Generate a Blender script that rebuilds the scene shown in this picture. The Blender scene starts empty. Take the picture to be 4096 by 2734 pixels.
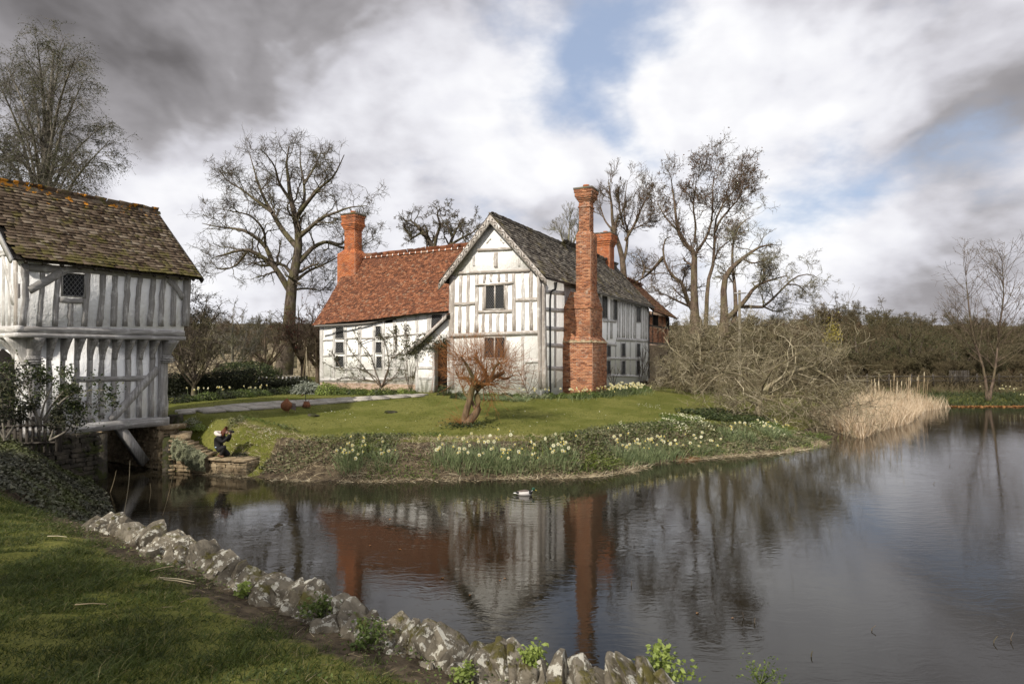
import bpy, math, random
import numpy as np
from mathutils import Vector, Matrix
R = math.radians
rng = np.random.default_rng(7)
random.seed(7)
sc = bpy.context.scene
col = sc.collection
# ------------------------------------------------------------------ camera
CAMZ = 3.7; F = 2500.0; CX = 2048.0; HY = 1415.0        # eye height, focal length and horizon in photograph pixels
cam_d = bpy.data.cameras.new('camera'); cam = bpy.data.objects.new('camera', cam_d); col.objects.link(cam)
cam_d.sensor_width = 36; cam_d.lens = F * 36 / 4096
cam_d.shift_y = (HY - 1367) / 4096
cam_d.clip_start = 0.1; cam_d.clip_end = 3000
cam.location = (0, 0, CAMZ); cam.rotation_euler = (R(90), 0, 0)
sc.camera = cam
# ------------------------------------------------------------------ light
SUN_AZ, SUN_EL = 31.0, 36.0                              # degrees left of straight behind the camera, elevation
sdir = Vector((-math.sin(R(SUN_AZ)) * math.cos(R(SUN_EL)), -math.cos(R(SUN_AZ)) * math.cos(R(SUN_EL)), math.sin(R(SUN_EL))))
sun_d = bpy.data.lights.new('sun', 'SUN'); sun_d.energy = 3.2; sun_d.angle = R(1.2); sun_d.color = (1.0, 0.93, 0.82)
sun = bpy.data.objects.new('sun', sun_d); col.objects.link(sun)
sun.rotation_euler = sdir.to_track_quat('Z', 'Y').to_euler(); sun.location = (-30, -30, 60)
sc.view_settings.view_transform = 'Standard'; sc.view_settings.look = 'None'
sc.view_settings.exposure = 0.72; sc.view_settings.gamma = 1.0; sc.view_settings.use_curve_mapping = False
sc.cycles.use_denoising = True; sc.cycles.max_bounces = 6; sc.cycles.transparent_max_bounces = 8
sc.cycles.use_adaptive_sampling = True; sc.cycles.adaptive_threshold = 0.02

class NT:
    """small helper round a node tree"""
    def __init__(s, tree): s.t = tree; s.n = tree.nodes; s.l = tree.links; s.n.clear()
    def add(s, typ, **kw):
        n = s.n.new(typ)
        for k, v in kw.items(): setattr(n, k, v)
        return n
    def link(s, a, b): s.l.new(a, b)
    def inp(s, n, key, v):
        if isinstance(v, bpy.types.NodeSocket): s.l.new(v, n.inputs[key])
        else: n.inputs[key].default_value = v
    def math(s, op, a, b=0.0, c=0.0, clamp=False):
        n = s.add('ShaderNodeMath', operation=op, use_clamp=clamp)
        s.inp(n, 0, a); s.inp(n, 1, b); s.inp(n, 2, c); return n.outputs[0]
    def vmath(s, op, a, b=(0, 0, 0), sc_=None):
        n = s.add('ShaderNodeVectorMath', operation=op); s.inp(n, 0, a); s.inp(n, 1, b)
        if sc_ is not None: s.inp(n, 3, sc_)
        return n.outputs['Value'] if op in ('DOT_PRODUCT', 'LENGTH', 'DISTANCE') else n.outputs[0]
    def noise(s, vec, scale=5.0, detail=4.0, rough=0.55, dist=0.0):
        n = s.add('ShaderNodeTexNoise'); s.inp(n, 'Scale', scale); s.inp(n, 'Detail', detail); s.inp(n, 'Roughness', rough); s.inp(n, 'Distortion', dist)
        if vec is not None: s.link(vec, n.inputs['Vector'])
        return n.outputs['Fac']
    def ramp(s, fac, stops, interp='LINEAR'):
        n = s.add('ShaderNodeValToRGB'); n.color_ramp.interpolation = interp
        e = n.color_ramp.elements
        while len(e) < len(stops): e.new(0.5)
        for el, (p, c) in zip(e, stops):
            el.position = p; el.color = tuple(c) + (1,) if len(c) == 3 else c
        s.inp(n, 0, fac); return n.outputs[0]
    def smooth(s, v, a, b):
        n = s.add('ShaderNodeMapRange', interpolation_type='SMOOTHSTEP'); s.inp(n, 0, v); s.inp(n, 1, a); s.inp(n, 2, b); return n.outputs[0]
    def mix(s, fac, a, b, mode='MIX'):
        n = s.add('ShaderNodeMix', data_type='RGBA', blend_type=mode)
        s.inp(n, 0, fac); s.inp(n, 6, a if isinstance(a, bpy.types.NodeSocket) else tuple(a) + (1,)); s.inp(n, 7, b if isinstance(b, bpy.types.NodeSocket) else tuple(b) + (1,))
        return n.outputs[2]
    def mapping(s, vec, scale=(1, 1, 1), loc=(0, 0, 0), rot=(0, 0, 0)):
        n = s.add('ShaderNodeMapping'); s.link(vec, n.inputs[0]); n.inputs['Scale'].default_value = scale; n.inputs['Location'].default_value = loc; n.inputs['Rotation'].default_value = rot
        return n.outputs[0]
    def sep(s, vec):
        n = s.add('ShaderNodeSeparateXYZ'); s.link(vec, n.inputs[0]); return n.outputs
    def comb(s, x, y, z):
        n = s.add('ShaderNodeCombineXYZ'); s.inp(n, 0, x); s.inp(n, 1, y); s.inp(n, 2, z); return n.outputs[0]

# ------------------------------------------------------------------ sky
world = bpy.data.worlds.new('World'); sc.world = world; world.use_nodes = True
k = NT(world.node_tree)
out = k.add('ShaderNodeOutputWorld'); bg = k.add('ShaderNodeBackground'); bg.inputs['Strength'].default_value = 0.115
sky = k.add('ShaderNodeTexSky'); sky.sky_type = 'NISHITA'; sky.sun_disc = False
sky.sun_elevation = R(SUN_EL); sky.sun_rotation = math.atan2(sdir.x, sdir.y); sky.dust_density = 2.0; sky.ozone_density = 1.5
D = k.add('ShaderNodeTexCoord').outputs['Generated']
x, y, z = k.sep(D)
zz = k.math('ADD', k.math('MAXIMUM', z, 0.0), 0.32)
P = k.comb(k.math('DIVIDE', x, zz), k.math('DIVIDE', y, zz), 0.0)     # a flat cloud deck seen in perspective
warp = k.add('ShaderNodeTexNoise'); warp.inputs['Scale'].default_value = 2.2; warp.inputs['Detail'].default_value = 3; k.link(D, warp.inputs['Vector'])
Dw = k.vmath('ADD', D, k.vmath('SCALE', k.vmath('SUBTRACT', warp.outputs['Color'], (0.5, 0.5, 0.5)), sc_=0.30))       # ragged edges for every patch below
big = k.noise(k.mapping(P, (1, 1, 1), (3.1, 1.7, 0)), 0.9, 1.0, 0.5, 0.0)
puff = k.noise(k.mapping(P, (1, 1, 1), (7.3, 4.2, 2.0)), 2.2, 7.0, 0.60, 0.0)
def bil(off): return k.noise(k.mapping(Dw, (1, 1, 1.5), off), 3.4, 4.0, 0.56, 0.0)
v0 = bil((0.0, 0.0, 0.0)); v1 = bil((-0.05, 0.0, 0.09))
relief = k.math('SUBTRACT', v0, v1)                                     # billows catch the light on their upper left
fine = k.noise(k.mapping(D, (1, 1, 1.8), (2.3, 5.1, 0)), 4.6, 5.0, 0.6, 0.0)
def blob(px, py, size):
    v = Vector(((px - CX) / F, 1.0, (HY - py) / F)).normalized()
    d = k.vmath('DISTANCE', Dw, tuple(v))
    return k.math('SUBTRACT', 1.0, k.smooth(d, size / F * 0.15, size / F * 1.5))
def blobs(lst):
    o = None
    for px, py, s, w in lst:
        b = k.math('MULTIPLY', blob(px, py, s), w)
        o = b if o is None else k.math('ADD', o, b)
    return o
gap = blobs([(2460, 140, 160, .50), (2400, 320, 140, .58), (2300, 430, 170, .72), (2740, 90, 170, .60), (2480, 620, 130, .6), (2640, 660, 100, .6), (2400, 520, 150, .6), (3420, 850, 190, .7), (3640, 790, 160, .5), (3990, 720, 220, 1.1), (820, 640, 150, .5), (560, 700, 110, .3), (3150, 950, 150, .5), (1150, 760, 130, .35), (2950, 640, 120, .35)])
dark = blobs([(200, 120, 620, .9), (760, 420, 330, .65), (1400, 60, 420, .7), (4030, 470, 230, .55), (3760, 1070, 300, .85), (4020, 980, 180, .4), (900, 120, 420, .6), (3050, 40, 240, .4), (1850, 830, 260, .18), (60, 700, 260, .4), (3700, 20, 300, .35)])
lite = blobs([(1500, 500, 380, .7), (2050, 570, 330, 1.0), (2900, 330, 460, .8), (3250, 640, 330, .6), (1000, 900, 300, .6), (1700, 760, 330, .7), (3800, 860, 200, .7), (2500, 640, 200, .7), (2850, 950, 320, .5)])
gap = k.math('MINIMUM', gap, 1.0)
cover = k.math('ADD', k.math('ADD', k.math('MULTIPLY', puff, 0.62), k.math('MULTIPLY', v0, 0.30)), k.math('MULTIPLY', fine, 0.62))
cover = k.math('ADD', k.math('SUBTRACT', k.math('ADD', cover, -0.10), k.math('MULTIPLY', gap, 0.25)), k.math('MULTIPLY', dark, 0.22))
mask = k.smooth(cover, 0.34, 0.66)
tone = k.math('ADD', k.math('MULTIPLY', big, 0.45), k.math('ADD', k.math('MULTIPLY', fine, 0.36), k.math('MULTIPLY', puff, 0.38)))
tone = k.math('ADD', k.math('SUBTRACT', tone, k.math('MULTIPLY', k.math('MINIMUM', dark, 1.1), 0.25)), k.math('MULTIPLY', lite, 0.10))
tone = k.math('ADD', tone, 0.045)
tone = k.math('ADD', tone, k.math('MULTIPLY', relief, 0.8))
cloud = k.ramp(tone, [(0.14, (0.85, 0.80, 0.82)), (0.40, (1.95, 1.87, 1.95)), (0.54, (3.5, 3.46, 3.72)), (0.66, (4.6, 4.6, 4.85)), (0.84, (5.6, 5.6, 5.65))])
blue = k.mix(0.55, k.vmath('SCALE', sky.outputs[0], sc_=0.6), (2.9, 3.45, 4.6))
skyc = k.mix(mask, blue, cloud)
k.link(skyc, bg.inputs['Color']); k.link(bg.outputs[0], out.inputs[0])

# ------------------------------------------------------------------ helpers: geometry and objects
def W(px, py, Y): return np.array([(px - CX) / F * Y, Y, CAMZ - (py - HY) / F * Y])
def G(px, py, z): Y = (CAMZ - z) * F / (py - HY); return np.array([(px - CX) / F * Y, Y, z])
def ss(x): x = np.clip(x, 0, 1); return x * x * (3 - 2 * x)
def nrm(v): v = np.asarray(v, float); return v / (np.linalg.norm(v, axis=-1, keepdims=True) + 1e-12)

class B:
    """collects vertices and faces"""
    def __init__(s): s.V = []; s.F = {}; s.n = 0
    def add(s, V, *Fs):
        V = np.asarray(V, float).reshape(-1, 3)
        for f in Fs:
            f = np.asarray(f, int)
            if f.size: s.F.setdefault(f.shape[1], []).append(f + s.n)
        s.V.append(V); s.n += len(V); return s
    def box(s, c, ax, size, jit=0.0):
        V = BOX * np.asarray(size) / 2
        if jit: V = V + rng.normal(0, jit, V.shape)
        return s.add(np.asarray(c) + V @ np.asarray(ax), BOXF)
    def lathe(s, c, prof, n=12, axis=2):
        a = np.linspace(0, 2 * np.pi, n, endpoint=False); V = []
        for r, h in prof: V.append(np.stack([r * np.cos(a), r * np.sin(a), np.full(n, h)], 1))
        V = np.concatenate(V) + np.asarray(c); m = len(prof); i = np.arange(n); j = (i + 1) % n
        Fq = np.concatenate([np.stack([q * n + i, q * n + j, (q + 1) * n + j, (q + 1) * n + i], 1) for q in range(m - 1)])
        s.add(V, Fq); s.F.setdefault(n, []).append(np.array([(s.n - n + i)])); s.F[n].append(np.array([(s.n - m * n + i)[::-1]])); return s
BOX = np.array([[-1, -1, -1], [1, -1, -1], [1, 1, -1], [-1, 1, -1], [-1, -1, 1], [1, -1, 1], [1, 1, 1], [-1, 1, 1]], float)
BOXF = np.array([[0, 3, 2, 1], [4, 5, 6, 7], [0, 1, 5, 4], [1, 2, 6, 5], [2, 3, 7, 6], [3, 0, 4, 7]])

def mesh(name, b, mat, smooth=False):
    V = np.concatenate(b.V) if b.V else np.zeros((0, 3)); me = bpy.data.meshes.new(name)
    me.vertices.add(len(V)); me.vertices.foreach_set('co', V.astype(np.float32).ravel())
    loops = []; sizes = []
    for kk, fs in b.F.items():
        f = np.concatenate(fs); loops.append(f.ravel()); sizes.append(np.full(len(f), kk))
    loops = np.concatenate(loops); sizes = np.concatenate(sizes)
    me.loops.add(len(loops)); me.loops.foreach_set('vertex_index', loops.astype(np.int32))
    me.polygons.add(len(sizes)); starts = np.concatenate([[0], np.cumsum(sizes)[:-1]])
    me.polygons.foreach_set('loop_start', starts.astype(np.int32))
    if smooth: me.polygons.foreach_set('use_smooth', np.ones(len(sizes), bool))
    if mat is not None: me.materials.append(mat)
    me.update(calc_edges=True); return me
OFF = {}
def woff(o):
    return OFF.get(o.name, np.zeros(3)) if o is not None else np.zeros(3)
def tag(o, label=None, cat=None, group=None, kind=None):
    if label: o['label'] = label
    if cat: o['category'] = cat
    if group: o['group'] = group
    if kind: o['kind'] = kind
    return o
def obj(name, b, mat, parent=None, smooth=False, label=None, cat=None, group=None, kind=None):
    off = woff(parent)
    if parent is not None and b.V: b.V = [v - off for v in b.V]
    o = bpy.data.objects.new(name, mesh(name, b, mat, smooth)); col.objects.link(o)
    if parent is not None: o.parent = parent; OFF[o.name] = off
    return tag(o, label, cat, group, kind)
def thing(name, label, cat, loc=(0, 0, 0), group=None):
    o = bpy.data.objects.new(name, None); col.objects.link(o); o.location = loc; OFF[o.name] = np.array(loc, float)
    o.empty_display_size = 0.2
    return tag(o, label, cat, group)
def place(name, me, M3, c, parent):
    o = bpy.data.objects.new(name, me); col.objects.link(o)
    M = Matrix.Identity(4)
    for i in range(3):
        for j in range(3): M[i][j] = M3[i][j]
    off = woff(parent)
    for i in range(3): M[i][3] = c[i] - off[i]
    o.parent = parent; o.matrix_basis = M; return o
def pieces(name, mass, M, C, units, parent, mat, limit, smooth=False):
    """many alike pieces: the `limit` that show largest are objects of their own, the rest one mass"""
    M = np.asarray(M); C = np.asarray(C); N = len(C)
    if not N: return
    size = np.sqrt(np.linalg.norm(M[:, :, 0], axis=1) * np.linalg.norm(M[:, :, 1], axis=1))
    order = np.argsort(-(size / np.linalg.norm(C - np.array([0, 0, CAMZ]), axis=1)))
    me = [mesh(name, u, mat, smooth) for u in units]; pick = rng.integers(0, len(units), N)
    for i in order[:limit]: place(name, me[pick[i]], M[i], C[i], parent)
    rest = order[limit:]
    if len(rest):
        b = B()
        for q, u in enumerate(units):
            r = rest[pick[rest] == q]
            if not len(r): continue
            uv = np.concatenate(u.V); V = np.einsum('nij,vj->nvi', M[r], uv) + C[r][:, None, :]
            for kk, fs in u.F.items():
                f = np.concatenate(fs); FF = (f[None] + (np.arange(len(r)) * len(uv))[:, None, None]).reshape(-1, kk)
                b.F.setdefault(kk, []).append(FF + b.n)
            b.V.append(V.reshape(-1, 3)); b.n += V.size // 3
        obj(mass, b, mat, parent, smooth, kind='stuff')

def tubes(b, pts, rad, sides=5):
    """pts (N,P,3), rad (N,P)"""
    N, Pn, _ = pts.shape
    if N == 0: return b
    T = np.empty_like(pts); T[:, 1:-1] = pts[:, 2:] - pts[:, :-2]; T[:, 0] = pts[:, 1] - pts[:, 0]; T[:, -1] = pts[:, -1] - pts[:, -2]
    T = nrm(T); ref = np.where(np.abs(T[:, :1, 2:]) > 0.8, np.array([1.0, 0, 0]), np.array([0, 0, 1.0]))
    U = nrm(np.cross(T, np.broadcast_to(ref, T.shape))); Vv = np.cross(T, U)
    a = np.linspace(0, 2 * np.pi, sides, endpoint=False)
    ring = pts[:, :, None] + rad[:, :, None, None] * (np.cos(a)[None, None, :, None] * U[:, :, None] + np.sin(a)[None, None, :, None] * Vv[:, :, None])
    i = np.arange(sides); j = (i + 1) % sides
    q = np.stack([i, j, j + sides, i + sides], 1)
    q = (q[None] + (np.arange(Pn - 1) * sides)[:, None, None]).reshape(-1, 4)
    FF = (q[None] + (np.arange(N) * Pn * sides)[:, None, None]).reshape(-1, 4)
    return b.add(ring.reshape(-1, 3), FF)
def tube1(b, pts, r0, r1=None, sides=6):
    pts = np.asarray(pts, float)[None]; n = pts.shape[1]
    rad = np.asarray(r0, float)[None] if np.ndim(r0) else np.linspace(r0, r0 if r1 is None else r1, n)[None]
    return tubes(b, pts, rad, sides)
def bezier(pts, n):
    """smooth resample of a polyline (Catmull-Rom)"""
    p = np.asarray(pts, float); p = np.concatenate([[2 * p[0] - p[1]], p, [2 * p[-1] - p[-2]]]); m = len(p) - 3
    t = np.linspace(0, m - 1e-6, n); i = t.astype(int); f = (t - i)[:, None]
    a, b_, c, d = p[i], p[i + 1], p[i + 2], p[i + 3]
    return 0.5 * (2 * b_ + (c - a) * f + (2 * a - 5 * b_ + 4 * c - d) * f ** 2 + (3 * b_ - a - 3 * c + d) * f ** 3)
def blades(b, base, d, length, width, bend=0.3, segs=2, up=None):
    """N ribbon leaves: base (N,3), direction d (N,3)"""
    N = len(base); d = nrm(d); side = nrm(np.cross(d, rng.normal(0, 1, (N, 3)))); length = np.broadcast_to(length, N)[:, None]; width = np.broadcast_to(width, N)[:, None]
    hz = d.copy(); hz[:, 2] = 0; hz = nrm(hz + 1e-3 * rng.normal(0, 1, hz.shape)); V = []
    for s in range(segs + 1):
        f = s / segs; p = base + d * length * f + (hz * 0.6 - np.array([0, 0, 1.0])) * length * bend * f * f
        w = width * (1 - f) ** 0.7
        if s < segs: V += [p - side * w / 2, p + side * w / 2]
        else: V += [p]
    V = np.stack(V, 1); nv = V.shape[1]; o = (np.arange(N) * nv)[:, None]
    for s in range(segs - 1): b.F.setdefault(4, []).append(np.array([[2 * s, 2 * s + 1, 2 * s + 3, 2 * s + 2]]) + o + b.n)
    s = segs - 1; b.F.setdefault(3, []).append(np.array([[2 * s, 2 * s + 1, 2 * s + 2]]) + o + b.n)
    b.V.append(V.reshape(-1, 3)); b.n += N * nv; return b
def leaves(b, c, size, n=None, flat=0.0, aspect=0.6):
    """N diamond leaves folded along the midrib"""
    N = len(c); a = nrm(rng.normal(0, 1, (N, 3)) + (0 if n is None else np.asarray(n) * 0)); 
    up = nrm(rng.normal(0, 1, (N, 3)) + np.array([0, 0, flat])) if n is None else nrm(rng.normal(0, 0.5, (N, 3)) + n)
    a = nrm(a - up * (a * up).sum(1, keepdims=True)); s = np.cross(up, a); L = np.broadcast_to(size, N)[:, None] * rng.uniform(.7, 1.3, (N, 1))
    V = np.stack([c - a * L * .5, c + s * L * aspect * .5 + up * L * .12, c + a * L * .5, c - s * L * aspect * .5 + up * L * .12], 1)
    o = (np.arange(N) * 4)[:, None]
    return b.add(V.reshape(-1, 3), np.concatenate([np.array([[0, 1, 2]]) + o, np.array([[0, 2, 3]]) + o]))
# ------------------------------------------------------------------ materials
def newmat(name, rough=0.8, spec=0.3):
    m = bpy.data.materials.new(name); m.use_nodes = True; k = NT(m.node_tree)
    o = k.add('ShaderNodeOutputMaterial'); p = k.add('ShaderNodeBsdfPrincipled'); k.link(p.outputs[0], o.inputs[0])
    p.inputs['Roughness'].default_value = rough; p.inputs['Specular IOR Level'].default_value = spec
    k.p = p; k.o = o; return m, k
def wpos(k): return k.add('ShaderNodeNewGeometry').outputs['Position']
def rnd(k):
    a = k.add('ShaderNodeNewGeometry').outputs['Random Per Island']; b = k.add('ShaderNodeObjectInfo').outputs['Random']
    return k.math('FRACT', k.math('ADD', a, b))
def bump(k, h, dist=0.01, strength=0.6):
    n = k.add('ShaderNodeBump'); n.inputs['Strength'].default_value = strength; n.inputs['Distance'].default_value = dist
    k.link(h, n.inputs['Height']); k.link(n.outputs[0], k.p.inputs['Normal'])
def leafmat(name, stops, trans=0.35, rough=0.6, patch=None, scale=1.5):
    m, k = newmat(name, rough, 0.25); r = rnd(k); c = k.ramp(r, stops)
    if patch is not None:
        c = k.mix(k.math('MULTIPLY', k.smooth(k.noise(wpos(k), scale, 3), .45, .65), patch[1]), c, patch[0])
    k.link(c, k.p.inputs['Base Color'])
    if trans:
        t = k.add('ShaderNodeBsdfTranslucent'); k.link(c, t.inputs[0]); mx = k.add('ShaderNodeMixShader'); mx.inputs[0].default_value = trans
        k.link(k.p.outputs[0], mx.inputs[1]); k.link(t.outputs[0], mx.inputs[2]); k.link(mx.outputs[0], k.o.inputs[0])
    return m
def barkmat(name, a, b, moss=None, scale=6.0):
    m, k = newmat(name, 0.9, 0.15); p = wpos(k)
    n = k.noise(k.mapping(p, (1, 1, .35)), scale, 5, .65); c = k.mix(k.smooth(n, .35, .65), a, b)
    if moss is not None: c = k.mix(k.math('MULTIPLY', k.smooth(k.noise(p, 1.3, 3), .45, .62), moss[1]), c, moss[0])
    k.link(c, k.p.inputs['Base Color']); bump(k, n, .03, .7); return m
M = {}
def mk_materials():
    # limewashed plaster
    for nm, base, dirt, amt in (('plaster', (.86, .85, .82), (.50, .47, .42), .26), ('plaster_cool', (.86, .86, .86), (.56, .55, .54), .24)):
        m, k = newmat(nm, .85, .2); p = wpos(k)
        a = k.noise(k.mapping(p, (1, 1, .25)), 2.2, 6, .65); b = k.noise(p, 9, 5, .6)
        f = k.math('MULTIPLY', k.smooth(a, .48, .78), amt); c = k.mix(f, base, dirt)
        c = k.mix(k.math('MULTIPLY', k.smooth(b, .5, .8), .16), c, dirt); k.link(c, k.p.inputs['Base Color'])
        bump(k, k.math('ADD', b, k.math('MULTIPLY', a, 3)), .04, .6); M[nm] = m
    # weathered oak with limewash left in the grain, upright and lying
    for nm, lo, hi, wash in (('oak', (.20, .19, .18), (.38, .365, .35), .36), ('oak_washed', (.38, .36, .34), (.60, .585, .56), .85), ('oak_brown', (.27, .235, .205), (.50, .46, .42), .65), ('oak_dark', (.035, .03, .025), (.11, .095, .08), .04)):
        for suf, gs in (('', (14, 14, 1.1)), ('_h', (1.2, 1.2, 15))):
            m, k = newmat(nm + suf, .85, .15); p = wpos(k); r = rnd(k)
            g = k.noise(k.mapping(p, gs), 1.6, 6, .7, .3); h = k.noise(p, 3.3, 5, .65)
            c = k.mix(k.smooth(g, .3, .72), lo, hi); c = k.mix(k.math('MULTIPLY', r, .35), c, lo)
            w = k.math('MULTIPLY', k.smooth(k.math('ADD', k.math('MULTIPLY', h, .6), k.math('MULTIPLY', g, .4)), .5, .62), wash)
            c = k.mix(w, c, (.74, .73, .71)); k.link(c, k.p.inputs['Base Color']); bump(k, g, .02, .8); M[nm + suf] = m
    # bricks
    for nm, stops, lich in (('brick', [(0, (.17, .07, .04)), (.3, (.33, .135, .07)), (.65, (.42, .185, .095)), (.9, (.46, .235, .13)), (1, (.28, .135, .09))], .7),
                            ('brick_orange', [(0, (.32, .095, .04)), (.4, (.44, .14, .055)), (.8, (.50, .18, .07)), (1, (.34, .12, .06))], .45)):
        m, k = newmat(nm, .9, .15); p = wpos(k); c = k.ramp(rnd(k), stops)
        l = k.smooth(k.noise(p, 3.2, 7, .72), .56, .66); c = k.mix(k.math('MULTIPLY', l, lich), c, (.42, .35, .28))
        d = k.smooth(k.noise(p, 1.1, 4, .6), .5, .7); c = k.mix(k.math('MULTIPLY', d, .6), c, (.12, .07, .05))
        k.link(c, k.p.inputs['Base Color']); bump(k, k.noise(p, 60, 3), .006, .5); M[nm] = m
    m, k = newmat('mortar', .95, .1); p = wpos(k); k.link(k.ramp(k.noise(p, 7, 5), [(.3, (.24, .16, .12)), (.7, (.42, .33, .26))]), k.p.inputs['Base Color']); M['mortar'] = m
    # roof tiles
    m, k = newmat('tile_red', .85, .2); p = wpos(k)
    c = k.ramp(rnd(k), [(0, (.085, .040, .026)), (.25, (.145, .058, .032)), (.6, (.205, .080, .041)), (.9, (.29, .122, .062)), (1, (.24, .16, .11))])
    c = k.mix(k.math('MULTIPLY', k.smooth(k.noise(p, .55, 4, .6), .48, .68), .55), c, (.13, .055, .035))
    c = k.mix(k.math('MULTIPLY', k.smooth(k.noise(p, 7, 5, .7), .64, .70), .8), c, (.45, .40, .30)); k.link(c, k.p.inputs['Base Color']); bump(k, k.noise(p, 30, 4), .006, .5); M['tile_red'] = m
    m, k = newmat('tile_stone', .9, .15); p = wpos(k)
    c = k.ramp(rnd(k), [(0, (.045, .038, .032)), (.5, (.105, .09, .074)), (1, (.19, .17, .14))])
    c = k.mix(k.math('MULTIPLY', k.smooth(k.noise(p, 5.5, 6, .75), .56, .65), .7), c, (.40, .37, .31))
    c = k.mix(k.math('MULTIPLY', k.smooth(k.noise(p, 1.0, 4), .56, .68), .5), c, (.16, .13, .035)); k.link(c, k.p.inputs['Base Color']); bump(k, k.noise(p, 22, 4), .012, .6); M['tile_stone'] = m
    m, k = newmat('tile_moss', .92, .12); p = wpos(k); zz = k.sep(p)[2]
    c = k.ramp(rnd(k), [(0, (.045, .03, .02)), (.5, (.10, .072, .05)), (.85, (.15, .115, .082)), (1, (.20, .165, .125))])
    lo = k.math('SUBTRACT', 1.0, k.smooth(zz, 6.2, 7.0)); hi = k.smooth(zz, 7.95, 8.6)
    mo = k.smooth(k.math('ADD', k.noise(p, 3.0, 6, .7), k.math('MULTIPLY', lo, .10)), .52, .64); c = k.mix(k.math('MULTIPLY', mo, .75), c, (.095, .085, .022))
    wl = k.smooth(k.noise(p, 8.0, 6, .75), .62, .69); c = k.mix(k.math('MULTIPLY', wl, .6), c, (.42, .40, .34))
    ol = k.smooth(k.math('ADD', k.noise(k.mapping(p, (1, 1, 1), (5, 2, 1)), 3.6, 5, .7), k.math('SUBTRACT', k.math('MULTIPLY', hi, .165), k.math('MULTIPLY', k.math('SUBTRACT', 1.0, lo), .045))), .66, .70)
    c = k.mix(k.math('MULTIPLY', ol, .9), c, (.52, .215, .02)); k.link(c, k.p.inputs['Base Color']); bump(k, k.noise(p, 18, 5), .015, .7); M['tile_moss'] = m
    m, k = newmat('tile_brown', .9, .15); p = wpos(k); c = k.ramp(rnd(k), [(0, (.07, .035, .022)), (.6, (.15, .075, .045)), (1, (.23, .13, .08))])
    c = k.mix(k.math('MULTIPLY', k.smooth(k.noise(p, 1.2, 5), .55, .66), .6), c, (.24, .19, .06)); k.link(c, k.p.inputs['Base Color']); M['tile_brown'] = m
    # glass, lead, metal
    m, k = newmat('glass', .15, .04); p = wpos(k); k.link(k.ramp(k.math('FRACT', k.math('ADD', k.noise(p, 9, 2), rnd(k))), [(0, (.006, .006, .007)), (1, (.022, .022, .024))]), k.p.inputs['Base Color']); bump(k, k.noise(p, 14, 2), .01, .25); M['glass'] = m
    m, k = newmat('lead', .55, .4); k.p.inputs['Base Color'].default_value = (.13, .13, .13, 1); M['lead'] = m
    m, k = newmat('iron', .5, .4); k.p.inputs['Base Color'].default_value = (.035, .035, .037, 1); M['iron'] = m
    m, k = newmat('gutter', .6, .3); k.p.inputs['Base Color'].default_value = (.16, .145, .13, 1); M['gutter'] = m
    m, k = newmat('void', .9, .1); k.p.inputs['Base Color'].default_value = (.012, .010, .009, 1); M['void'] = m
    m, k = newmat('rust', .9, .2); p = wpos(k); k.link(k.ramp(k.noise(p, 30, 5), [(.3, (.10, .04, .022)), (.7, (.27, .115, .055))]), k.p.inputs['Base Color']); M['rust'] = m
    # stone
    def stone(nm, lo, hi, lich, moss, la=.62, ma=.5, moss_up=True):
        m, k = newmat(nm, .92, .12); p = wpos(k); r = rnd(k)
        n = k.noise(p, 4.5, 6, .65); c = k.mix(k.smooth(n, .3, .7), lo, hi); c = k.mix(k.math('MULTIPLY', r, .5), c, lo)
        l = k.smooth(k.math('ADD', k.noise(k.vmath('ADD', p, k.comb(r, r, 0.0)), 7.5, 5, .7), k.math('MULTIPLY', r, .06)), la, la + .05); c = k.mix(k.math('MULTIPLY', l, .85), c, lich)
        nz = k.sep(k.add('ShaderNodeNewGeometry').outputs['Normal'])[2]
        mm = k.smooth(k.math('ADD', k.noise(p, 2.6, 5, .65), k.math('MULTIPLY', nz, .1)), ma, ma + .09); c = k.mix(k.math('MULTIPLY', mm, .9), c, moss)
        k.link(c, k.p.inputs['Base Color']); bump(k, k.math('ADD', k.noise(p, 16, 6, .7), k.math('MULTIPLY', mm, .5)), .04, .9); M[nm] = m
    stone('stone_field', (.085, .072, .054), (.25, .22, .168), (.50, .48, .41), (.08, .07, .018), .575, .605)
    stone('stone_warm', (.17, .125, .075), (.40, .32, .21), (.46, .42, .34), (.07, .07, .03), .66, .63)
    stone('stone_ruin', (.22, .18, .12), (.44, .38, .28), (.5, .47, .4), (.10, .09, .04), .66, .66)
    stone('stone_paving', (.28, .255, .22), (.46, .43, .38), (.55, .53, .48), (.12, .12, .05), .66, .70)
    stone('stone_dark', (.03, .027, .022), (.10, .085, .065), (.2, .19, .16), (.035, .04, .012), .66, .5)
    # bark
    M['bark_oak'] = barkmat('bark_oak', (.045, .035, .027), (.13, .105, .082), ((.10, .095, .035), .5))
    M['bark_brown'] = barkmat('bark_brown', (.06, .043, .032), (.15, .11, .082), ((.11, .10, .045), .4))
    M['bark_grey'] = barkmat('bark_grey', (.10, .09, .075), (.26, .235, .19), ((.16, .155, .07), .6))
    m, k = newmat('bark_apple', .9, .15); p = wpos(k); g_ = k.add('ShaderNodeNewGeometry').outputs['Random Per Island']
    c = k.ramp(g_, [(0, (.07, .055, .036)), (.45, (.17, .14, .09)), (.8, (.33, .285, .19)), (1, (.50, .44, .32))]); c = k.mix(k.math('MULTIPLY', k.smooth(k.noise(p, 2.5, 4), .45, .65), .45), c, (.16, .15, .06)); k.link(c, k.p.inputs['Base Color']); M['bark_apple'] = m
    M['bark_pale'] = barkmat('bark_pale', (.14, .12, .09), (.27, .24, .18))
    M['bark_red'] = barkmat('bark_red', (.17, .068, .024), (.33, .145, .052))
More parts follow.
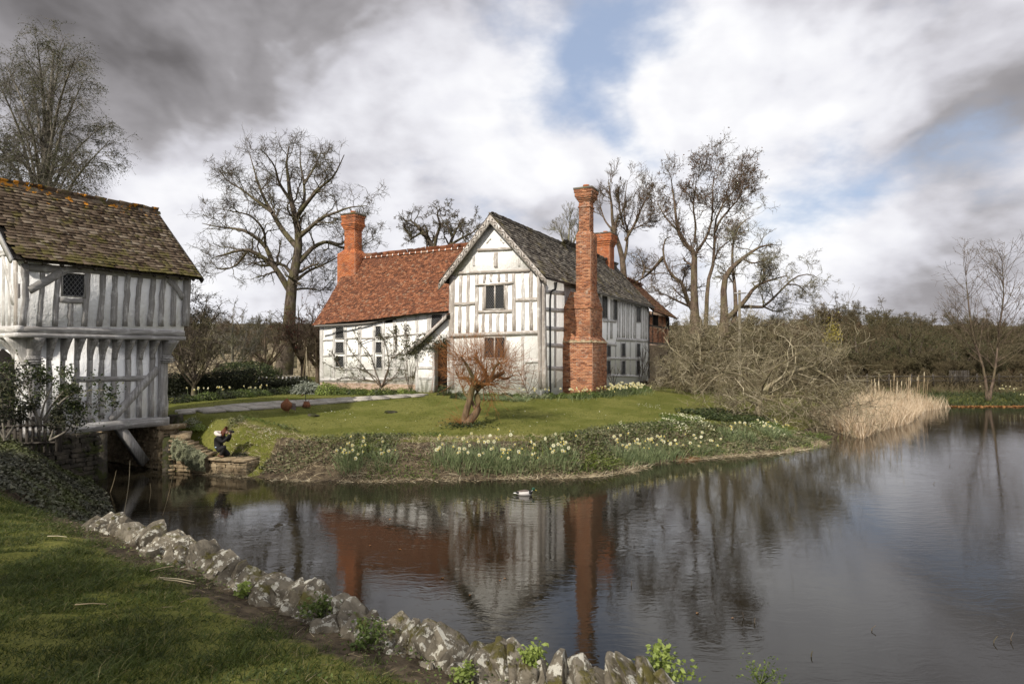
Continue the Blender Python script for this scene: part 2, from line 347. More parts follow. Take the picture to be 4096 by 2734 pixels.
    M['bark_trunk_red'] = barkmat('bark_trunk_red', (.075, .05, .032), (.19, .125, .075), ((.13, .11, .04), .5))
    M['bark_birch'] = barkmat('bark_birch', (.07, .06, .05), (.20, .18, .15), ((.06, .06, .03), .4))
    M['bark_wood'] = barkmat('bark_wood', (.085, .07, .05), (.19, .16, .115), ((.13, .12, .06), .5), 1.0)
    M['bark_ivy'] = barkmat('bark_ivy', (.05, .05, .03), (.12, .12, .06))
    # leaves
    M['leaf_birch'] = leafmat('leaf_birch', [(0, (.035, .038, .016)), (1, (.10, .105, .045))])
    M['leaf_dead'] = leafmat('leaf_dead', [(0, (.06, .035, .02)), (1, (.17, .09, .045))])
    M['leaf_red'] = leafmat('leaf_red', [(0, (.07, .022, .018)), (1, (.17, .055, .035))])
    M['leaf_ever'] = leafmat('leaf_ever', [(0, (.018, .026, .010)), (.7, (.05, .068, .022)), (1, (.12, .13, .05))], .2, .45)
    M['leaf_hedge'] = leafmat('leaf_hedge', [(0, (.008, .010, .005)), (.8, (.022, .026, .012)), (1, (.05, .055, .02))], .15)
    M['leaf_ivy'] = leafmat('leaf_ivy', [(0, (.022, .022, .014)), (.6, (.065, .066, .04)), (1, (.15, .145, .10))], .15, .5, ((.10, .12, .03), .5), .8)
    M['leaf_bank'] = leafmat('leaf_bank', [(0, (.04, .045, .022)), (.6, (.11, .12, .055)), (1, (.24, .23, .13))], .25, .5, ((.16, .17, .06), .5), .8)
    M['leaf_green'] = leafmat('leaf_green', [(0, (.05, .075, .018)), (.7, (.12, .165, .04)), (1, (.20, .24, .075))], .35, .5)
    M['leaf_lime'] = leafmat('leaf_lime', [(0, (.14, .19, .035)), (1, (.30, .36, .10))], .35, .5)
    M['leaf_silver'] = leafmat('leaf_silver', [(0, (.13, .14, .10)), (.6, (.28, .30, .24)), (1, (.45, .47, .40))], .2)
    M['leaf_grey'] = leafmat('leaf_grey', [(0, (.09, .10, .055)), (.6, (.21, .22, .13)), (1, (.36, .36, .24))], .2)
    M['leaf_rose'] = leafmat('leaf_rose', [(0, (.03, .032, .016)), (1, (.10, .095, .045))], .25)
    M['leaf_daff'] = leafmat('leaf_daff', [(0, (.09, .125, .06)), (.6, (.19, .235, .11)), (1, (.33, .37, .19))], .3, .45)
    M['leaf_lily'] = leafmat('leaf_lily', [(0, (.09, .125, .02)), (1, (.24, .29, .06))], .35, .45)
    M['petal'] = leafmat('petal', [(0, (.72, .70, .42)), (1, (.85, .84, .66))], .4)
    M['trumpet'] = leafmat('trumpet', [(0, (.75, .58, .10)), (1, (.80, .68, .20))], .3)
    M['petal_white'] = leafmat('petal_white', [(0, (.70, .70, .60)), (1, (.88, .88, .82))], .3)
    M['reed'] = leafmat('reed', [(0, (.32, .22, .13)), (.5, (.60, .47, .32)), (1, (.78, .66, .50))], .3)
    M['straw'] = leafmat('straw', [(0, (.16, .12, .07)), (.5, (.36, .29, .18)), (1, (.58, .51, .36))], .2)
    M['straw_dark'] = leafmat('straw_dark', [(0, (.07, .055, .03)), (.7, (.20, .155, .09)), (1, (.36, .30, .19))], .2)
    M['leaf_rust'] = leafmat('leaf_rust', [(0, (.20, .085, .03)), (1, (.36, .19, .07))], .3)
    M['grass'] = leafmat('grass', [(0, (.030, .044, .010)), (.55, (.068, .092, .020)), (.9, (.11, .135, .032)), (1, (.26, .22, .10))], .35, .5, ((.04, .052, .014), .5), .9)
    M['lawn'] = leafmat('lawn', [(0, (.080, .094, .018)), (.6, (.135, .145, .033)), (1, (.21, .20, .066))], .3, .6, ((.070, .085, .016), .6), .5)
    M['twig_haze'] = leafmat('twig_haze', [(0, (.075, .058, .036)), (.6, (.135, .11, .066)), (1, (.20, .17, .10))], 0, .9)
    for nm, base in (('twig_haze', None), ('bark_wood', None)):
        m, k = newmat(nm + '_var', .9, .1); o_ = k.add('ShaderNodeObjectInfo').outputs['Random']; g_ = k.add('ShaderNodeNewGeometry').outputs['Random Per Island']
        c = k.ramp(o_, [(0, (.085, .082, .040)), (.3, (.115, .088, .052)), (.55, (.135, .115, .070)), (.75, (.075, .070, .034)), (.9, (.15, .10, .062)), (1, (.11, .105, .05))]); c = k.mix(k.math('MULTIPLY', g_, .55), c, (.045, .036, .024)); k.link(c, k.p.inputs['Base Color']); M[nm] = m
    M['leaf_gold'] = leafmat('leaf_gold', [(0, (.20, .17, .03)), (1, (.36, .30, .06))], .2)
    # ground
    m, k = newmat('ground', .95, .1); p = wpos(k); px, py, pz = k.sep(p)
    g = k.noise(p, .55, 4, .6); f = k.noise(p, 14, 5, .7)
    lawn = k.mix(k.smooth(g, .42, .58), (.098, .104, .020), (.142, .140, .036)); lawn = k.mix(k.math('MULTIPLY', k.smooth(f, .42, .68), .6), lawn, (.052, .062, .014))
    soil = k.mix(k.smooth(k.noise(p, 5, 6, .7), .35, .65), (.035, .026, .018), (.11, .085, .055))
    at = k.add('ShaderNodeAttribute', attribute_name='soil').outputs['Fac']
    sm = k.smooth(k.math('ADD', at, k.math('MULTIPLY', k.math('SUBTRACT', k.noise(p, 2.6, 6, .7), .5), .9)), .42, .58); c = k.mix(sm, lawn, soil)
    wood = k.mix(k.smooth(k.noise(p, .12, 5), .4, .6), (.065, .056, .026), (.09, .075, .040)); c = k.mix(k.math('MULTIPLY', k.smooth(py, 44.0, 54.0), k.smooth(px, 6.0, 14.0)), c, wood); c = k.mix(k.smooth(py, 58.0, 70.0), c, wood)
    k.link(c, k.p.inputs['Base Color']); bump(k, f, .03, .8); M['ground'] = m
    # water: a dark still pond, light comes off its surface
    m, k = newmat('water', .0, .5); p = wpos(k)
    k.p.inputs['IOR'].default_value = 1.42; k.p.inputs['Base Color'].default_value = (.013, .011, .007, 1)
    px, py, pz = k.sep(p); duck = G(2100, 1972, 0)
    dd = k.vmath('DISTANCE', p, (duck[0] + .2, duck[1], 0))
    ring = k.math('MULTIPLY', k.math('SINE', k.math('MULTIPLY', dd, 26.0)), k.math('DIVIDE', 1.0, k.math('ADD', 1.0, k.math('MULTIPLY', dd, dd))))
    pw = k.vmath('ADD', p, k.vmath('SCALE', k.comb(k.noise(p, .8, 2), k.noise(k.mapping(p, loc=(9, 3, 0)), .8, 2), 0.0), sc_=.8))
    w1 = k.noise(k.mapping(pw, (.55, 2.4, 1)), 3.2, 3, .55); w2 = k.noise(k.mapping(pw, (1.0, 2.6, 1)), 9.0, 2, .5)
    calm = k.smooth(k.noise(k.mapping(p, (.6, 1, 1)), .22, 2), .40, .62)
    h = k.math('ADD', k.math('MULTIPLY', w1, k.math('ADD', .55, k.math('MULTIPLY', calm, .7))), k.math('ADD', k.math('MULTIPLY', w2, .28), k.math('MULTIPLY', ring, .45)))
    bump(k, h, .0028, 1.0); M['water'] = m
    # cloth and skin
    for nm, c, r in (('coat', (.012, .011, .012), .8), ('jeans', (.016, .015, .02), .85), ('cream_fleece', (.68, .60, .54), .9), ('skin', (.55, .34, .26), .5), ('hair', (.10, .03, .012), .5), ('boot', (.12, .065, .035), .6), ('black_plastic', (.012, .012, .013), .35), ('blue_tag', (.45, .62, .75), .5),
                     ('duck_grey', (.52, .49, .47), .6), ('duck_brown', (.13, .10, .085), .6), ('duck_black', (.012, .012, .012), .5), ('duck_green', (.012, .055, .03), .25), ('duck_white', (.8, .79, .77), .6), ('duck_bill', (.45, .36, .06), .5), ('pot', (.40, .14, .06), .8)):
        m, k = newmat(nm, r, .3); k.link(k.mix(k.math('MULTIPLY', k.noise(wpos(k), 25, 4), .6), c, tuple(v * .6 for v in c)), k.p.inputs['Base Color']); M[nm] = m
mk_materials()
# ------------------------------------------------------------------ the lie of the land
Pz = lambda px, py: G(px, py, 0.0)[:2]
GR = np.array([-11.2, 20.3]); gd = nrm([.605, 1.0]); gn = np.array([gd[1], -gd[0]])       # gatehouse: right front corner, along the facade, out of it
def gw(t, o=0.0): return GR - gd * t + gn * o                                              # t metres left of the corner, o out of the wall
isle = [gw(.3, -4.6), gw(.3), gw(.1, .25), Pz(700, 1885), Pz(835, 1894), Pz(1000, 1908), Pz(1200, 1922), Pz(1500, 1925), Pz(1900, 1918), Pz(2250, 1912), Pz(2450, 1896), Pz(2560, 1868), Pz(2700, 1845), Pz(2900, 1826), Pz(3100, 1812), Pz(3250, 1790), Pz(3350, 1750), Pz(3450, 1715), Pz(3560, 1690), Pz(3640, 1640), Pz(3760, 1626), Pz(3950, 1624), (38, 44.5), (60, 46), (95, 40)]
near = [(95, -25), (60, -6), (20, -2.5), (8, 1.6), (3, 4.05), (.9, 5.25), (.25, 5.62), (-.45, 6.05), (-1.45, 6.75), (-2.7, 7.65), (-4.2, 8.85), (-6.0, 10.2), (-7.3, 11.9), (-9.0, 14.2), (-10.4, 16.1), (-11.5, 17.3), gw(2.25), gw(2.25, -4.6)]  # moat closed off behind the gatehouse to keep its passage dark
shore = np.array(isle + near); NI = len(isle)
def seg_dist(P, A, Bq):
    AB = Bq - A; t = np.clip(((P - A) * AB).sum(-1) / (AB @ AB), 0, 1); return np.linalg.norm(P - A - t[..., None] * AB, axis=-1)
def land(x, y):
    """height, and distance from the water on the island side / near side"""
    x = np.asarray(x, float); y = np.asarray(y, float); P = np.stack([x, y], -1); n = len(shore)
    inside = np.zeros(x.shape, bool)
    for i in range(n):
        (x1, y1), (x2, y2) = shore[i], shore[(i + 1) % n]
        c = ((y1 > y) != (y2 > y)); xx = (x2 - x1) * (y - y1) / (y2 - y1 + 1e-12) + x1; inside ^= c & (x < xx)
    di = np.min([seg_dist(P, shore[i], shore[i + 1]) for i in range(NI - 1)], axis=0)
    dn = np.min([seg_dist(P, shore[i], shore[i + 1]) for i in range(NI, n - 1)], axis=0)
    isl = di <= dn
    # island and everything beyond
    right = ss((x - 5.0) / 9.0); left = ss((-5.5 - x) / 6.0)
    zi = (.95 - .45 * right) * ss(di / (1.7 + 1.5 * right)) + (.72 - .1 * right) * ss((di - 1) / 11.0) + .62 * left * ss((di - .35) / 1.3) * (1 - ss((di - 3) / 9))
    zi += 1.0 * ss((y - 62) / 60) + np.maximum(0, y - 90) * .05 * ss((y - 90) / 60) + 3.0 * ss((-x - 20) / 60) * ss((y - 70) / 90)
    # near bank
    wall = ss((10.6 - y) / .8)
    zn = (1 - wall) * (1.25 * ss(dn / 2.1)) + wall * 1.02 * ss(dn / .3) + .2 * np.clip(dn - .45, 0, 5) * (.55 + .45 * wall)
    zn = np.minimum(zn, 2.05) + .05 * np.sin(x * 2.1 + y) * np.sin(y * 1.7) * ss(dn)
    z = np.where(isl, zi, zn)
    d = np.minimum(di, dn)
    return np.where(inside, -1.2 * ss(d / 1.2) - .02, np.maximum(z, .0)), d, isl, inside
def gz(x, y): return float(land(np.array([x]), np.array([y]))[0][0])
def onland(px, py, zg=1.2):
    """ground point under a pixel (walks the ray to the terrain)"""
    Y = np.linspace(2.5, 160, 3000); Xs = (px - CX) / F * Y; Zr = CAMZ - (py - HY) / F * Y; Zt = land(Xs, Y)[0]
    hit = np.nonzero(Zr <= np.maximum(Zt, 0))[0]; i = hit[0] if len(hit) else -1
    return np.array([Xs[i], Y[i], Zt[i]])
def axis(lo, hi, fine, step, far):
    a = list(np.arange(fine[0], fine[1], step)); v, s = fine[1], step
    while v < hi: a.append(v); s *= 1.22; v += s
    v, s = fine[0] - step, step
    while v > lo: a.append(v); s *= 1.22; v -= s
    return np.array(sorted(a + [lo, hi]))
gx = axis(-900, 900, (-15, 16), .22, 0); gy = axis(-60, 1500, (2, 34), .22, 0)
X, Y = np.meshgrid(gx, gy, indexing='ij'); Z, Dd, ISL, INS = land(X, Y)
hz = rng.normal(0, .012, Z.shape) * (~INS); Z = Z + hz
nx, ny = X.shape; idx = np.arange(nx * ny).reshape(nx, ny)
quads = np.stack([idx[:-1, :-1], idx[1:, :-1], idx[1:, 1:], idx[:-1, 1:]], -1).reshape(-1, 4)
b = B(); b.add(np.stack([X, Y, Z], -1).reshape(-1, 3), quads)
ground = obj('ground', b, M['ground'], smooth=True, kind='structure', label='grassy lawn, banks and fields around the moat')
wallband = np.where(~ISL & (Y < 11.2), 1 - ss((Dd - .7) / 1.3), 0); bankband = np.where(ISL, (1 - ss((Dd - 1.1) / .8)) * ss((X + 8.2) / 1.2), 0); ivyb = np.where(~ISL & (Y > 10.2), 1 - ss((Dd - 3.2) / 1.0), 0)
soil = np.maximum.reduce([wallband * .95, bankband, ivyb, INS * 1.0])
at = ground.data.attributes.new('soil', 'FLOAT', 'POINT'); at.data.foreach_set('value', soil.astype(np.float32).ravel())
b = B(); b.add([[-30, -8, 0], [100, -30, 0], [100, 50, 0], [-30, 50, 0]], [[0, 1, 2, 3]])
obj('water', b, M['water'], kind='structure', label='still dark water of the moat and pond')
# ------------------------------------------------------------------ building helpers
def ray(P0, d, px, py):
    """where the sight line through a pixel meets the upright plane through P0 along d: (s, z)"""
    kx = (px - CX) / F; s = (kx * P0[1] - P0[0]) / (d[0] - kx * d[1]); Yq = P0[1] + d[1] * s
    return np.array([s, CAMZ - (py - HY) / F * Yq])
class Face:
    """an upright wall plane: origin, direction along, outward normal"""
    def __init__(s, P0, d, n): s.P0 = np.asarray(P0, float); s.d = np.asarray(d, float); s.n = np.asarray(n, float)
    def at(s, px, py): return ray(s.P0, s.d, px, py)
    def pt(s, q, o=0.0): return np.array([*(s.P0 + s.d * q[0] + s.n * o), q[1]])
    def out(s, o): return Face(s.P0 + s.n * o, s.d, s.n)
def strip(face, quad, proud, thick, seg=5, jit=.012):
    """wavy hewn timber from quad [a0,b0,b1,a1] (two edges a0->a1, b0->b1) in wall coordinates"""
    b = B(); a0, b0, b1, a1 = [np.asarray(q, float) for q in quad]; V = []
    bend = rng.normal(0, jit, 2)
    for i in range(seg + 1):
        f = i / seg; m = bend * math.sin(f * math.pi)
        for e0, e1 in ((a0, a1), (b0, b1)):
            q = e0 + (e1 - e0) * f + m + (rng.normal(0, jit * .6, 2) if 0 < i < seg else 0)
            V.append(face.pt(q, proud + rng.normal(0, .004))); V.append(face.pt(q, -thick))
    V = np.array(V); Fq = []
    for i in range(seg):
        o = 4 * i; Fq += [[o, o + 2, o + 6, o + 4], [o + 3, o + 1, o + 5, o + 7], [o + 1, o, o + 4, o + 5], [o + 2, o + 3, o + 7, o + 6]]
    Fq += [[0, 1, 3, 2], [4 * seg + 1, 4 * seg, 4 * seg + 2, 4 * seg + 3]]
    return b.add(V, Fq)
def timber(parent, face, p0, p1, w, mat, proud=.025, thick=.06, name='timber', seg=5, jit=.012):
    p0 = np.array(p0, float); p1 = np.array(p1, float); t = p1 - p0; n = np.array([-t[1], t[0]]) / np.linalg.norm(t) * w / 2
    if abs(t[0]) > abs(t[1]) * 1.6: mat = M.get(mat.name + '_h', mat)
    q = [face.at(*(p0 + n)), face.at(*(p0 - n)), face.at(*(p1 - n)), face.at(*(p1 + n))]
    return obj(name, strip(face, q, proud + .012 + rng.uniform(0, .010), thick, seg + 2, jit * 1.5), mat, parent)
def slab(face, q, o0, o1):
    """polygon q in wall coordinates, from o0 (back) to o1 (front)"""
    n = len(q); V = [face.pt(p, o1) for p in q] + [face.pt(p, o0) for p in q]; i = np.arange(n); j = (i + 1) % n
    b = B(); b.add(V, np.stack([i, i + n, j + n, j], 1)); b.F.setdefault(n, []).append(np.array([i])); b.F[n].append(np.array([(i + n)[::-1]])); return b
def window(parent, face, x0, y0, x1, y1, dia=.11, lights=1, panes=False, frame=.045, fmat='oak', depth=.05):
    """leaded casement in pixel box; a part of its building"""
    q = np.array([face.at(x0, y0), face.at(x1, y0), face.at(x1, y1), face.at(x0, y1)])
    s0, s1 = sorted([q[0, 0], q[1, 0]]); zt = q[:2, 1].mean(); zb = q[2:, 1].mean()
    w = obj('window', slab(face, [(s0, zb), (s1, zb), (s1, zt), (s0, zt)], .004, .010), M['void'], parent)
    b = B(); ax = np.array([[*face.d, 0], [*face.n, 0], [0, 0, 1]])
    def bar(sa, sb, za, zc, o=.03): b.box(face.pt(((sa + sb) / 2, (za + zc) / 2), o), ax, (abs(sb - sa), .06, abs(zc - za)))
    f = frame; bar(s0 - f, s0, zb - f, zt + f); bar(s1, s1 + f, zb - f, zt + f); bar(s0, s1, zt, zt + f); bar(s0, s1, zb - f, zb, .035)
    for i in range(1, lights): m = s0 + (s1 - s0) * i / lights; bar(m - f * .6, m + f * .6, zb, zt)
    obj('frame', b, M[fmat], w)
    # diamond quarries and lead cames, clipped to each light
    g = B(); cells = []; lead = B()
    for li in range(lights):
        a = s0 + (s1 - s0) * li / lights + (f * .6 if li else 0); c = s0 + (s1 - s0) * (li + 1) / lights - (f * .6 if li < lights - 1 else 0)
        nx_ = max(2, round((c - a) / dia)); dx = (c - a) / nx_; nz_ = max(2, round((zt - zb) / (dx * 1.35))); dz = (zt - zb) / nz_
        for i in range(2 * nx_ + 1):
            for j in range(2 * nz_ + 1):
                if (i + j) % 2 == 0: continue
                cx_, cz_ = a + i * dx / 2, zb + j * dz / 2
                p = [(max(cx_ - dx / 2, a), cz_), (cx_, max(cz_ - dz / 2, zb)), (min(cx_ + dx / 2, c), cz_), (cx_, min(cz_ + dz / 2, zt))]
                tilt = rng.normal(0, .0022, 2)
                cells.append([face.pt(v, .0135 + (v[0] - cx_) * tilt[0] / dx + (v[1] - cz_) * tilt[1] / dz) for v in p])
        def came(p, q_):
            p = np.array(p); q_ = np.array(q_); t = q_ - p; nn = np.array([-t[1], t[0]]) / (np.linalg.norm(t) + 1e-9) * .006
            lead.add([face.pt(p + nn, .021), face.pt(p - nn, .021), face.pt(q_ - nn, .021), face.pt(q_ + nn, .021), face.pt(p + nn, .012), face.pt(p - nn, .012), face.pt(q_ - nn, .012), face.pt(q_ + nn, .012)], [[0, 1, 2, 3], [0, 3, 7, 4], [1, 5, 6, 2]])
        sl = dz / dx; 
        for i in range(-nz_, nx_ + 1):
            for sg in (1, -1):
                u0 = a + (i + .5) * dx; v0 = zb if sg > 0 else zt
                lo = max(0, (a - u0)); hi = min(c - u0, (zt - zb) / sl)
                if hi > lo: came((u0 + lo, v0 + sg * lo * sl), (u0 + hi, v0 + sg * hi * sl))
    if panes:
        for cc in cells: obj('pane', B().add(cc, [[0, 1, 2, 3]]), M['glass'], w)
    else:
        for cc in cells: g.add(cc, [[0, 1, 2, 3]])
        obj('glass', g, M['glass'], w)
    if lead.n: obj('lead_lattice', lead, M['lead'], w)
    return w
def tile_units(n=4, jit=.03):
    us = []
    for _ in range(n):
        V = BOX * .5; V = V + rng.normal(0, jit, V.shape) * np.array([1, 1, .6]); us.append(B().add(V, BOXF))
    return us
def roof_slope(parent, E0, E1, R0, R1, expo, wid, th, mat, limit, sag=.04, rough=1.0, name='tile', base='roof_boards', clip=None):
    E0, E1, R0, R1 = [np.asarray(p, float) for p in (E0, E1, R0, R1)]
    nrmv = nrm(np.cross(E1 - E0, R0 - E0)); nrmv = nrmv * np.sign(nrmv[2])
    def S(u, v):
        u = np.asarray(u)[..., None]; v = np.asarray(v)[..., None]
        p = (E0 + (E1 - E0) * u) * (1 - v) + (R0 + (R1 - R0) * u) * v
        return p - nrmv * (sag * np.sin(np.pi * v) + .4 * sag * np.sin(np.pi * u) * np.sin(3.0 * v) + .25 * sag * np.sin(11 * u + 3) * (1 - v))
    L = np.linalg.norm((R0 + R1 - E0 - E1) / 2); Wd = max(np.linalg.norm(E1 - E0), np.linalg.norm(R1 - R0)); rows = int(L / expo); cols = int(Wd / wid)
    # boards under the tiles
    u, v = np.meshgrid(np.linspace(0, 1, 14), np.linspace(0, 1, 9), indexing='ij'); Pq = S(u, v); ii = np.arange(14 * 9).reshape(14, 9)
    q = np.stack([ii[:-1, :-1], ii[1:, :-1], ii[1:, 1:], ii[:-1, 1:]], -1).reshape(-1, 4); b = B(); b.add(np.concatenate([(Pq - nrmv * .03).reshape(-1, 3), (Pq - nrmv * .09).reshape(-1, 3)]), q, q[:, ::-1] + 126)
    ed = np.concatenate([ii[:, 0], ii[-1, 1:], ii[-2::-1, -1], ii[0, -2:0:-1]]); e2 = np.roll(ed, -1); b.F[4].append(np.stack([ed, e2, e2 + 126, ed + 126], 1))
    rf = obj(base, b, M['oak_dark'], parent)
    Ms, Cs = [], []
    for r in range(rows + 1):
        wj = np.cumsum(rng.uniform(.8, 1.2, cols + 3)); wj = wj / wj[-2] ; edge = np.concatenate([[0], wj[:-1]]) - rng.uniform(0, .8) / cols
        ul = np.clip(edge[:-1], 0, 1); ur = np.clip(edge[1:], 0, 1); ok = (ur - ul) > .25 / cols; ul, ur = ul[ok], ur[ok]; uc = (ul + ur) / 2
        v0 = r / (rows + .3); vc = np.full(len(uc), v0 + .35 / rows) + rng.normal(0, .025, len(uc)) / rows
        if clip is not None:
            keep = clip(uc, vc); uc, vc, ul, ur = uc[keep], vc[keep], ul[keep], ur[keep]
        if not len(uc): continue
        C = S(uc, vc); eu = S(ur, vc) - S(ul, vc); wv = np.linalg.norm(eu, axis=1, keepdims=True) - .006; eu = nrm(eu); ev = nrm(S(uc, vc + .01) - S(uc, vc - .01)); n_ = nrm(np.cross(eu, ev)); n_ *= np.sign(n_[:, 2:])
        tl = rng.normal(th * .9 / expo, .05 * rough, (len(uc), 1)); yaw = rng.normal(0, .035 * rough, (len(uc), 1))
        ev2 = nrm(ev - n_ * tl + eu * yaw); eu2 = nrm(eu - ev * yaw + n_ * rng.normal(0, .03 * rough, (len(uc), 1))); n2 = nrm(np.cross(eu2, ev2)); n2 *= np.sign(n2[:, 2:])
        ln = np.full((len(uc), 1), expo * 1.45); tt = th * rng.uniform(.8, 1.25, (len(uc), 1))
        Ms.append(np.stack([eu2 * wv, ev2 * ln, n2 * tt], -1)); Cs.append(C + n_ * (th * .9 + rng.normal(0, .003 * rough, (len(uc), 1))))
    pieces(name, name + '_courses', np.concatenate(Ms), np.concatenate(Cs), tile_units(), rf, M[mat], limit)
    return rf, S
def masonry(b_list, P0, d, up, n, width, height, bw, bh, joint=.012, proud=.01, skew=0.0, jit=.0, shape=None):
    """brick or block bond on a plane patch: appends (M, C)"""
    P0 = np.asarray(P0, float); d = nrm(d); up = nrm(up); n = nrm(n); rows = max(1, round(height / bh)); h = height / rows
    for r in range(rows):
        y = (r + .5) * h
        x0, x1 = (0, width) if shape is None else shape(y)
        cuts = [x0]; x = x0 - (r % 2) * bw / 2 * 1.0
        while True:
            x += bw * (rng.uniform(1 - jit, 1 + jit) if jit else 1)
            if x > x0 + .03:
                if x > x1 - bw * .3: break
                cuts.append(x)
        cuts.append(x1)
        for a, c in zip(cuts[:-1], cuts[1:]):
            if c - a < .03: continue
            C = P0 + d * (a + c) / 2 + up * y + n * (proud * rng.uniform(.2, 1.2) - .03)
            b_list.append((np.stack([d * (c - a - joint), up * (h - joint) * (rng.uniform(.92, 1.0) if jit else 1), n * .06], -1), C))
# ------------------------------------------------------------------ gatehouse
gate = thing('gatehouse', 'leaning timber-framed gatehouse with mossy tiled roof standing over the moat', 'gatehouse', (*gw(2, -1.6), 1.4))
GF = Face(gw(0), -gd, gn); GU = Face(gw(0, .35), -gd, gn); GE = Face(gw(3.84), -gn, -gd); GEU = Face(gw(4.19), -gn, -gd)
zj, ze, zr = 4.28, 6.2, 8.6
def c2(x, y): return (.4464 * x, 1250 + .4464 * y)
def c1(x, y): return (.3831 * x, 700 + .3831 * y)
def prism(face, prof, s0, s1):
    """profile (o,z) run along the wall from s0 to s1"""
    n = len(prof); V = [face.pt((s, z), o) for s in (s0, s1) for o, z in prof]; i = np.arange(n); j = (i + 1) % n
    b = B(); b.add(V, np.stack([i, j, j + n, i + n], 1)); b.F.setdefault(n, []).append(np.array([i[::-1]])); b.F[n].append(np.array([i + n])); return b
obj('wall', prism(GF, [(0, 1.6), (0, zj), (-3.4, zj), (-3.4, 1.6)], 0, 3.84), M['plaster_cool'], gate, label='lower plaster wall between grey studs')
obj('wall', prism(GF, [(.35, zj - .02), (.35, 6.48), (-1.67, 8.48), (-3.69, 6.48), (-3.69, zj - .02)], -.35, 4.19), M['plaster_cool'], gate, label='jettied upper plaster wall')
U_ = GU
for x0, y0, x1, y1, w in [(255, 930, 230, 1578, 75), (440, 930, 405, 1578, 55), (610, 985, 570, 1578, 58), (915, 985, 875, 1578, 60), (1075, 990, 1030, 1578, 58), (1205, 995, 1180, 1578, 60), (1340, 1005, 1300, 1578, 55), (1470, 1020, 1435, 1578, 45), (1600, 1030, 1560, 1578, 55), (1720, 1035, 1680, 1578, 50), (1832, 1040, 1805, 1578, 50), (1955, 1050, 1932, 1578, 72), (735, 1335, 728, 1578, 58)]:
    timber(gate, U_, c1(x0, y0), c1(x1, y1), w * .3831, M['oak'], .02 + .012 * (w > 70), name='stud')
timber(gate, U_, c1(300, 1205), c1(690, 985), 82 * .3831, M['oak'], .036, name='brace'); timber(gate, U_, c1(1700, 1035), c1(1915, 1290), 52 * .3831, M['oak'], .034, name='brace')
timber(gate, U_, c1(618, 1300), c1(862, 1312), 56 * .3831, M['oak'], .034, name='window_sill')
timber(gate, U_, c1(230, 960), c1(1990, 1062), 30, M['oak'], .028, name='wall_plate')
window(gate, U_, *c1(648, 1035), *c1(872, 1262), dia=.1, panes=True, frame=.03)
LW = GF
for x0, x1, w in [(440, 430, 48), (570, 560, 50), (690, 680, 48), (805, 790, 48), (915, 905, 50), (1025, 1022, 46), (1142, 1138, 46), (1255, 1245, 46), (1362, 1350, 46)]:
    timber(gate, LW, c2(x0, 215), c2(x1, 975 - (x1 - 430) * .045), w * .4464, M['oak'], .02, name='stud')
timber(gate, LW, c2(640, 592), c2(1340, 584), 50 * .4464, M['oak'], .030, name='rail')
timber(gate, LW, c2(1415, 500), c2(985, 965), 62 * .4464, M['oak'], .040, name='brace'); timber(gate, LW, c2(560, 690), c2(820, 975), 72 * .4464, M['oak'], .040, name='brace')
timber(gate, LW, c2(1455, 215), c2(1452, 930), 78 * .4464, M['oak'], .06, .3, name='corner_post'); timber(gate, LW, c2(305, 215), c2(300, 1000), 105 * .4464, M['oak'], .06, .3, name='corner_post')
ax3 = np.array([[*gd, 0], [*gn, 0], [0, 0, 1]])
for s in (.06, 3.72):
    b = B()
    for zz_, gsz in ((3.62, .30), (3.57, .36), (3.50, .40), (3.44, .34)): b.box(GF.pt((s, zz_), 0.0), ax3, (gsz, gsz, .045))
    obj('capital', b, M['oak'], gate)
# jetty: bressummer, moulding, joist ends and curved brackets
obj('jetty_beam', strip(GU, [(-.36, zj), (-.36, zj + .17), (4.20, zj + .17), (4.20, zj)], .045, .10, 9, .006), M['oak_h'], gate)
obj('jetty_moulding', strip(GU, [(-.38, zj - .14), (-.38, zj - .02), (4.22, zj - .02), (4.22, zj - .14)], .075, .10, 9, .005), M['oak_h'], gate)
def bracket(face, s, w, reach=.36, drop=.62, top=zj - .14, mat='oak'):
    f = np.linspace(0, 1, 7); o_out = .04 + reach * (1 - np.sin(f * np.pi / 2)) ** .9; V = []
    for sx in (-w / 2, w / 2):
        for i in range(7): V += [face.pt((s + sx, top - drop * f[i]), o_out[i]), face.pt((s + sx, top - drop * f[i]), -.03)]
    q = []
    for i in range(6): q += [[2 * i, 2 * i + 1, 2 * i + 3, 2 * i + 2], [14 + 2 * i, 14 + 2 * i + 2, 14 + 2 * i + 3, 14 + 2 * i + 1], [2 * i, 2 * i + 2, 14 + 2 * i + 2, 14 + 2 * i]]
    q += [[0, 14, 15, 1], [12, 13, 27, 26]]
    return B().add(V, q)
for x in (440, 570, 690, 805, 915, 1025, 1142, 1255, 1362): obj('bracket', bracket(GF, GF.at(*c2(x, 300))[0], .13), M['oak'], gate)
obj('bracket', bracket(GF, .06, .26, .40, .75), M['oak'], gate); obj('bracket', bracket(GF, 3.72, .26, .40, .75), M['oak'], gate)
obj('bracket', bracket(Face(gw(0), gn, gd), -.14, .2, .40, .85), M['oak'], gate)
obj('sill_beam', strip(GF, [(-.02, 1.40), (-.02, 1.66), (3.86, 1.68), (3.86, 1.41)], .09, .25, 9, .012), M['oak_h'], gate)
p0 = GF.pt(GF.at(*c2(1090, 1030)), -.12); p1 = GF.pt(GF.at(*c2(1335, 1330)), -.35); t = nrm(p1 - p0); sd = nrm(np.cross(t, [gn[0], gn[1], 0]))
b = B(); b.box((p0 + p1) / 2, np.array([t, sd, nrm(np.cross(t, sd))]), (np.linalg.norm(p1 - p0) + .15, .26, .24), .012); obj('support_strut', b, M['oak'], gate)
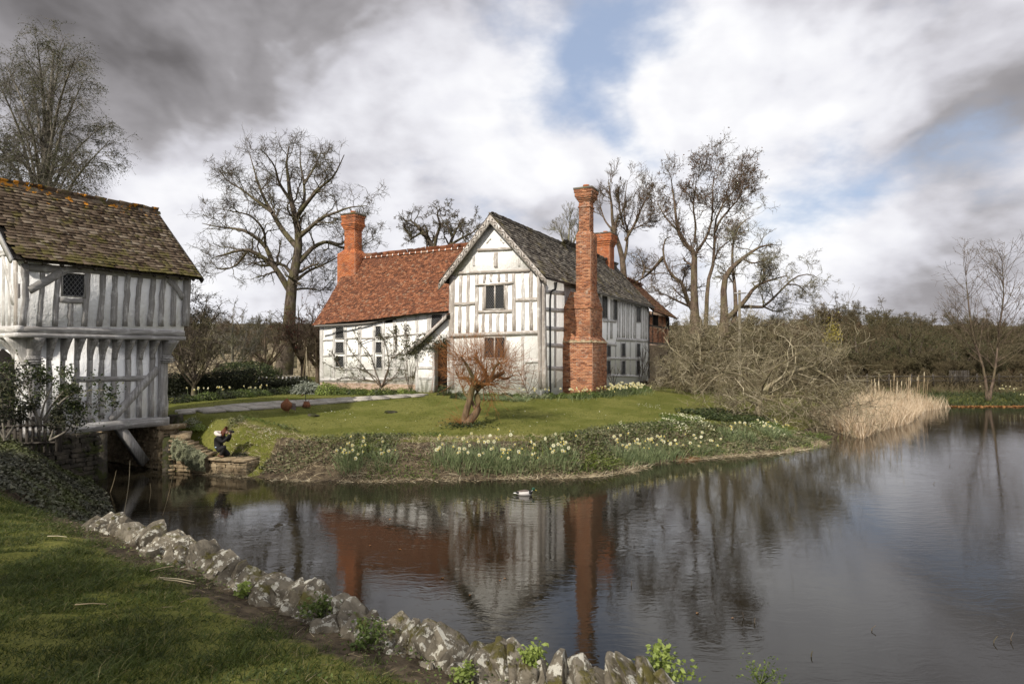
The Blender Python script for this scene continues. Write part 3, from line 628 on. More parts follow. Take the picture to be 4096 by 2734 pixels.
b = B(); b.box(GF.pt((1.9, 1.5), -1.7), ax3, (3.7, 3.3, .16)); obj('floor', b, M['oak_dark'], gate)
# sunlit end wall at the left edge of the picture
for s in np.arange(.1, 4.0, .34): obj('stud', strip(GEU, [(s - .35, zj + .17), (s - .23, zj + .17), (s - .23, 6.4), (s - .35, 6.4)], .022, .05), M['oak_washed'], gate)
for s in (.02, 3.9): obj('corner_post', strip(GEU, [(s - .35 - .02, zj + .17), (s - .35 + .16, zj + .17), (s - .35 + .16, 6.45), (s - .35 - .02, 6.45)], .034, .05), M['oak_brown'], gate)
obj('rail', strip(GEU, [(-.3, 6.36), (3.6, 6.36), (3.6, 6.52), (-.3, 6.52)][::1], .045, .05), M['oak_washed'], gate)
obj('brace', strip(GEU, [(-.2, 5.0), (-.06, 5.0), (.62, 6.36), (.48, 6.36)], .032, .05), M['oak_washed'], gate)
obj('jetty_beam', strip(GEU, [(-.42, zj), (-.42, zj + .17), (3.72, zj + .17), (3.72, zj)], .055, .10, 9, .006), M['oak_washed_h'], gate)
obj('jetty_moulding', strip(GEU, [(-.42, zj - .14), (-.42, zj - .02), (3.72, zj - .02), (3.72, zj - .14)], .085, .10, 9, .005), M['oak_washed_h'], gate)
obj('bracket', bracket(GE, .14, .2, .42, .85), M['oak_washed'], gate); obj('bracket', bracket(GE, .75, .16, .4, .6), M['oak_washed'], gate)
arch = [(.62, 1.6), (2.4, 1.6), (2.4, 3.2), (2.2, 3.62), (1.5, 3.85), (.82, 3.62), (.62, 3.2)]
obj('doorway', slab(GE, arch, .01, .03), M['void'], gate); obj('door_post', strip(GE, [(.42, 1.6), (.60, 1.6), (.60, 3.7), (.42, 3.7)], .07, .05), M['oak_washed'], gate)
# roof
o_e, o_r = .70, -1.67
def gp(t, o, z): return np.array([*gw(t, o), z])
rf, S = roof_slope(gate, gp(-.75, o_e, ze), gp(4.40, o_e, ze), gp(-.62, o_r, zr - .02), gp(4.46, o_r, zr - .05), .135, .22, .036, 'tile_moss', 300, .05, 1.0)
rf2, S2 = roof_slope(gate, gp(-.75, 2 * o_r - o_e, ze), gp(4.40, 2 * o_r - o_e, ze), gp(-.62, o_r, zr - .02), gp(4.46, o_r, zr - .05), .25, .42, .022, 'tile_moss', 0, .05, 1.2)
for i in range(14):
    t0 = -.66 + 5.1 * i / 14; a = gp(t0 + 5.1 / 28, o_r, zr - .03 - .03 * math.sin(math.pi * i / 13) + rng.normal(0, .006)); b = B()
    ang = np.linspace(-.25, np.pi + .25, 8); L = 5.1 / 28 + .012
    for e in (-1, 1): b.V.append(np.array([a + np.array([*(-gd * L * e), 0]) + np.array([*(gn * .12 * math.cos(q)), .11 * math.sin(q) - .02]) for q in ang]))
    b.n = 16; j = np.arange(7); b.F[4] = [np.stack([j, j + 1, j + 9, j + 8], 1)]; obj('ridge_tile', b, M['tile_moss'], gate)
for e0, e1 in ((gp(4.46, o_e, ze - .1), gp(4.5, o_r, zr - .15)), (gp(-.78, o_e, ze - .1), gp(-.66, o_r, zr - .15)), (gp(4.46, 2 * o_r - o_e, ze - .1), gp(4.5, o_r, zr - .15))):
    t = nrm(e1 - e0); sd = np.array([*gd, 0]); b = B(); b.box((e0 + e1) / 2, np.array([t, sd, nrm(np.cross(t, sd))]), (np.linalg.norm(e1 - e0), .05, .16)); obj('bargeboard', b, M['oak_washed'] if e0[0] < -12.5 else M['oak_dark'], gate)
for i in range(12):
    t0 = -.5 + i * .42; a = gp(t0, .32, 6.42); c = gp(t0, .66, 6.10); t = nrm(c - a); sd = np.array([*gd, 0]); b = B(); b.box((a + c) / 2, np.array([t, sd, nrm(np.cross(t, sd))]), (.46, .07, .08)); obj('rafter_end', b, M['oak_dark'], gate)
# ------------------------------------------------------------------ masonry beside the moat
def block_units(n=5, jit=.035):
    us = []
    g_ = np.array([-1, -.5, .5, 1.0])
    for _ in range(n):
        b = B()
        for ax in range(3):
            for sg in (-1, 1):
                a, c = np.meshgrid([-1, 0, 1.0], [-1, 0, 1.0], indexing='ij'); V = np.zeros((9, 3)); o = [i for i in range(3) if i != ax]; V[:, ax] = sg; V[:, o[0]] = a.ravel(); V[:, o[1]] = c.ravel()
                ii = np.arange(9).reshape(3, 3); q = np.stack([ii[:-1, :-1], ii[1:, :-1], ii[1:, 1:], ii[:-1, 1:]], -1).reshape(-1, 4)
                V = V * .5; r = np.linalg.norm(V, axis=1, keepdims=True); V = V * (1 - .16 * np.clip((r - .62) / .25, 0, 1))
                b.add(V, q if (sg > 0) != (ax == 1) else q[:, ::-1])
        Vall = np.concatenate(b.V); key = np.round(Vall * 50); _, inv = np.unique(key, axis=0, return_inverse=True); jv = rng.normal(0, jit, (inv.max() + 1, 3)); b.V = [Vall + jv[inv.ravel()]]; us.append(b)
    return us
def stone_run(root, name, mat, pts, ztop, zbot, bw, bh, back=.35, limit=300, cap=False):
    """coursed rubble face along plan points; ztop per point"""
    lst = []; core = B()
    for (a, za), (c, zc) in zip(zip(pts[:-1], ztop[:-1]), zip(pts[1:], ztop[1:])):
        a = np.array(a, float); c = np.array(c, float); d = nrm(c - a); n = np.array([d[1], -d[0]]); Wd = np.linalg.norm(c - a)
        if n @ (np.array([0, 0]) - a) < 0: n = -n
        h = max(za, zc) - zbot; rows = round(h / bh)
        for r in range(rows):
            y = (r + .5) * h / rows; x = -rng.uniform(0, bw)
            while x < Wd:
                w = bw * rng.uniform(.5, 1.6); x0, x1 = max(0, x), min(Wd, x + w); x += w
                zt = za + (zc - za) * ((x0 + x1) / 2) / Wd
                if x1 - x0 < .06 or zbot + y > zt: continue
                C = np.array([*(a + d * (x0 + x1) / 2 + n * (rng.uniform(-.02, .03) - .09)), zbot + y])
                lst.append((np.stack([np.array([*d, 0]) * (x1 - x0 + .01), np.array([0, 0, 1.]) * (h / rows * rng.uniform(.86, 1.08)), np.array([*n, 0]) * .2], -1), C))
        nn = np.array([*n, 0]); core.add([[*(a - n * .06), zbot], [*(c - n * .06), zbot], [*(c - n * .06), zc - .03], [*(a - n * .06), za - .03], [*(a - n * back), zbot], [*(c - n * back), zbot], [*(c - n * back), zc - .03], [*(a - n * back), za - .03]], [[0, 1, 2, 3], [3, 2, 6, 7], [4, 7, 6, 5], [0, 3, 7, 4], [1, 5, 6, 2]])
    obj('core', core, M['stone_dark'], root)
    pieces('stone', 'stone_courses', [m for m, c in lst], [c for m, c in lst], block_units(), root, M[mat], limit, False)
pier = thing('stone_pier', 'warm rubble stone pier under the right corner of the gatehouse', 'pier', (*gw(0, 0), 0))
stone_run(pier, 'stone', 'stone_warm', [gw(.32, -4.0), gw(.32, .06), gw(-.25, .12), gw(-.5, -.2)], [1.40, 1.38, 1.36, 1.3], -.1, .26, .13)
b = B(); b.box(np.array([*gw(-.12, .0), 1.33]), ax3, (.75, .45, .16), .02); obj('cap_stone', b, M['stone_warm'], pier)
ret = thing('retaining_wall', 'low stone retaining wall stepping down from the gatehouse to the water', 'wall', (*Pz(760, 1888), 0))
r0, r1, r2, r3 = gw(-.25, .14), Pz(700, 1884), Pz(832, 1893), Pz(860, 1880)
stone_run(ret, 'stone', 'stone_warm', [r0, r1, r2], [1.10, .98, .50], -.1, .24, .11)
b = B()
for (a, za), (c, zc) in (((r0, 1.1), (r1, .98)), ((r1, .98), (r2, .52))):
    n_ = 7
    for i in range(n_):
        f = (i + .5) / n_; p = a + (c - a) * f; d = nrm(c - a); bb = B(); bb.box(np.array([p[0] - d[1] * .16 * 1, p[1] + .2, za + (zc - za) * f + .02]), np.array([[*d, 0], [-d[1], d[0], 0], [0, 0, 1]]), (np.linalg.norm(c - a) / n_ * 1.0, .42, .09), .015); obj('coping_slab', bb, M['stone_warm'], ret)
plat = thing('stone_platform', 'flat stone landing at the water where the person crouches', 'platform', (*Pz(915, 1890), 0))
q0, q1 = Pz(838, 1893), Pz(985, 1903)
stone_run(plat, 'stone', 'stone_warm', [q0, q1, q1 + np.array([.25, .7])], [.42, .42, .42], -.1, .3, .105)
d = nrm(q1 - q0)
for i in range(3):
    p = q0 + (q1 - q0) * (i + .5) / 3; b = B(); b.box(np.array([p[0] - d[1] * .35, p[1] + d[0] * .42, .455]), np.array([[*d, 0], [-d[1], d[0], 0], [0, 0, 1]]), (np.linalg.norm(q1 - q0) / 3 * .985, .98, .06), .012); obj('slab', b, M['stone_warm'], plat)
blk = W(700, 1680, 20.9); b = B(); u = block_units(1, .02)[0]; V = np.concatenate(u.V) * np.array([.42, .4, .42]) + blk; bb = B(); bb.V = [V]; bb.n = len(V); bb.F = u.F
obj('stone_block', bb, M['stone_dark'], label='squared grey stone block beside the gatehouse corner post', cat='stone block')
abut = thing('stone_abutment', 'dark mossy rubble wall under the left end of the gatehouse sill', 'wall', (*gw(2.4), 0))
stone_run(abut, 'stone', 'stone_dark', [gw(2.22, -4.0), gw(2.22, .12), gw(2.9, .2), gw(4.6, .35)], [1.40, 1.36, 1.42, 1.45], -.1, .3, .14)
b = B(); b.box(np.array([*gw(1.3, -4.3), .7]), ax3, (2.6, .4, 1.8)); obj('added_back_wall', b, M['stone_dark'], abut)  # back wall added out of sight so the passage under the gatehouse stays dark
# ------------------------------------------------------------------ the manor house
hv = nrm([.497, 1.0]); hu = np.array([hv[1], -hv[0]])                       # into the depth, along the front
HR = np.array([1.41, 30.14])                                                # right front corner of the gabled wing
GWD = 5.214; HB = 1.62                                                      # gable width, ground level at the house
def hp(s, bq, z): p = HR - hu * s + hv * bq; return np.array([p[0], p[1], z])   # s left of the corner, bq back
house = thing('manor_house', 'half-timbered manor house with gabled wing, red tiled range and tall brick chimneys', 'house', (*(HR - hu * 4 + hv * 4), HB))
HF = Face(HR, -hu, -hv); HS = Face(HR, hv, hu); RB = .55; RW = Face(HR + hv * RB, -hu, -hv)
def c3(x, y): return (1200 + .5102 * x, 820 + .5102 * y)
def c4(x, y): return (1700 + .5102 * x, 820 + .5102 * y)
def c5(x, y): return (2150 + .5865 * x, 700 + .5865 * y)
def c6(x, y): return (2400 + .2614 * x, 1150 + .2614 * y)
ZE, ZA = 7.35, 10.62; LEN = 20.66; EAV = .38
slope = (ZA - ZE) / (GWD / 2 + EAV)
zw = ZE + slope * EAV - .06
# walls
obj('wall', prism(HF, [(0, HB), (0, zw), (-.01, zw), (-LEN, zw), (-LEN, HB)], 0, GWD), M['plaster'], house, label='lime-washed walls of the gabled wing')
obj('gable_wall', slab(HF, [(0, zw - .01), (GWD, zw - .01), (GWD / 2, ZA - .08)], -.3, -.001), M['plaster'], house)
SL, SR = RW.at(1284, 1400)[0], GWD - .2                                                    # red range from its left end to the gabled wing
def reave(px): return np.interp(px, [1260, 1400, 1480, 1557, 1659, 1787, 1830], [1298, 1291, 1284, 1269, 1252, 1237, 1233])
zl, zrr = RW.at(1283, 1304)[1], RW.at(1797, 1236)[1]
obj('wall', prism(RW, [(0, HB + .36), (0, zl + .1), (-6.2, zl + .1), (-6.2, HB + .36)], 9.0, SL), M['plaster'], house, label='plaster wall of the red-roofed range, lower end')
obj('wall', prism(RW, [(0, HB + .361), (0, zrr - .2), (-6.2, zrr - .2), (-6.2, HB + .361)], SR, 9.0), M['plaster'], house, label='plaster wall of the red-roofed range beside the gable')
b = B(); b.box(RW.pt(((SL + SR) / 2, HB + .1), -3.05), np.array([[*hu, 0], [*hv, 0], [0, 0, 1]]), (SL - SR + .06, 6.2, .6)); obj('plinth', b, M['mortar'], house)
lst = []; masonry(lst, RW.pt((SR, HB - .12), .045), -np.array([*hu, 0]), [0, 0, 1], [*RW.n, 0], SL - SR, .5, .26, .085, jit=.2)
pieces('plinth_brick', 'plinth_bricks', [m for m, c in lst], [c for m, c in lst], block_units(3), house, M['stone_warm'], 40)
# --- gable front timbers (traced on the wall plane)
OB = M['oak_brown']
for x0, y0, x1, y1, w in [(285, 545, 272, 1000, 22), (342, 545, 336, 1000, 22), (408, 540, 404, 995, 28), (468, 540, 464, 608, 20), (522, 538, 520, 602, 20), (580, 535, 580, 600, 20), (640, 535, 640, 598, 20), (697, 532, 700, 990, 26), (765, 530, 768, 985, 24), (832, 520, 835, 980, 26),
                          (462, 640, 460, 828, 20), (640, 630, 640, 826, 20), (460, 848, 458, 995, 22), (515, 848, 515, 995, 22), (573, 846, 573, 993, 24), (632, 844, 632, 992, 22), (768, 1030, 770, 1430, 22), (640, 1060, 650, 1430, 26), (455, 1050, 450, 1430, 24)]:
    timber(house, HF, c4(x0, y0), c4(x1, y1), w * .5102, OB if w != 24 else M['oak_washed'], .022, name='stud')
for x0, y0, x1, y1, w in [(385, 395, 385, 480, 18), (738, 400, 738, 482, 18), (480, 300, 520, 262, 12), (620, 300, 592, 262, 12)]: timber(house, HF, c4(x0, y0), c4(x1, y1), w * .5102, M['oak_washed'], .012, name='stud')
timber(house, HF, c4(558, 372), c4(558, 490), 14, OB, .03, name='king_post')
timber(house, HF, c4(215, 560), c4(208, 1440), 20, OB, .05, .2, 'corner_post'); timber(house, HF, c4(912, 548), c4(925, 1440), 25, OB, .05, .2, 'corner_post')
timber(house, HF, c4(230, 777), c4(392, 770), 13, OB, .035, name='rail'); timber(house, HF, c4(712, 743), c4(888, 735), 14.5, OB, .035, name='rail')
timber(house, HF, c4(420, 837), c4(686, 829), 12, OB, .05, name='window_sill'); timber(house, HF, c4(398, 626), c4(698, 606), 9, OB, .08, name='window_head')
timber(house, HF, c4(785, 1226), c4(900, 1222), 14, M['oak_washed'], .03, name='rail'); timber(house, HF, c4(215, 1240), c4(450, 1232), 14, M['oak_washed'], .03, name='rail')
timber(house, HF, c4(196, 1022), c4(914, 996), 15, OB, .10, name='bressummer'); timber(house, HF, c4(268, 533), c4(828, 512), 11, OB, .08, name='collar_beam'); timber(house, HF, c4(412, 354), c4(684, 340), 10, OB, .07, name='collar_beam')
window(house, HF.out(.012), *c4(480, 632), *c4(622, 812), dia=.13, lights=2, frame=.06, fmat='oak_brown'); window(house, HF.out(.012), *c4(470, 1040), *c4(628, 1195), dia=.13, lights=2, frame=.06, fmat='oak_brown')
# --- bargeboards with carved running vine
BF = HF.out(.36)
for sg, foot in ((-1, (GWD + EAV + .04, ZE - .04)), (1, (-EAV - .04, ZE - .10))):
    ap = (GWD / 2, ZA - .02); wv = .34
    bq = obj('bargeboard', strip(BF, [foot, (foot[0] - sg * -0.0, foot[1] - wv * .9), (ap[0], ap[1] - wv * 1.25), ap], .03, .035, 8, .004), OB, house)
    f = np.linspace(.04, .96, 120); base = np.array(foot)[None] * (1 - f)[:, None] + np.array(ap)[None] * f[:, None]; base[:, 1] -= wv * .52
    t = nrm(np.array(ap) - np.array(foot)); nn = np.array([-t[1], t[0]]); cyc = 2 * np.pi * 7
    vine = base + nn * (np.sin(f * cyc) * .07)[:, None]; vb = B(); tube1(vb, np.array([BF.pt(q, .034) for q in vine]), .016, .016, 5)
    for i in range(14):
        fi = (i + .5) / 14; q = np.array(foot) * (1 - fi) + np.array(ap) * fi; q = q + np.array([0, -wv * .52]) - nn * .05 * (-1) ** i
        for a in range(5): vb.box(BF.pt(q + .035 * np.array([math.cos(a * 1.257), math.sin(a * 1.257)]), .034), np.array([[*BF.d, 0], [*BF.n, 0], [0, 0, 1]]), (.03, .02, .03))
    obj('carved_vine', vb, M['oak_dark'], bq)
# --- side wall timbers
WS = M['oak_washed']
for y in (800, 918, 1045, 1160, 1315): timber(house, HS, c5(48, y - 4), c5(182, y + 6), 17, WS, .014, name='rail', jit=.006)
timber(house, HS, c5(118, 730), c5(118, 1448), 8, WS, .010, name='stud')
timber(house, HS, c5(18, 690), c5(30, 1450), 30 * .5865, OB, .03, name='corner_post')
tops = lambda x: 150 + x * .22
for x, yb in [(12, 760), (112, 800), (165, 780), (185, 780), (270, 760), (302, 762), (345, 765), (372, 766), (412, 770), (440, 772), (478, 775), (520, 778), (545, 780), (632, 785), (662, 788), (690, 790), (712, 792), (738, 1340)]:
    timber(house, HS, c6(x, tops(x)), c6(x - 4, yb), 3.6, WS, .02, name='stud', jit=.008)
for x0, y0, x1, y1, w in [(245, 788, 735, 815, 13), (70, 850, 245, 880, 10), (70, 1082, 620, 1090, 10), (40, 505, 110, 510, 8), (108, 500, 245, 515, 11), (80, 1345, 640, 1360, 9)]: timber(house, HS, c6(x0, y0), c6(x1, y1), w, WS, .03, name='rail', jit=.006)
for x in (235, 312, 388, 462, 548, 645): timber(house, HS, c6(x, 830), c6(x, 1340), 3.2, WS, .018, name='stud', jit=.006)
for q in [(32, 135, 98, 460), (206, 190, 250, 485), (558, 300, 612, 520)]: window(house, HS.out(.01), *c6(q[0], q[1]), *c6(q[2], q[3]), dia=.16, lights=2 if q[0] != 206 else 1, frame=.04)
for q in [(98, 892, 152, 1048), (328, 858, 376, 1048), (558, 862, 606, 1052), (98, 1122, 150, 1320), (328, 1125, 378, 1322), (552, 1122, 600, 1328)]: window(house, HS.out(.01), *c6(q[0], q[1]), *c6(q[2], q[3]), dia=.16, frame=.04)
# --- red range timbers and windows
for x0, y0, x1, y1, w in [(172, 955, 170, 1392, 26), (268, 955, 266, 1392, 20), (360, 945, 362, 1392, 18), (470, 940, 470, 1392, 26), (580, 925, 582, 1392, 18), (655, 910, 660, 1392, 18), (742, 900, 745, 1392, 26), (828, 888, 836, 1300, 18), (918, 872, 922, 1200, 22), (1010, 858, 1010, 1010, 26)]: timber(house, RW, c3(x0, y0), c3(x1, y1), w * .5102, WS, .02, name='stud', jit=.008)
for x0, y0, x1, y1, w in [(180, 1057, 262, 1055, 16), (365, 1045, 575, 1040, 15), (665, 1030, 1010, 1000, 15), (180, 1180, 262, 1178, 14), (365, 1178, 575, 1172, 14), (665, 1172, 920, 1160, 14), (160, 1368, 845, 1362, 22), (365, 1290, 840, 1282, 12)]: timber(house, RW, c3(x0, y0), c3(x1, y1), w * .5102, WS, .026, name='rail', jit=.006)
for q in [(284, 958, 346, 1044), (284, 1074, 346, 1158), (284, 1186, 346, 1268), (596, 950, 638, 1030), (598, 1074, 642, 1156), (602, 1188, 645, 1276), (1034, 855, 1118, 962)]: window(house, RW.out(.012), *c3(q[0], q[1]), *c3(q[2], q[3]), dia=.12, frame=.035, fmat='oak_washed')
# --- roofs
def dirn(*a): return np.array(a, float)
rfA, SA = roof_slope(house, hp(-EAV, -.36, ZE), hp(-EAV, LEN + .3, ZE + .02), hp(GWD / 2, -.36, ZA), hp(GWD / 2, LEN + .3, ZA - .04), .21, .30, .032, 'tile_stone', 150, .06, 1.2, base='roof')
rfB, SB = roof_slope(house, hp(GWD + EAV, -.36, ZE + .1), hp(GWD + EAV, 9, ZE + .1), hp(GWD / 2, -.36, ZA), hp(GWD / 2, 9, ZA), .21, .30, .032, 'tile_stone', 0, .03, 1.2, base='roof')
roof_slope(house, hp(GWD + EAV, 9, ZE + .1), hp(GWD + EAV, LEN + .3, ZE + .1), hp(GWD / 2, 9, ZA), hp(GWD / 2, LEN + .3, ZA - .04), .5, .6, .032, 'tile_stone', 0, .03, 1.2, base='roof')
ZRR = 9.78; RBr = 3.4
e0 = RW.out(.38); eL = np.array([*(e0.P0 + e0.d * (SL + .32)), e0.at(1260, 1300)[1]]); eR = np.array([*(e0.P0 + e0.d * (GWD - .3)), e0.at(1800, 1238)[1]])
rfC, SC = roof_slope(house, eL, eR, hp(SL + .28, RBr, ZRR - .1), hp(3.6, RBr, ZRR + .05), .10, .17, .014, 'tile_red', 150, .10, 1.3, base='roof', clip=None)
roof_slope(house, hp(SL + .32, 2 * RBr - .2, 5.4), hp(GWD - .3, 2 * RBr - .2, 5.6), hp(SL + .28, RBr, ZRR - .1), hp(3.6, RBr, ZRR + .05), .4, .5, .014, 'tile_red', 0, .05, 1.0, base='roof')
obj('gable_wall', slab(Face(HR - hu * SL, hv, -hu), [(RB, zl - .1), (6.7, zl - .1), (RBr, ZRR - .2)], -.3, -.002), M['plaster'], house)
def ridge(P0, P1, n, r, mat, nm='ridge_tile', cement=None):
    P0 = np.asarray(P0, float); P1 = np.asarray(P1, float); t = nrm(P1 - P0); sd = nrm(np.cross(t, [0, 0, 1])); L = np.linalg.norm(P1 - P0) / n / 2
    ang = np.linspace(-.3, np.pi + .3, 7)
    for i in range(n):
        c = P0 + (P1 - P0) * (i + .5) / n + np.array([0, 0, rng.normal(0, .006)]); b = B()
        b.add([c + t * L * e * .99 + sd * r * math.cos(q) + np.array([0, 0, r * .8 * math.sin(q)]) for e in (-1, 1) for q in ang], [[j, j + 1, j + 8, j + 7] for j in range(6)]); o = obj(nm, b, mat, house)
        if cement is not None:
            b = B(); b.add([c + t * (L + .02 * e) + sd * (r + .012) * math.cos(q) + np.array([0, 0, (r + .012) * .8 * math.sin(q)]) for e in (-1, 1) for q in ang], [[j, j + 1, j + 8, j + 7] for j in range(6)]); obj('mortar_joint', b, cement, o)
ridge(hp(GWD / 2, -.3, ZA + .0), hp(GWD / 2, LEN, ZA - .03), 42, .13, M['tile_stone']); ridge(hp(SL + .2, RBr, ZRR - .09), hp(GWD - .6, RBr, ZRR + .02), 24, .12, M['tile_red'], cement=M['plaster'])
def gutter(P, r=.06, nm='gutter', mat='gutter'): b = B(); tube1(b, bezier(P, 14), r, r, 7); obj(nm, b, M[mat], house)
gutter([W(px, reave(px) + 6, Yq) for px, Yq in ((1258, 36.3), (1400, 35.6), (1480, 35.2), (1557, 34.8), (1659, 34.2), (1790, 33.2))], .055)
gutter([hp(-EAV - .03, b_, ZE - .05) for b_ in (-.3, 1, 2.6)], .055, mat='iron'); gutter([hp(-EAV - .03, b_, ZE - .07) for b_ in (4.6, 10, 15, LEN + .2)], .06, mat='gutter')
gutter([hp(-.36, 1.05, ZE - .1), hp(-.3, 1.05, ZE - .45), hp(-.08, .95, ZE - .75), hp(-.07, .95, 4.5), hp(-.07, .95, HB)], .05, 'drainpipe', 'iron')
gutter([hp(-EAV, LEN + .1, ZE - .1), hp(-.3, LEN - .1, ZE - .8), hp(-.08, LEN - .05, ZE - 1.0), hp(-.08, LEN - .05, HB + .2)], .05, 'drainpipe', 'iron')
# --- far end: brick-nogged bay on a stone base
EB = LEN; EL = 28.4; o_ = -.12
FE = Face(HR + hv * 0 + hu * o_, hv, hu)
b = B(); b.box(hp(GWD / 2 - o_, (EB + EL) / 2 + .05, (HB + 7.1) / 2), np.array([[*hu, 0], [*hv, 0], [0, 0, 1]]), (GWD, EL - EB, 7.1 - HB)); obj('wall', b, M['mortar'], house, label='far bay with brick panels over rubble stone')
z0 = FE.at(2640, 1372)[1]; panels = [(EB + .15, 22.4), (22.5, 24.2), (24.3, 25.7), (25.8, 27.2), (27.3, EL)]
lst = []
for a, c in panels: masonry(lst, FE.pt((a, z0), .03), [*hv, 0], [0, 0, 1], [*hu, 0], c - a - .08, 6.9 - z0, .24, .085)
pieces('brick', 'brick_panels', [m for m, c in lst], [c for m, c in lst], tile_units(2, .02), house, M['brick'], 0)
for a in [EB + .08] + [c + .04 for a, c in panels]: obj('stud', strip(FE, [(a - .06, z0 - .1), (a + .06, z0 - .1), (a + .06, 6.95), (a - .06, 6.95)], .05, .05), M['oak_dark'], house)
for zq in (z0 - .08, 5.9): obj('rail', strip(FE, [(EB, zq), (EL, zq), (EL, zq + .12), (EB, zq + .12)], .055, .05), M['oak_dark'], house)
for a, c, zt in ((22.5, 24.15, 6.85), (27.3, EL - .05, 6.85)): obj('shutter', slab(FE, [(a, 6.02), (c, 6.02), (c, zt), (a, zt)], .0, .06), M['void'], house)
stl = []; masonry(stl, FE.pt((EB, HB - .2), .06), [*hv, 0], [0, 0, 1], [*hu, 0], EL - EB, z0 - HB, .42, .2, jit=.35)
pieces('stone', 'stone_courses', [m for m, c in stl], [c for m, c in stl], block_units(3), house, M['stone_warm'], 0)
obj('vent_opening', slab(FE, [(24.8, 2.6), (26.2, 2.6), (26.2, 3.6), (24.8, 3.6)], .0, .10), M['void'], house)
roof_slope(house, hp(-.55, EB - .2, 7.0), hp(-.55, EL + .7, 6.85), hp(GWD / 2, EB - .2, 9.9), hp(GWD / 2, EL + .3, 9.8), .13, .24, .016, 'tile_brown', 0, .05, 1.2, base='roof')
roof_slope(house, hp(GWD + .55, EB - .2, 7.0), hp(GWD + .55, EL + .7, 6.85), hp(GWD / 2, EB - .2, 9.9), hp(GWD / 2, EL + .3, 9.8), .4, .5, .016, 'tile_brown', 0, .05, 1.0, base='roof')
# --- chimneys
A3 = np.array([[*hu, 0], [*hv, 0], [0, 0, 1]])
def chimney(label, stages, capz, brick, limit, pot=True):
    """stages: (s0,s1,b0,b1 at bottom)->(… at top), z0, z1 in house coordinates (s grows left)"""
    core = B(); lst = []
    for (s0, s1, b0, b1), (S0, S1, B0, B1), z0_, z1_ in stages:
        lo = [hp(s0, b0, z0_), hp(s1, b0, z0_), hp(s1, b1, z0_), hp(s0, b1, z0_)]; hi = [hp(S0, B0, z1_), hp(S1, B0, z1_), hp(S1, B1, z1_), hp(S0, B1, z1_)]
        core.add(lo + hi, [[0, 1, 5, 4], [1, 2, 6, 5], [2, 3, 7, 6], [3, 0, 4, 7], [4, 5, 6, 7], [0, 3, 2, 1]])
        for (a, c, A_, C_, nn) in ((lo[1], lo[0], hi[1], hi[0], -hv), (lo[0], lo[3], hi[0], hi[3], hu), (lo[2], lo[1], hi[2], hi[1], -hu)):
            up = (A_ + C_) / 2 - (a + c) / 2; Hh = np.linalg.norm(up); w0 = np.linalg.norm(c - a); w1 = np.linalg.norm(C_ - A_); d_ = nrm(c - a)
            n3 = nrm(np.cross(d_, up)); n3 = n3 * np.sign(n3 @ np.array([*nn, 0]) + 1e-9)
            sh0 = (A_ - a) @ d_
            masonry(lst, a, d_, nrm(up - d_ * (up @ d_)), n3, w0, Hh, .225, .075, .011, .012, shape=lambda y, w0=w0, w1=w1, Hh=Hh, sh0=sh0: (sh0 * y / Hh + .005, sh0 * y / Hh + w0 + (w1 - w0) * y / Hh - .005))
    ch = obj('chimney', core, M['mortar'], house, label=label)
    pieces('brick', 'brick_courses', [m for m, c in lst], [c for m, c in lst], tile_units(3, .02), ch, M[brick], limit)
    for (s0, s1, b0, b1), (S0, S1, B0, B1), z0_, z1_ in stages:                  # lichened weathering on the sloping shoulders
        if abs(S0 - s0) > .05 and z1_ - z0_ > .1:
            lo = [hp(s0 - .02, b0 - .02, z0_ + .01), hp(s1, b0 - .02, z0_ + .01), hp(s1, b1 + .02, z0_ + .01), hp(s0 - .02, b1 + .02, z0_ + .01)]; hi = [hp(S0 - .02, B0 - .02, z1_ - .06), hp(S1, B0 - .02, z1_ - .06), hp(S1, B1 + .02, z1_ - .06), hp(S0 - .02, B1 + .02, z1_ - .06)]
            if z1_ < 7: obj('weathering', B().add(lo + hi, [[0, 1, 5, 4], [2, 3, 7, 6], [3, 0, 4, 7]]), M['stone_warm'], ch)
    s0, s1, b0, b1 = stages[-1][1]
    b = B(); b.box(hp((s0 + s1) / 2, (b0 + b1) / 2, capz + .05), A3, (abs(s1 - s0) + .06, abs(b1 - b0) + .06, .1)); obj('cap_slab', b, M['tile_stone'], ch)
    if pot:
        b = B(); b.lathe(hp((s0 + s1) / 2, (b0 + b1) / 2, capz + .09), [(.16, 0), (.15, .14), (.17, .15), (.17, .22), (.11, .22)], 12); obj('chimney_pot', b, M['pot'], ch, True)
    return ch
def corb(s0, s1, b0, b1, zs, offs):
    """corbelled head: list of square rings"""
    return [((s0 - o, s1 + o, b0 - o, b1 + o),) * 2 + (za, zb) for o, za, zb in zip(offs, zs[:-1], zs[1:])]
# big stack on the side wall
s_out = -1.63
st = [((s_out, .02, 2.785, 5.12), (s_out, .02, 2.785, 5.12), HB - .3, 4.28), ((s_out - .04, .02, 2.745, 5.16), (s_out + .17, .02, 2.93, 4.86), 4.28, 4.62), ((s_out + .17, .02, 2.93, 4.86), (s_out + .17, .02, 2.93, 4.86), 4.62, 6.05),
      ((s_out + .13, .02, 2.89, 4.9), (-1.46, -.34, 2.99, 4.0), 6.05, 6.9), ((-1.46, -.66, 2.99, 4.0), (-1.46, -.66, 2.99, 4.0), 6.9, 9.9), ((-1.46, -.66, 2.99, 4.0), (-1.36, -.76, 3.09, 3.75), 9.9, 10.08), ((-1.36, -.78, 3.09, 3.72), (-1.36, -.78, 3.09, 3.72), 10.08, 11.3)]
st += corb(-1.36, -.78, 3.09, 3.72, [11.3, 11.38, 11.62, 11.70, 11.78, 11.86, 12.05, 12.22], [.04, 0.0, .04, .09, .14, .17, .20])
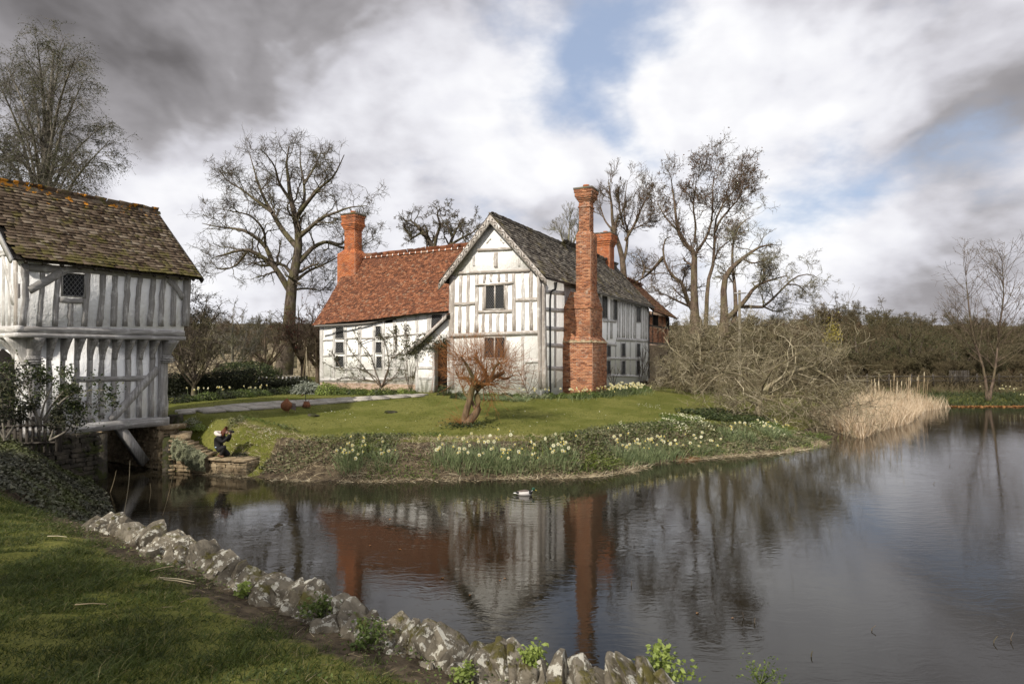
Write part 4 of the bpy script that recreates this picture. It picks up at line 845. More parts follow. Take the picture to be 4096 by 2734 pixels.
chimney('massive red brick chimney stack rising against the side wall', st, 12.22, 'brick', 240)
st = [((13.70, 15.10, 2.6, 3.75), (13.70, 15.10, 2.6, 3.75), 4.5, 9.95), ((13.70, 15.10, 2.6, 3.75), (13.86, 14.70, 2.76, 3.5), 9.95, 10.2), ((13.88, 14.68, 2.78, 3.48), (13.88, 14.68, 2.78, 3.48), 10.2, 11.45)] + corb(13.88, 14.68, 2.78, 3.48, [11.45, 11.55, 11.65, 11.75, 11.85, 12.2, 12.35], [.04, .08, .12, .16, .13, .16])
chimney('orange brick chimney at the left end of the red roof', st, 12.35, 'brick_orange', 60)
st = [((2.2, 3.2, 17.7, 18.9), (2.2, 3.2, 17.7, 18.9), 9.5, 11.9)] + corb(2.2, 3.2, 17.7, 18.9, [11.9, 12.05, 12.2, 12.55, 12.75], [.05, .11, .17, .2])
chimney('short orange brick chimney on the ridge behind the big stack', st, 12.75, 'brick_orange', 0)
# --- porch tucked between the gable and the red range
pf = Face(HR - hu * (GWD + .02), -hu, -hv)
pw_ = 2.05
b = slab(pf, [(1.02, HB), (pw_, HB), (pw_, 4.0), (1.02, 4.35)], -.12, -.03); obj('porch_panel', b, M['plaster'], house)
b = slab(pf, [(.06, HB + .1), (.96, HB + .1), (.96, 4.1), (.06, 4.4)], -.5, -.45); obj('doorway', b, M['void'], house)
for a, c, zt in ((0.0, .10, 4.9), (.92, 1.06, 4.45), (pw_ - .1, pw_ + .05, 4.1)): obj('porch_post', strip(pf, [(a, HB), (c, HB), (c, zt), (a, zt)], .02, .12), WS, house)
for z_ in (2.35, 2.9, 3.95): obj('porch_rail', strip(pf, [(1.06, z_), (pw_ - .1, z_), (pw_ - .1, z_ + .13), (1.06, z_ + .13)], .004, .06), WS, house)
pr = lambda s, o, z: pf.pt((s, z), o)
roof_slope(house, pr(2.5, .30, 3.75), pr(2.5, -.62, 3.75), pr(-.06, .30, 5.75), pr(-.06, -.62, 5.75), .10, .17, .014, 'tile_red', 0, .01, 1.2, base='porch_roof')
obj('porch_bargeboard', strip(pf, [(2.5, 3.58), (2.5, 3.74), (-.02, 5.72), (-.02, 5.52)], .32, -.27), OB, house)
obj('wall', slab(pf, [(0.02, 4.3), (1.9, 4.2), (.02, 5.55)], -.14, -.06), M['plaster'], house, label='small plaster gable over the porch')
br = B(); tube1(br, [pf.pt((.93, HB), .25), pf.pt((.86, HB + 1.25), .06)], .014, .014, 6); bo = thing('broom', 'wooden broom leaning at the porch doorway', 'broom', tuple(pf.pt((.93, HB), .25)))
obj('handle', br, M['rust'], bo); bb = B(); bb.box(pf.pt((.93, HB + .08), .24), np.array([[*hu, 0], [*hv, 0], [0, 0, 1]]), (.22, .06, .16)); obj('head', bb, M['straw_dark'], bo)
# ------------------------------------------------------------------ trees
def plen(pts): return np.linalg.norm(np.diff(pts, axis=1), axis=2).sum(1)
def sprout(pts, rad, n, lenr, ang, Pn=6, wig=.25, up=.0, tr=(.25, 1.0), rr=.6, rend=.35, rmin=.01, grav=0.0, absl=None, cap=99.0):
    N, Pp, _ = pts.shape; cnt = rng.poisson(n, N) if n < 1.5 else np.maximum(1, np.round(rng.normal(n, n * .2, N))).astype(int)
    idx = np.repeat(np.arange(N), cnt); K = len(idx)
    if K == 0: return np.zeros((0, Pn, 3)), np.zeros((0, Pn))
    t = rng.uniform(tr[0], tr[1], K); f = t * (Pp - 1); i = np.minimum(f.astype(int), Pp - 2); f = (f - i)[:, None]
    p = pts[idx, i] * (1 - f) + pts[idx, i + 1] * f; T = nrm(pts[idx, i + 1] - pts[idx, i]); r = rad[idx, i] * (1 - f[:, 0]) + rad[idx, i + 1] * f[:, 0]
    a = np.radians(rng.uniform(ang[0], ang[1], K))[:, None]; pr = nrm(np.cross(T, rng.normal(0, 1, (K, 3)))); d = nrm(np.cos(a) * T + np.sin(a) * pr)
    L = (plen(pts)[idx] if absl is None else np.full(K, absl)) * rng.uniform(lenr[0], lenr[1], K) * (1.15 - .5 * t); L = np.minimum(L, cap * rng.uniform(.6, 1.0, K)); st = (L / (Pn - 1))[:, None]
    out = [p]; 
    for s in range(Pn - 1):
        d = nrm(d + rng.normal(0, wig, (K, 3)) + np.array([0, 0, up - grav * (s + 1)])); p = p + d * st; out.append(p)
    r0 = np.maximum(r * rr, rmin); R_ = r0[:, None] * np.linspace(1, rend, Pn)[None]; return np.stack(out, 1), np.maximum(R_, rmin * .6)
def limb3(pxs, Y0, dy=0.0, n=12, wob=.0):
    """a limb traced in the picture, leaning dy metres in depth towards its tip"""
    p = np.asarray(pxs, float); f = np.linspace(0, 1, len(p)); P_ = np.array([W(a, c, Y0 + dy * q) for (a, c), q in zip(p, f)]); return bezier(P_, n)
def tree(name, label, limbs, levels, bark, twig=None, leaf=None, group=None, cat='tree', sides=(8, 5, 4, 3, 3), keep=None, slim=1.0, trunk_keep=True):
    """limbs: list of (points (n,3), r0, r1); levels: kwargs for sprout; leaf: (material, size, per twig, spread)"""
    base = limbs[0][0][0]; root = thing(name, label, cat, tuple(base), group)
    P_ = np.stack([bezier(l[0], 12) for l in limbs]); Rd = np.stack([np.linspace(l[1], l[2], 12) for l in limbs])
    Rd = np.maximum(Rd * (slim if not trunk_keep else np.where(np.arange(len(Rd)) == 0, (1 + slim) / 2, slim)[:, None]), np.minimum(Rd, .012)); Rd[0, 0] *= 1.5; Rd[0, 1] *= 1.12
    b = B(); tubes(b, P_, Rd, sides[0]); obj('trunk', b, M[bark], root, True)
    c = B(); pts, rad = P_, Rd; lv = levels
    for i, kw in enumerate(lv):
        kw = dict(kw); also = kw.pop('also', None)
        np_, nr_ = sprout(pts, rad, **kw)
        if also is not None and i > 0:
            ap, ar = sprout(prev[0], prev[1], **{**kw, **also}); np_ = np.concatenate([np_, ap]); nr_ = np.concatenate([nr_, ar])
        prev = (pts, rad); pts, rad = np_, nr_; tubes(c, pts, rad, sides[min(i + 1, 4)])
    obj('crown', c, M[twig or bark], root, True)
    if leaf is not None:
        mt, sz, per, spread = leaf; cnt = rng.poisson(per, len(pts)); ii = np.repeat(np.arange(len(pts)), cnt); tt = rng.integers(0, pts.shape[1], len(ii)); q = pts[ii, tt] + rng.normal(0, spread, (len(ii), 3))
        if keep is not None: q = q[keep(q)]
        lb = B(); leaves(lb, q, sz); obj('leaves', lb, M[mt], root)
    return root
co = lambda x, y: (640 + .7018 * x, 500 + .7018 * y)
def CO(l): return [co(*p) for p in l]
YO = 52.0
oak = [(CO([(700, 1440), (735, 1180), (745, 980), (760, 860), (785, 740), (790, 640), (775, 540), (745, 430), (735, 330), (720, 230), (735, 120)]), 0, .66, .06),
       (CO([(742, 950), (700, 880), (645, 800), (570, 745), (500, 712), (430, 720), (360, 740), (290, 760)]), -2, .42, .04), (CO([(645, 800), (600, 690), (500, 610), (420, 590), (330, 580), (240, 560)]), 3, .30, .04),
       (CO([(785, 700), (700, 600), (640, 500), (590, 410), (550, 300), (510, 160)]), 4, .36, .04), (CO([(640, 500), (560, 440), (470, 370), (390, 320), (340, 260)]), 2, .18, .03), (CO([(600, 690), (590, 600), (520, 520), (430, 495), (300, 470)]), -3, .18, .03),
       (CO([(795, 780), (870, 700), (950, 665), (1030, 680), (1060, 650), (1150, 560)]), 3, .30, .04), (CO([(790, 640), (850, 590), (920, 530), (1000, 500), (1080, 470), (1180, 460)]), -3, .28, .04), (CO([(780, 520), (840, 440), (910, 360), (990, 290), (1050, 170)]), -4, .28, .04),
       (CO([(770, 560), (820, 440), (820, 330), (800, 220), (800, 120)]), 5, .24, .04), (CO([(745, 430), (680, 330), (650, 230), (570, 130)]), -3, .2, .04), (CO([(950, 665), (1050, 700), (1130, 700), (1240, 640)]), 5, .18, .03), (CO([(820, 340), (880, 240), (930, 130)]), 2, .16, .03),
       (CO([(780, 880), (850, 830), (920, 800), (1000, 760), (1060, 720)]), 4, .2, .03), (CO([(500, 712), (430, 800), (340, 820), (280, 760)]), 3, .15, .03), (CO([(750, 940), (840, 930), (920, 940), (980, 880)]), 5, .15, .03)]
LV_OAK = [dict(cap=3.1, n=11, lenr=(.3, .58), ang=(30, 75), Pn=8, wig=.30, up=.08, tr=(.2, .98), rr=.45), dict(n=7, lenr=(.35, .65), ang=(30, 75), Pn=6, wig=.32, up=.05, rr=.55, rmin=.018), dict(n=4, lenr=(.4, .85), ang=(25, 80), Pn=4, wig=.42, up=.05, rr=.6, rmin=.014, also=dict(n=3, lenr=(.2, .35))), dict(n=1.9, lenr=(.6, 1.1), ang=(20, 65), Pn=2, wig=.28, up=.04, rr=.7, rmin=.009, rend=.6)]
tree('oak_tree', 'great spreading bare oak standing behind the left chimney', [(limb3(p, YO, dy), r0, r1) for p, dy, r0, r1 in oak], LV_OAK, 'bark_oak', slim=.72)
# gnarled low oak over the red roof
ck = lambda x, y: (1200 + .5102 * x, 820 + .5102 * y)
YK = 74.0
kn = [([(1750, 1260), (1745, 1080), (1735, 1010), (1720, 970), (1690, 925), (1665, 900), (1640, 880)], 0, .7, .08), ([(1735, 1010), (1745, 950), (1760, 900), (1750, 860), (1760, 830)], -3, .4, .07), ([(1742, 1060), (1790, 1000), (1810, 950), (1830, 910), (1860, 870)], 3, .5, .08), ([(1800, 980), (1850, 950), (1890, 930), (1930, 890)], -2, .3, .06), ([(1690, 925), (1650, 950), (1630, 930), (1610, 900)], 2, .25, .05), ([(1810, 950), (1790, 900), (1800, 860)], 2, .25, .05)]
LV_KN = [dict(cap=2.6, n=10, lenr=(.32, .6), ang=(35, 90), Pn=6, wig=.42, up=.12, rr=.6), dict(n=6, lenr=(.3, .6), ang=(30, 85), Pn=5, wig=.45, up=.08, rr=.62, rmin=.03), dict(n=6, lenr=(.3, .7), ang=(25, 80), Pn=4, wig=.4, up=.05, rr=.65, rmin=.02), dict(n=3, lenr=(.5, .9), ang=(20, 70), Pn=2, wig=.3, rr=.7, rmin=.016, rend=.7)]
tree('oak_tree', 'gnarled dark oak whose crown shows above the red roof', [(limb3(p, YK, dy), r0, r1) for p, dy, r0, r1 in kn], LV_KN, 'bark_oak', slim=.6)
# trees behind the right end of the house
cr = lambda x, y: (2300 + .4464 * x, 650 + .4464 * y)
CR = lambda l: [cr(*p) for p in l]
LV_ASH = [dict(cap=2.8, n=12, lenr=(.3, .6), ang=(20, 50), Pn=8, wig=.18, up=.14, rr=.5), dict(n=7, lenr=(.3, .6), ang=(18, 50), Pn=6, wig=.2, up=.12, rr=.6, rmin=.022), dict(n=4.5, lenr=(.35, .7), ang=(15, 50), Pn=4, wig=.2, up=.1, rr=.65, rmin=.013), dict(n=2.2, lenr=(.5, 1.0), ang=(15, 45), Pn=2, wig=.18, up=.08, rr=.7, rmin=.010, rend=.6)]
ya = 68.0; ash = [([(440, 1250), (435, 1000), (420, 840), (380, 700), (340, 580), (330, 400), (310, 250), (300, 150)], 0, .5, .04), ([(430, 900), (460, 780), (470, 620), (440, 480), (450, 300), (470, 160)], 3, .32, .04), ([(450, 700), (520, 580), (580, 440), (640, 320), (650, 230)], -3, .26, .04), ([(350, 620), (270, 520), (230, 400), (210, 280)], 2, .22, .03), ([(430, 560), (400, 400), (390, 220)], -2, .2, .03), ([(470, 620), (600, 560), (700, 520)], 2, .16, .03)]
tree('ash_tree', 'tall bare ash with upswept twigs behind the middle chimney', [(limb3(CR(p), ya, dy), r0, r1) for p, dy, r0, r1 in ash], LV_ASH, 'bark_brown', slim=.6)
tree('ash_tree', 'faint bare tree top over the stone-tiled ridge, left of the tall stack', [(limb3([(2285, 1200), (2280, 1050), (2275, 960), (2280, 870)], 96, 0), .35, .05), (limb3([(2280, 1040), (2250, 960), (2235, 900)], 96, 2), .2, .04), (limb3([(2280, 1000), (2310, 930), (2320, 880)], 96, -2), .2, .04)], LV_ASH, 'bark_grey')
yb = 58.0; mst = [([(1075, 1540), (1072, 1300), (1065, 1050), (1070, 880), (1060, 800), (980, 720), (920, 600), (900, 430), (880, 280), (860, 140)], 0, .55, .05), ([(1065, 830), (1120, 760), (1190, 640), (1230, 480), (1230, 300), (1240, 150), (1260, 50)], 2, .36, .04), ([(1070, 720), (1080, 560), (1060, 400), (1080, 220), (1090, 100)], -3, .26, .04), ([(930, 620), (820, 500), (760, 400), (720, 300)], 3, .22, .03),
                 ([(1170, 1500), (1180, 1300), (1190, 1080), (1240, 900), (1250, 700), (1260, 520), (1330, 360), (1380, 200), (1410, 60)], 4, .5, .05), ([(1255, 620), (1300, 520), (1400, 400), (1480, 300), (1520, 120)], -3, .28, .04), ([(1330, 360), (1430, 250), (1500, 200), (1550, 180)], 3, .18, .03), ([(1240, 900), (1290, 780), (1390, 700), (1460, 640)], -3, .2, .03)]
LV_MS = [dict(cap=3.1, n=14, lenr=(.28, .55), ang=(25, 60), Pn=7, wig=.24, up=.12, rr=.45), dict(n=7, lenr=(.35, .65), ang=(20, 60), Pn=5, wig=.28, up=.08, rr=.55, rmin=.018), dict(n=4.5, lenr=(.35, .75), ang=(20, 60), Pn=4, wig=.3, up=.06, rr=.65, rmin=.014), dict(n=2.6, lenr=(.6, 1.1), ang=(15, 60), Pn=2, wig=.25, up=.03, rr=.7, rmin=.011, rend=.6)]
tree('lime_tree', 'tall twin-trunked tree holding withered brown leaves right of the house', [(limb3(CR(p), yb, dy), r0, r1) for p, dy, r0, r1 in mst], LV_MS, 'bark_brown', slim=.45, leaf=('leaf_dead', .16, .36, .25), keep=lambda q: q[:, 2] > 8.0)
yc = 53.0; lean = [([(1330, 1560), (1340, 1330), (1330, 1180), (1350, 1020), (1420, 930), (1500, 860), (1600, 790), (1700, 740), (1850, 740)], 0, .45, .04), ([(1420, 1440), (1440, 1300), (1430, 1100), (1410, 900), (1420, 700), (1480, 560), (1600, 470)], 2, .36, .04), ([(1340, 1420), (1520, 1240), (1600, 1130), (1700, 1070), (1800, 1040), (1900, 1010)], -2, .36, .05), ([(1690, 1075), (1695, 980), (1690, 880)], 0, .22, .14),
                   ([(1480, 1290), (1600, 1290), (1690, 1290), (1800, 1190), (1900, 1090), (1990, 1020), (2110, 1000), (2180, 1040)], 3, .26, .03), ([(1690, 1290), (1800, 1330), (1950, 1300)], 4, .14, .03), ([(1900, 1090), (2000, 1100), (2080, 1170), (2100, 1150)], 3, .12, .02), ([(1500, 860), (1600, 900), (1750, 860)], -3, .18, .03)]
tree('oak_tree', 'leaning gnarled tree reaching out over the orchard at the right', [(limb3(CR(p), yc, dy), r0, r1) for p, dy, r0, r1 in lean], [dict(cap=2.6, n=10, lenr=(.3, .55), ang=(30, 75), Pn=7, wig=.32, up=.06, rr=.45), dict(n=6.5, lenr=(.35, .7), ang=(30, 80), Pn=5, wig=.4, up=.03, rr=.6, rmin=.02), dict(n=4.5, lenr=(.35, .8), ang=(25, 80), Pn=4, wig=.4, rr=.6, rmin=.013), dict(n=2.2, lenr=(.5, 1), ang=(20, 70), Pn=2, wig=.3, rr=.7, rmin=.011, rend=.6)], 'bark_brown', 'bark_grey', slim=.6, leaf=('leaf_dead', .16, .05, .1), keep=lambda q: q[:, 0] < 19)
rb = 62.0; tree('oak_tree', 'bare tree with crossing boughs close behind the brown far roof', [(limb3(CR([(1130, 1560), (1100, 1380), (1030, 1290), (990, 1180), (960, 1080), (880, 1020), (820, 930), (790, 820), (800, 700), (860, 660)]), rb), .35, .05), (limb3(CR([(960, 1080), (980, 1000), (985, 940)]), rb, -2), .14, .04), (limb3(CR([(790, 850), (720, 930), (640, 1010), (560, 1060), (470, 1090)]), rb, 3), .3, .05), (limb3(CR([(1030, 1290), (900, 1230), (800, 1180), (700, 1170)]), rb, -3), .2, .03), (limb3(CR([(600, 1040), (620, 920), (560, 800)]), rb, 2), .14, .03)], LV_OAK, 'bark_brown', slim=.65)
# weeping birch behind the gatehouse
yw = 30.0; bz = gz((150 - CX) / F * yw, yw)
bl = [([(165, 1520), (170, 1100), (175, 800), (190, 560), (205, 360), (215, 200)], 0, .34, .03)]
for x0, y0, x1, y1, dyy in [(172, 900, 60, 420, 2), (172, 850, 330, 330, -1), (175, 820, 410, 500, 2), (173, 950, -60, 520, -2), (180, 700, 110, 260, 3), (180, 720, 300, 230, -3), (172, 980, 440, 560, -1), (172, 1000, 20, 600, 1), (172, 1000, 380, 620, 3), (185, 600, 260, 170, 2), (185, 600, 150, 180, -2), (172, 930, -20, 300, -2), (172, 1000, 300, 640, -3), (178, 760, 20, 250, 1), (172, 1000, 130, 500, -4), (172, 1000, 230, 560, 4)]:
    bl.append(([(x0, y0), (x0 + (x1 - x0) * .45, y0 + (y1 - y0) * .6), (x1, y1)], dyy, .09, .015))
tree('weeping_birch', 'tall weeping birch with hanging green-tinged twigs behind the gatehouse', [(limb3(p, yw, dy), r0, r1) for p, dy, r0, r1 in bl], [dict(cap=2.4, n=16, lenr=(.16, .3), ang=(20, 55), Pn=6, wig=.15, up=.06, rr=.45, grav=.03), dict(n=9, lenr=(.4, .8), ang=(20, 65), Pn=6, wig=.14, up=-.02, rr=.5, rmin=.008, grav=.07), dict(n=3.4, lenr=(.5, 1.1), ang=(20, 60), Pn=3, wig=.1, up=-.12, rr=.7, rmin=.005, rend=.6, grav=.10)], 'bark_birch', leaf=('leaf_birch', .07, 2.0, .06))
# red-stemmed willow on the lawn
cw = lambda l: [(1650 + .2678 * x, 1300 + .2678 * y) for x, y in l]
yt = onland(1862, 1702)[1]
wl = [([(790, 1500), (900, 1370), (975, 1270), (975, 1130), (960, 1000), (1000, 920), (1120, 850), (1250, 760), (1380, 700)], .1, .15, .06), ([(760, 1490), (800, 1300), (850, 1130), (880, 1000), (930, 880), (960, 840)], -.2, .13, .09), ([(930, 1240), (885, 1130), (800, 1050), (760, 980), (740, 900)], .3, .06, .03), ([(940, 870), (820, 790), (700, 780), (650, 700)], .5, .07, .03), ([(955, 850), (860, 700), (790, 560), (720, 470)], -.5, .08, .03), ([(1060, 880), (1100, 740), (1030, 600), (930, 480)], .6, .08, .03), ([(930, 880), (1040, 860), (1120, 860)], .1, .09, .07), ([(1200, 790), (1220, 640), (1300, 560)], -.6, .06, .03), ([(1250, 760), (1400, 800), (1500, 740)], .5, .05, .02)]
tree('willow_tree', 'small twisted tree on the lawn with a haze of rust-red shoots', [(limb3(cw(p), yt, dy), r0, r1) for p, dy, r0, r1 in wl], [dict(n=11, lenr=(.5, 1.2), ang=(20, 90), Pn=6, wig=.16, up=.15, tr=(.55, 1.0), rr=.22, rmin=.008, absl=.85), dict(n=7, lenr=(.6, 1.3), ang=(15, 65), Pn=5, wig=.13, up=.08, tr=(.1, .9), rr=.6, rmin=.0045, rend=.5, absl=.9), dict(n=3, lenr=(.4, .9), ang=(15, 50), Pn=4, wig=.12, up=.03, rr=.8, rmin=.0032, rend=.7)], 'bark_trunk_red', 'bark_red')
b0 = onland(1862, 1702); bq = np.repeat(b0[None], 60, 0) + rng.normal(0, .1, (60, 3)) * [1, 1, .3]; dq = nrm(np.stack([rng.normal(-.8, .8, 60), rng.normal(0, .5, 60), np.full(60, 1.0)], 1)); Lq = rng.uniform(.4, 1.3, 60)
pt = np.stack([bq + dq * Lq[:, None] * f + np.array([0, 0, -.25]) * f * f * Lq[:, None] for f in np.linspace(0, 1, 5)], 1); bb = B(); tubes(bb, pt, np.broadcast_to(np.linspace(.006, .003, 5), (60, 5)), 3)
obj('basal_shoots', bb, M['bark_red'], bpy.data.objects['willow_tree'])
# old apple trees sprawling to the water
def apple(name, label, px, py, Y0, limbs_px, dens):
    lim = [(limb3(p, Y0, dy), r0, r1) for p, dy, r0, r1 in limbs_px]
    return tree(name, label, lim, [dict(n=14 * dens, lenr=(.35, .7), ang=(25, 85), Pn=8, wig=.34, up=.02, tr=(.12, 1), rr=.42, rmin=.014), dict(n=8, lenr=(.35, .75), ang=(30, 85), Pn=6, wig=.36, up=-.01, rr=.55, rmin=.009), dict(n=6.5, lenr=(.4, .9), ang=(25, 85), Pn=4, wig=.34, up=-.03, rr=.65, rmin=.0075, rend=.5, grav=.02)], 'bark_apple', slim=.5)
pa = onland(2775, 1574); Ya = pa[1]
apple('apple_tree', 'old pale-twigged apple tree with a stubby trunk on the lawn', 2775, 1574, Ya, [([(2775, 1582), (2778, 1540), (2790, 1500), (2840, 1430), (2900, 1400), (3000, 1390)], 0, .24, .05), ([(2785, 1510), (2740, 1450), (2710, 1400), (2700, 1360)], 1, .14, .04), ([(2790, 1500), (2850, 1380), (2920, 1330), (3010, 1310)], -2, .16, .04), ([(2780, 1530), (2860, 1490), (2960, 1480), (3060, 1500)], -3, .16, .04), ([(2785, 1520), (2720, 1480), (2680, 1500), (2660, 1540)], -2, .12, .03), ([(2800, 1480), (2800, 1390), (2790, 1320)], 2, .12, .03)], 1.0)
pb_ = onland(3035, 1668); Yb = pb_[1]
apple('apple_tree', 'sprawling apple tree whose tangled boughs droop into the pond', 3035, 1668, Yb, [([(3030, 1680), (3035, 1620), (3060, 1560), (3140, 1500), (3240, 1470), (3330, 1520), (3400, 1620)], 0, .22, .04), ([(3045, 1600), (3000, 1530), (2930, 1490), (2860, 1510), (2800, 1580)], -1, .15, .03), ([(3060, 1560), (3080, 1480), (3130, 1420), (3200, 1400)], 2, .14, .03), ([(3050, 1590), (3150, 1580), (3260, 1600), (3350, 1660), (3420, 1720)], -2, .18, .03), ([(3050, 1590), (3120, 1610), (3200, 1660), (3260, 1730)], -1.5, .14, .03), ([(3040, 1620), (2980, 1600), (2920, 1640)], -1.5, .1, .03), ([(3140, 1500), (3250, 1540), (3330, 1600), (3380, 1680), (3440, 1740)], 1, .12, .02), ([(3240, 1470), (3300, 1430), (3340, 1400)], 1, .08, .02)], 1.15)
# saplings by the far water
for px, pyt, nm in ((3880, 1045, 'thin pale alder leaning left on the far bank'), (3995, 1015, 'thin pale alder nearest the right edge on the far bank')):
    y0 = 46.0; x1 = px - 20 if px < 3900 else px + 10
    lim = [(limb3([(px + (70 if px < 3900 else -40), 1600), (px + (55 if px < 3900 else -15), 1480), (px + (10 if px < 3900 else 0), 1330), (x1 + 10, 1180), (x1, pyt)], y0), .13, .012)]
    tree('alder_tree', nm, lim, [dict(n=34, lenr=(.22, .42), ang=(30, 60), Pn=6, wig=.08, up=.10, tr=(.25, .97), rr=.35, rmin=.016), dict(n=5, lenr=(.25, .5), ang=(25, 60), Pn=4, wig=.12, up=.05, rr=.6, rmin=.010), dict(n=2, lenr=(.4, .8), ang=(25, 60), Pn=3, wig=.12, rr=.7, rmin=.009, rend=.7)], 'bark_brown', 'bark_brown', slim=.55)
# small trees in the left background
def simple(name, label, px, pyb, Y0, h, spread, bark, twig=None, leaf=None, lv=None, nl=6, r=.16, lean=0.0, group=None):
    base = W(px, pyb, Y0); base[2] = gz(base[0], base[1]) - .05; tr_ = []
    for i in range(nl):
        a = 2 * math.pi * i / nl + rng.uniform(-.4, .4); e = np.array([math.cos(a) * spread * rng.uniform(.5, 1), math.sin(a) * spread * rng.uniform(.5, 1), h * rng.uniform(.65, 1.0)]); s0 = base + np.array([lean * .2, 0, h * rng.uniform(.12, .3)])
        tr_.append((np.array([s0, s0 + (base + e - s0) * np.array([.55, .55, .4]), base + e]), r * .5, .02))
    tr_.insert(0, (np.array([base, base + [lean * .2, 0, h * .35], base + [lean * .7, 0, h * .7], base + [lean, 0, h]]), r, .02))
    return tree(name, label, tr_, lv or [dict(n=9, lenr=(.25, .5), ang=(25, 70), Pn=6, wig=.28, up=.06, rr=.5, rmin=.02), dict(n=6, lenr=(.35, .7), ang=(25, 75), Pn=5, wig=.3, up=.04, rr=.6, rmin=.013), dict(n=3.6, lenr=(.4, .8), ang=(20, 70), Pn=2, wig=.25, rr=.65, rmin=.010, rend=.6)], bark, twig, leaf, group)
simple('thorn_tree', 'dark spiky thorn tree rising over the clipped hedge', 775, 1500, 29.0, 3.6, 1.5, 'bark_oak', nl=8, r=.10)
simple('yew_tree', 'dense dark twiggy tree directly behind the gatehouse corner', 735, 1480, 34.0, 6.2, 1.8, 'bark_oak', nl=10, r=.16, leaf=('leaf_hedge', .09, .6, .06))
simple('apple_tree', 'little lichened fruit tree in front of the ruined wall', 930, 1480, 42.0, 4.6, 2.4, 'bark_grey', nl=6, r=.14)
simple('plum_tree', 'purple-leaved bare thicket tree beneath the great oak', 1215, 1500, 43.0, 5.4, 2.6, 'bark_brown', leaf=('leaf_red', .10, 1.0, .06), nl=8, r=.2, lean=-.4)
simple('plum_tree', 'brown bushy tree between the oak trunk and the house corner', 1270, 1500, 41.0, 4.6, 1.6, 'bark_brown', nl=8, r=.16)
simple('hazel_tree', 'bare spreading hazel low behind the oak', 1060, 1500, 47.0, 4.6, 3.2, 'bark_brown', nl=8, r=.14)
# ------------------------------------------------------------------ woods on the rising ground
def wood_proto(h, spread, dens, haze, hs=.55, seed=0):
    lim = []
    for i in range(8):
        a = 2 * math.pi * i / 8 + rng.uniform(-.3, .3); s0 = np.array([0, 0, h * rng.uniform(.2, .4)]); e = np.array([math.cos(a) * spread * rng.uniform(.6, 1), math.sin(a) * spread * rng.uniform(.6, 1), h * rng.uniform(.6, .95)]); lim.append((np.array([s0, s0 + (e - s0) * [.5, .5, .6], e]), h * .016, .03))
    lim.insert(0, (np.array([[0, 0, -.4], [.1, 0, h * .35], [-.1, .1, h * .7], [0, 0, h]]), h * .03, .03))
    P_ = np.stack([bezier(l[0], 12) for l in lim]); Rd = np.stack([np.linspace(l[1], l[2], 12) for l in lim]); t = B(); tubes(t, P_, Rd, 6); c = B()
    p1, r1 = sprout(P_, Rd, 8, (.25, .45), (25, 70), 5, .3, .08, rmin=.05); tubes(c, p1, r1, 3); p2, r2 = sprout(p1, r1, 6, (.35, .7), (25, 75), 4, .3, .06, rmin=.035); tubes(c, p2, r2, 3); p3, r3 = sprout(p2, r2, dens, (.4, .9), (20, 70), 3, .3, .05, rmin=.026, rend=.7); tubes(c, p3, r3, 3)
    hb = B(); q = p3.reshape(-1, 3); q = q[rng.integers(0, len(q), haze)] + rng.normal(0, .16, (haze, 3)); blades(hb, q, rng.normal(0, 1, (haze, 3)) + [0, 0, .7], rng.uniform(hs * .5, hs, haze), .045, .1, 1)
    return mesh('trunk', t, M['bark_wood'], True), mesh('crown', c, M['bark_wood'], True), mesh('twigs', hb, M['twig_haze'])
protos = [wood_proto(9, 3.6, 4, 2600), wood_proto(8, 4.4, 4, 2600), wood_proto(10, 3.0, 4, 2400), wood_proto(6.5, 3.6, 4, 3400, .5)]
def wood_tree(name, label, x, y, s, pi, group, z=None):
    o = thing(name, label, 'tree', (x, y, (gz(x, y) if z is None else z)), group)
    o.scale = (s, s, s * random.uniform(.9, 1.1)); o.rotation_euler = (0, 0, random.uniform(0, 6.28))
    for nm, me in zip(('trunk', 'crown', 'twigs'), protos[pi]):
        c = bpy.data.objects.new(nm, me); col.objects.link(c); c.parent = o
    return o
def skyline(px): return np.interp(px, [-400, 700, 900, 1150, 1300, 2600, 2800, 2950, 3150, 3300, 3500, 3700, 3850, 4000, 4500], [1290, 1285, 1265, 1275, 1290, 1300, 1285, 1275, 1262, 1250, 1258, 1265, 1285, 1290, 1290])
n = 0
for row, (Y0, step) in enumerate(((150, 70), (115, 62), (92, 60))):
    for px in list(range(-200, 1420, step + 25)) + list(range(2560, 4420, step)):
        p_ = px + rng.uniform(-20, 20); Yq = Y0 * rng.uniform(.93, 1.07); x = (p_ - CX) / F * Yq; zt = CAMZ - (skyline(p_) + row * 24 + (rng.uniform(-34, 26) if row == 0 else rng.uniform(-12, 34)) - HY) / F * Yq; zg = gz(x, Yq); pi = int(rng.integers(0, 4)); hh = (9, 8, 10, 6.5)[pi]
        s = max(.45, (zt - zg) / hh); side = 'right of the house' if px > 2000 else 'behind the ruined wall'
        wood_tree('woodland_tree', f'bare brown woodland tree on the rising ground {side}', x, Yq, s, pi, f'woodland trees {side}')
for px in range(2640, 4400, 58):
    p_ = px + rng.uniform(-25, 25); Yq = rng.uniform(53, 60); x = (p_ - CX) / F * Yq; wood_tree('scrub_tree', 'low brown thicket tree close behind the far bank', x, Yq, rng.uniform(.28, .5), 3, 'thicket trees behind the far bank')
for px in range(2640, 4330, 72):
    p_ = px + rng.uniform(-25, 25); Yq = rng.uniform(60, 78); x = (p_ - CX) / F * Yq; wood_tree('scrub_tree', 'low bushy scrub tree along the far side of the pond', x, Yq, rng.uniform(.38, .66), 3, 'scrub trees beyond the pond')
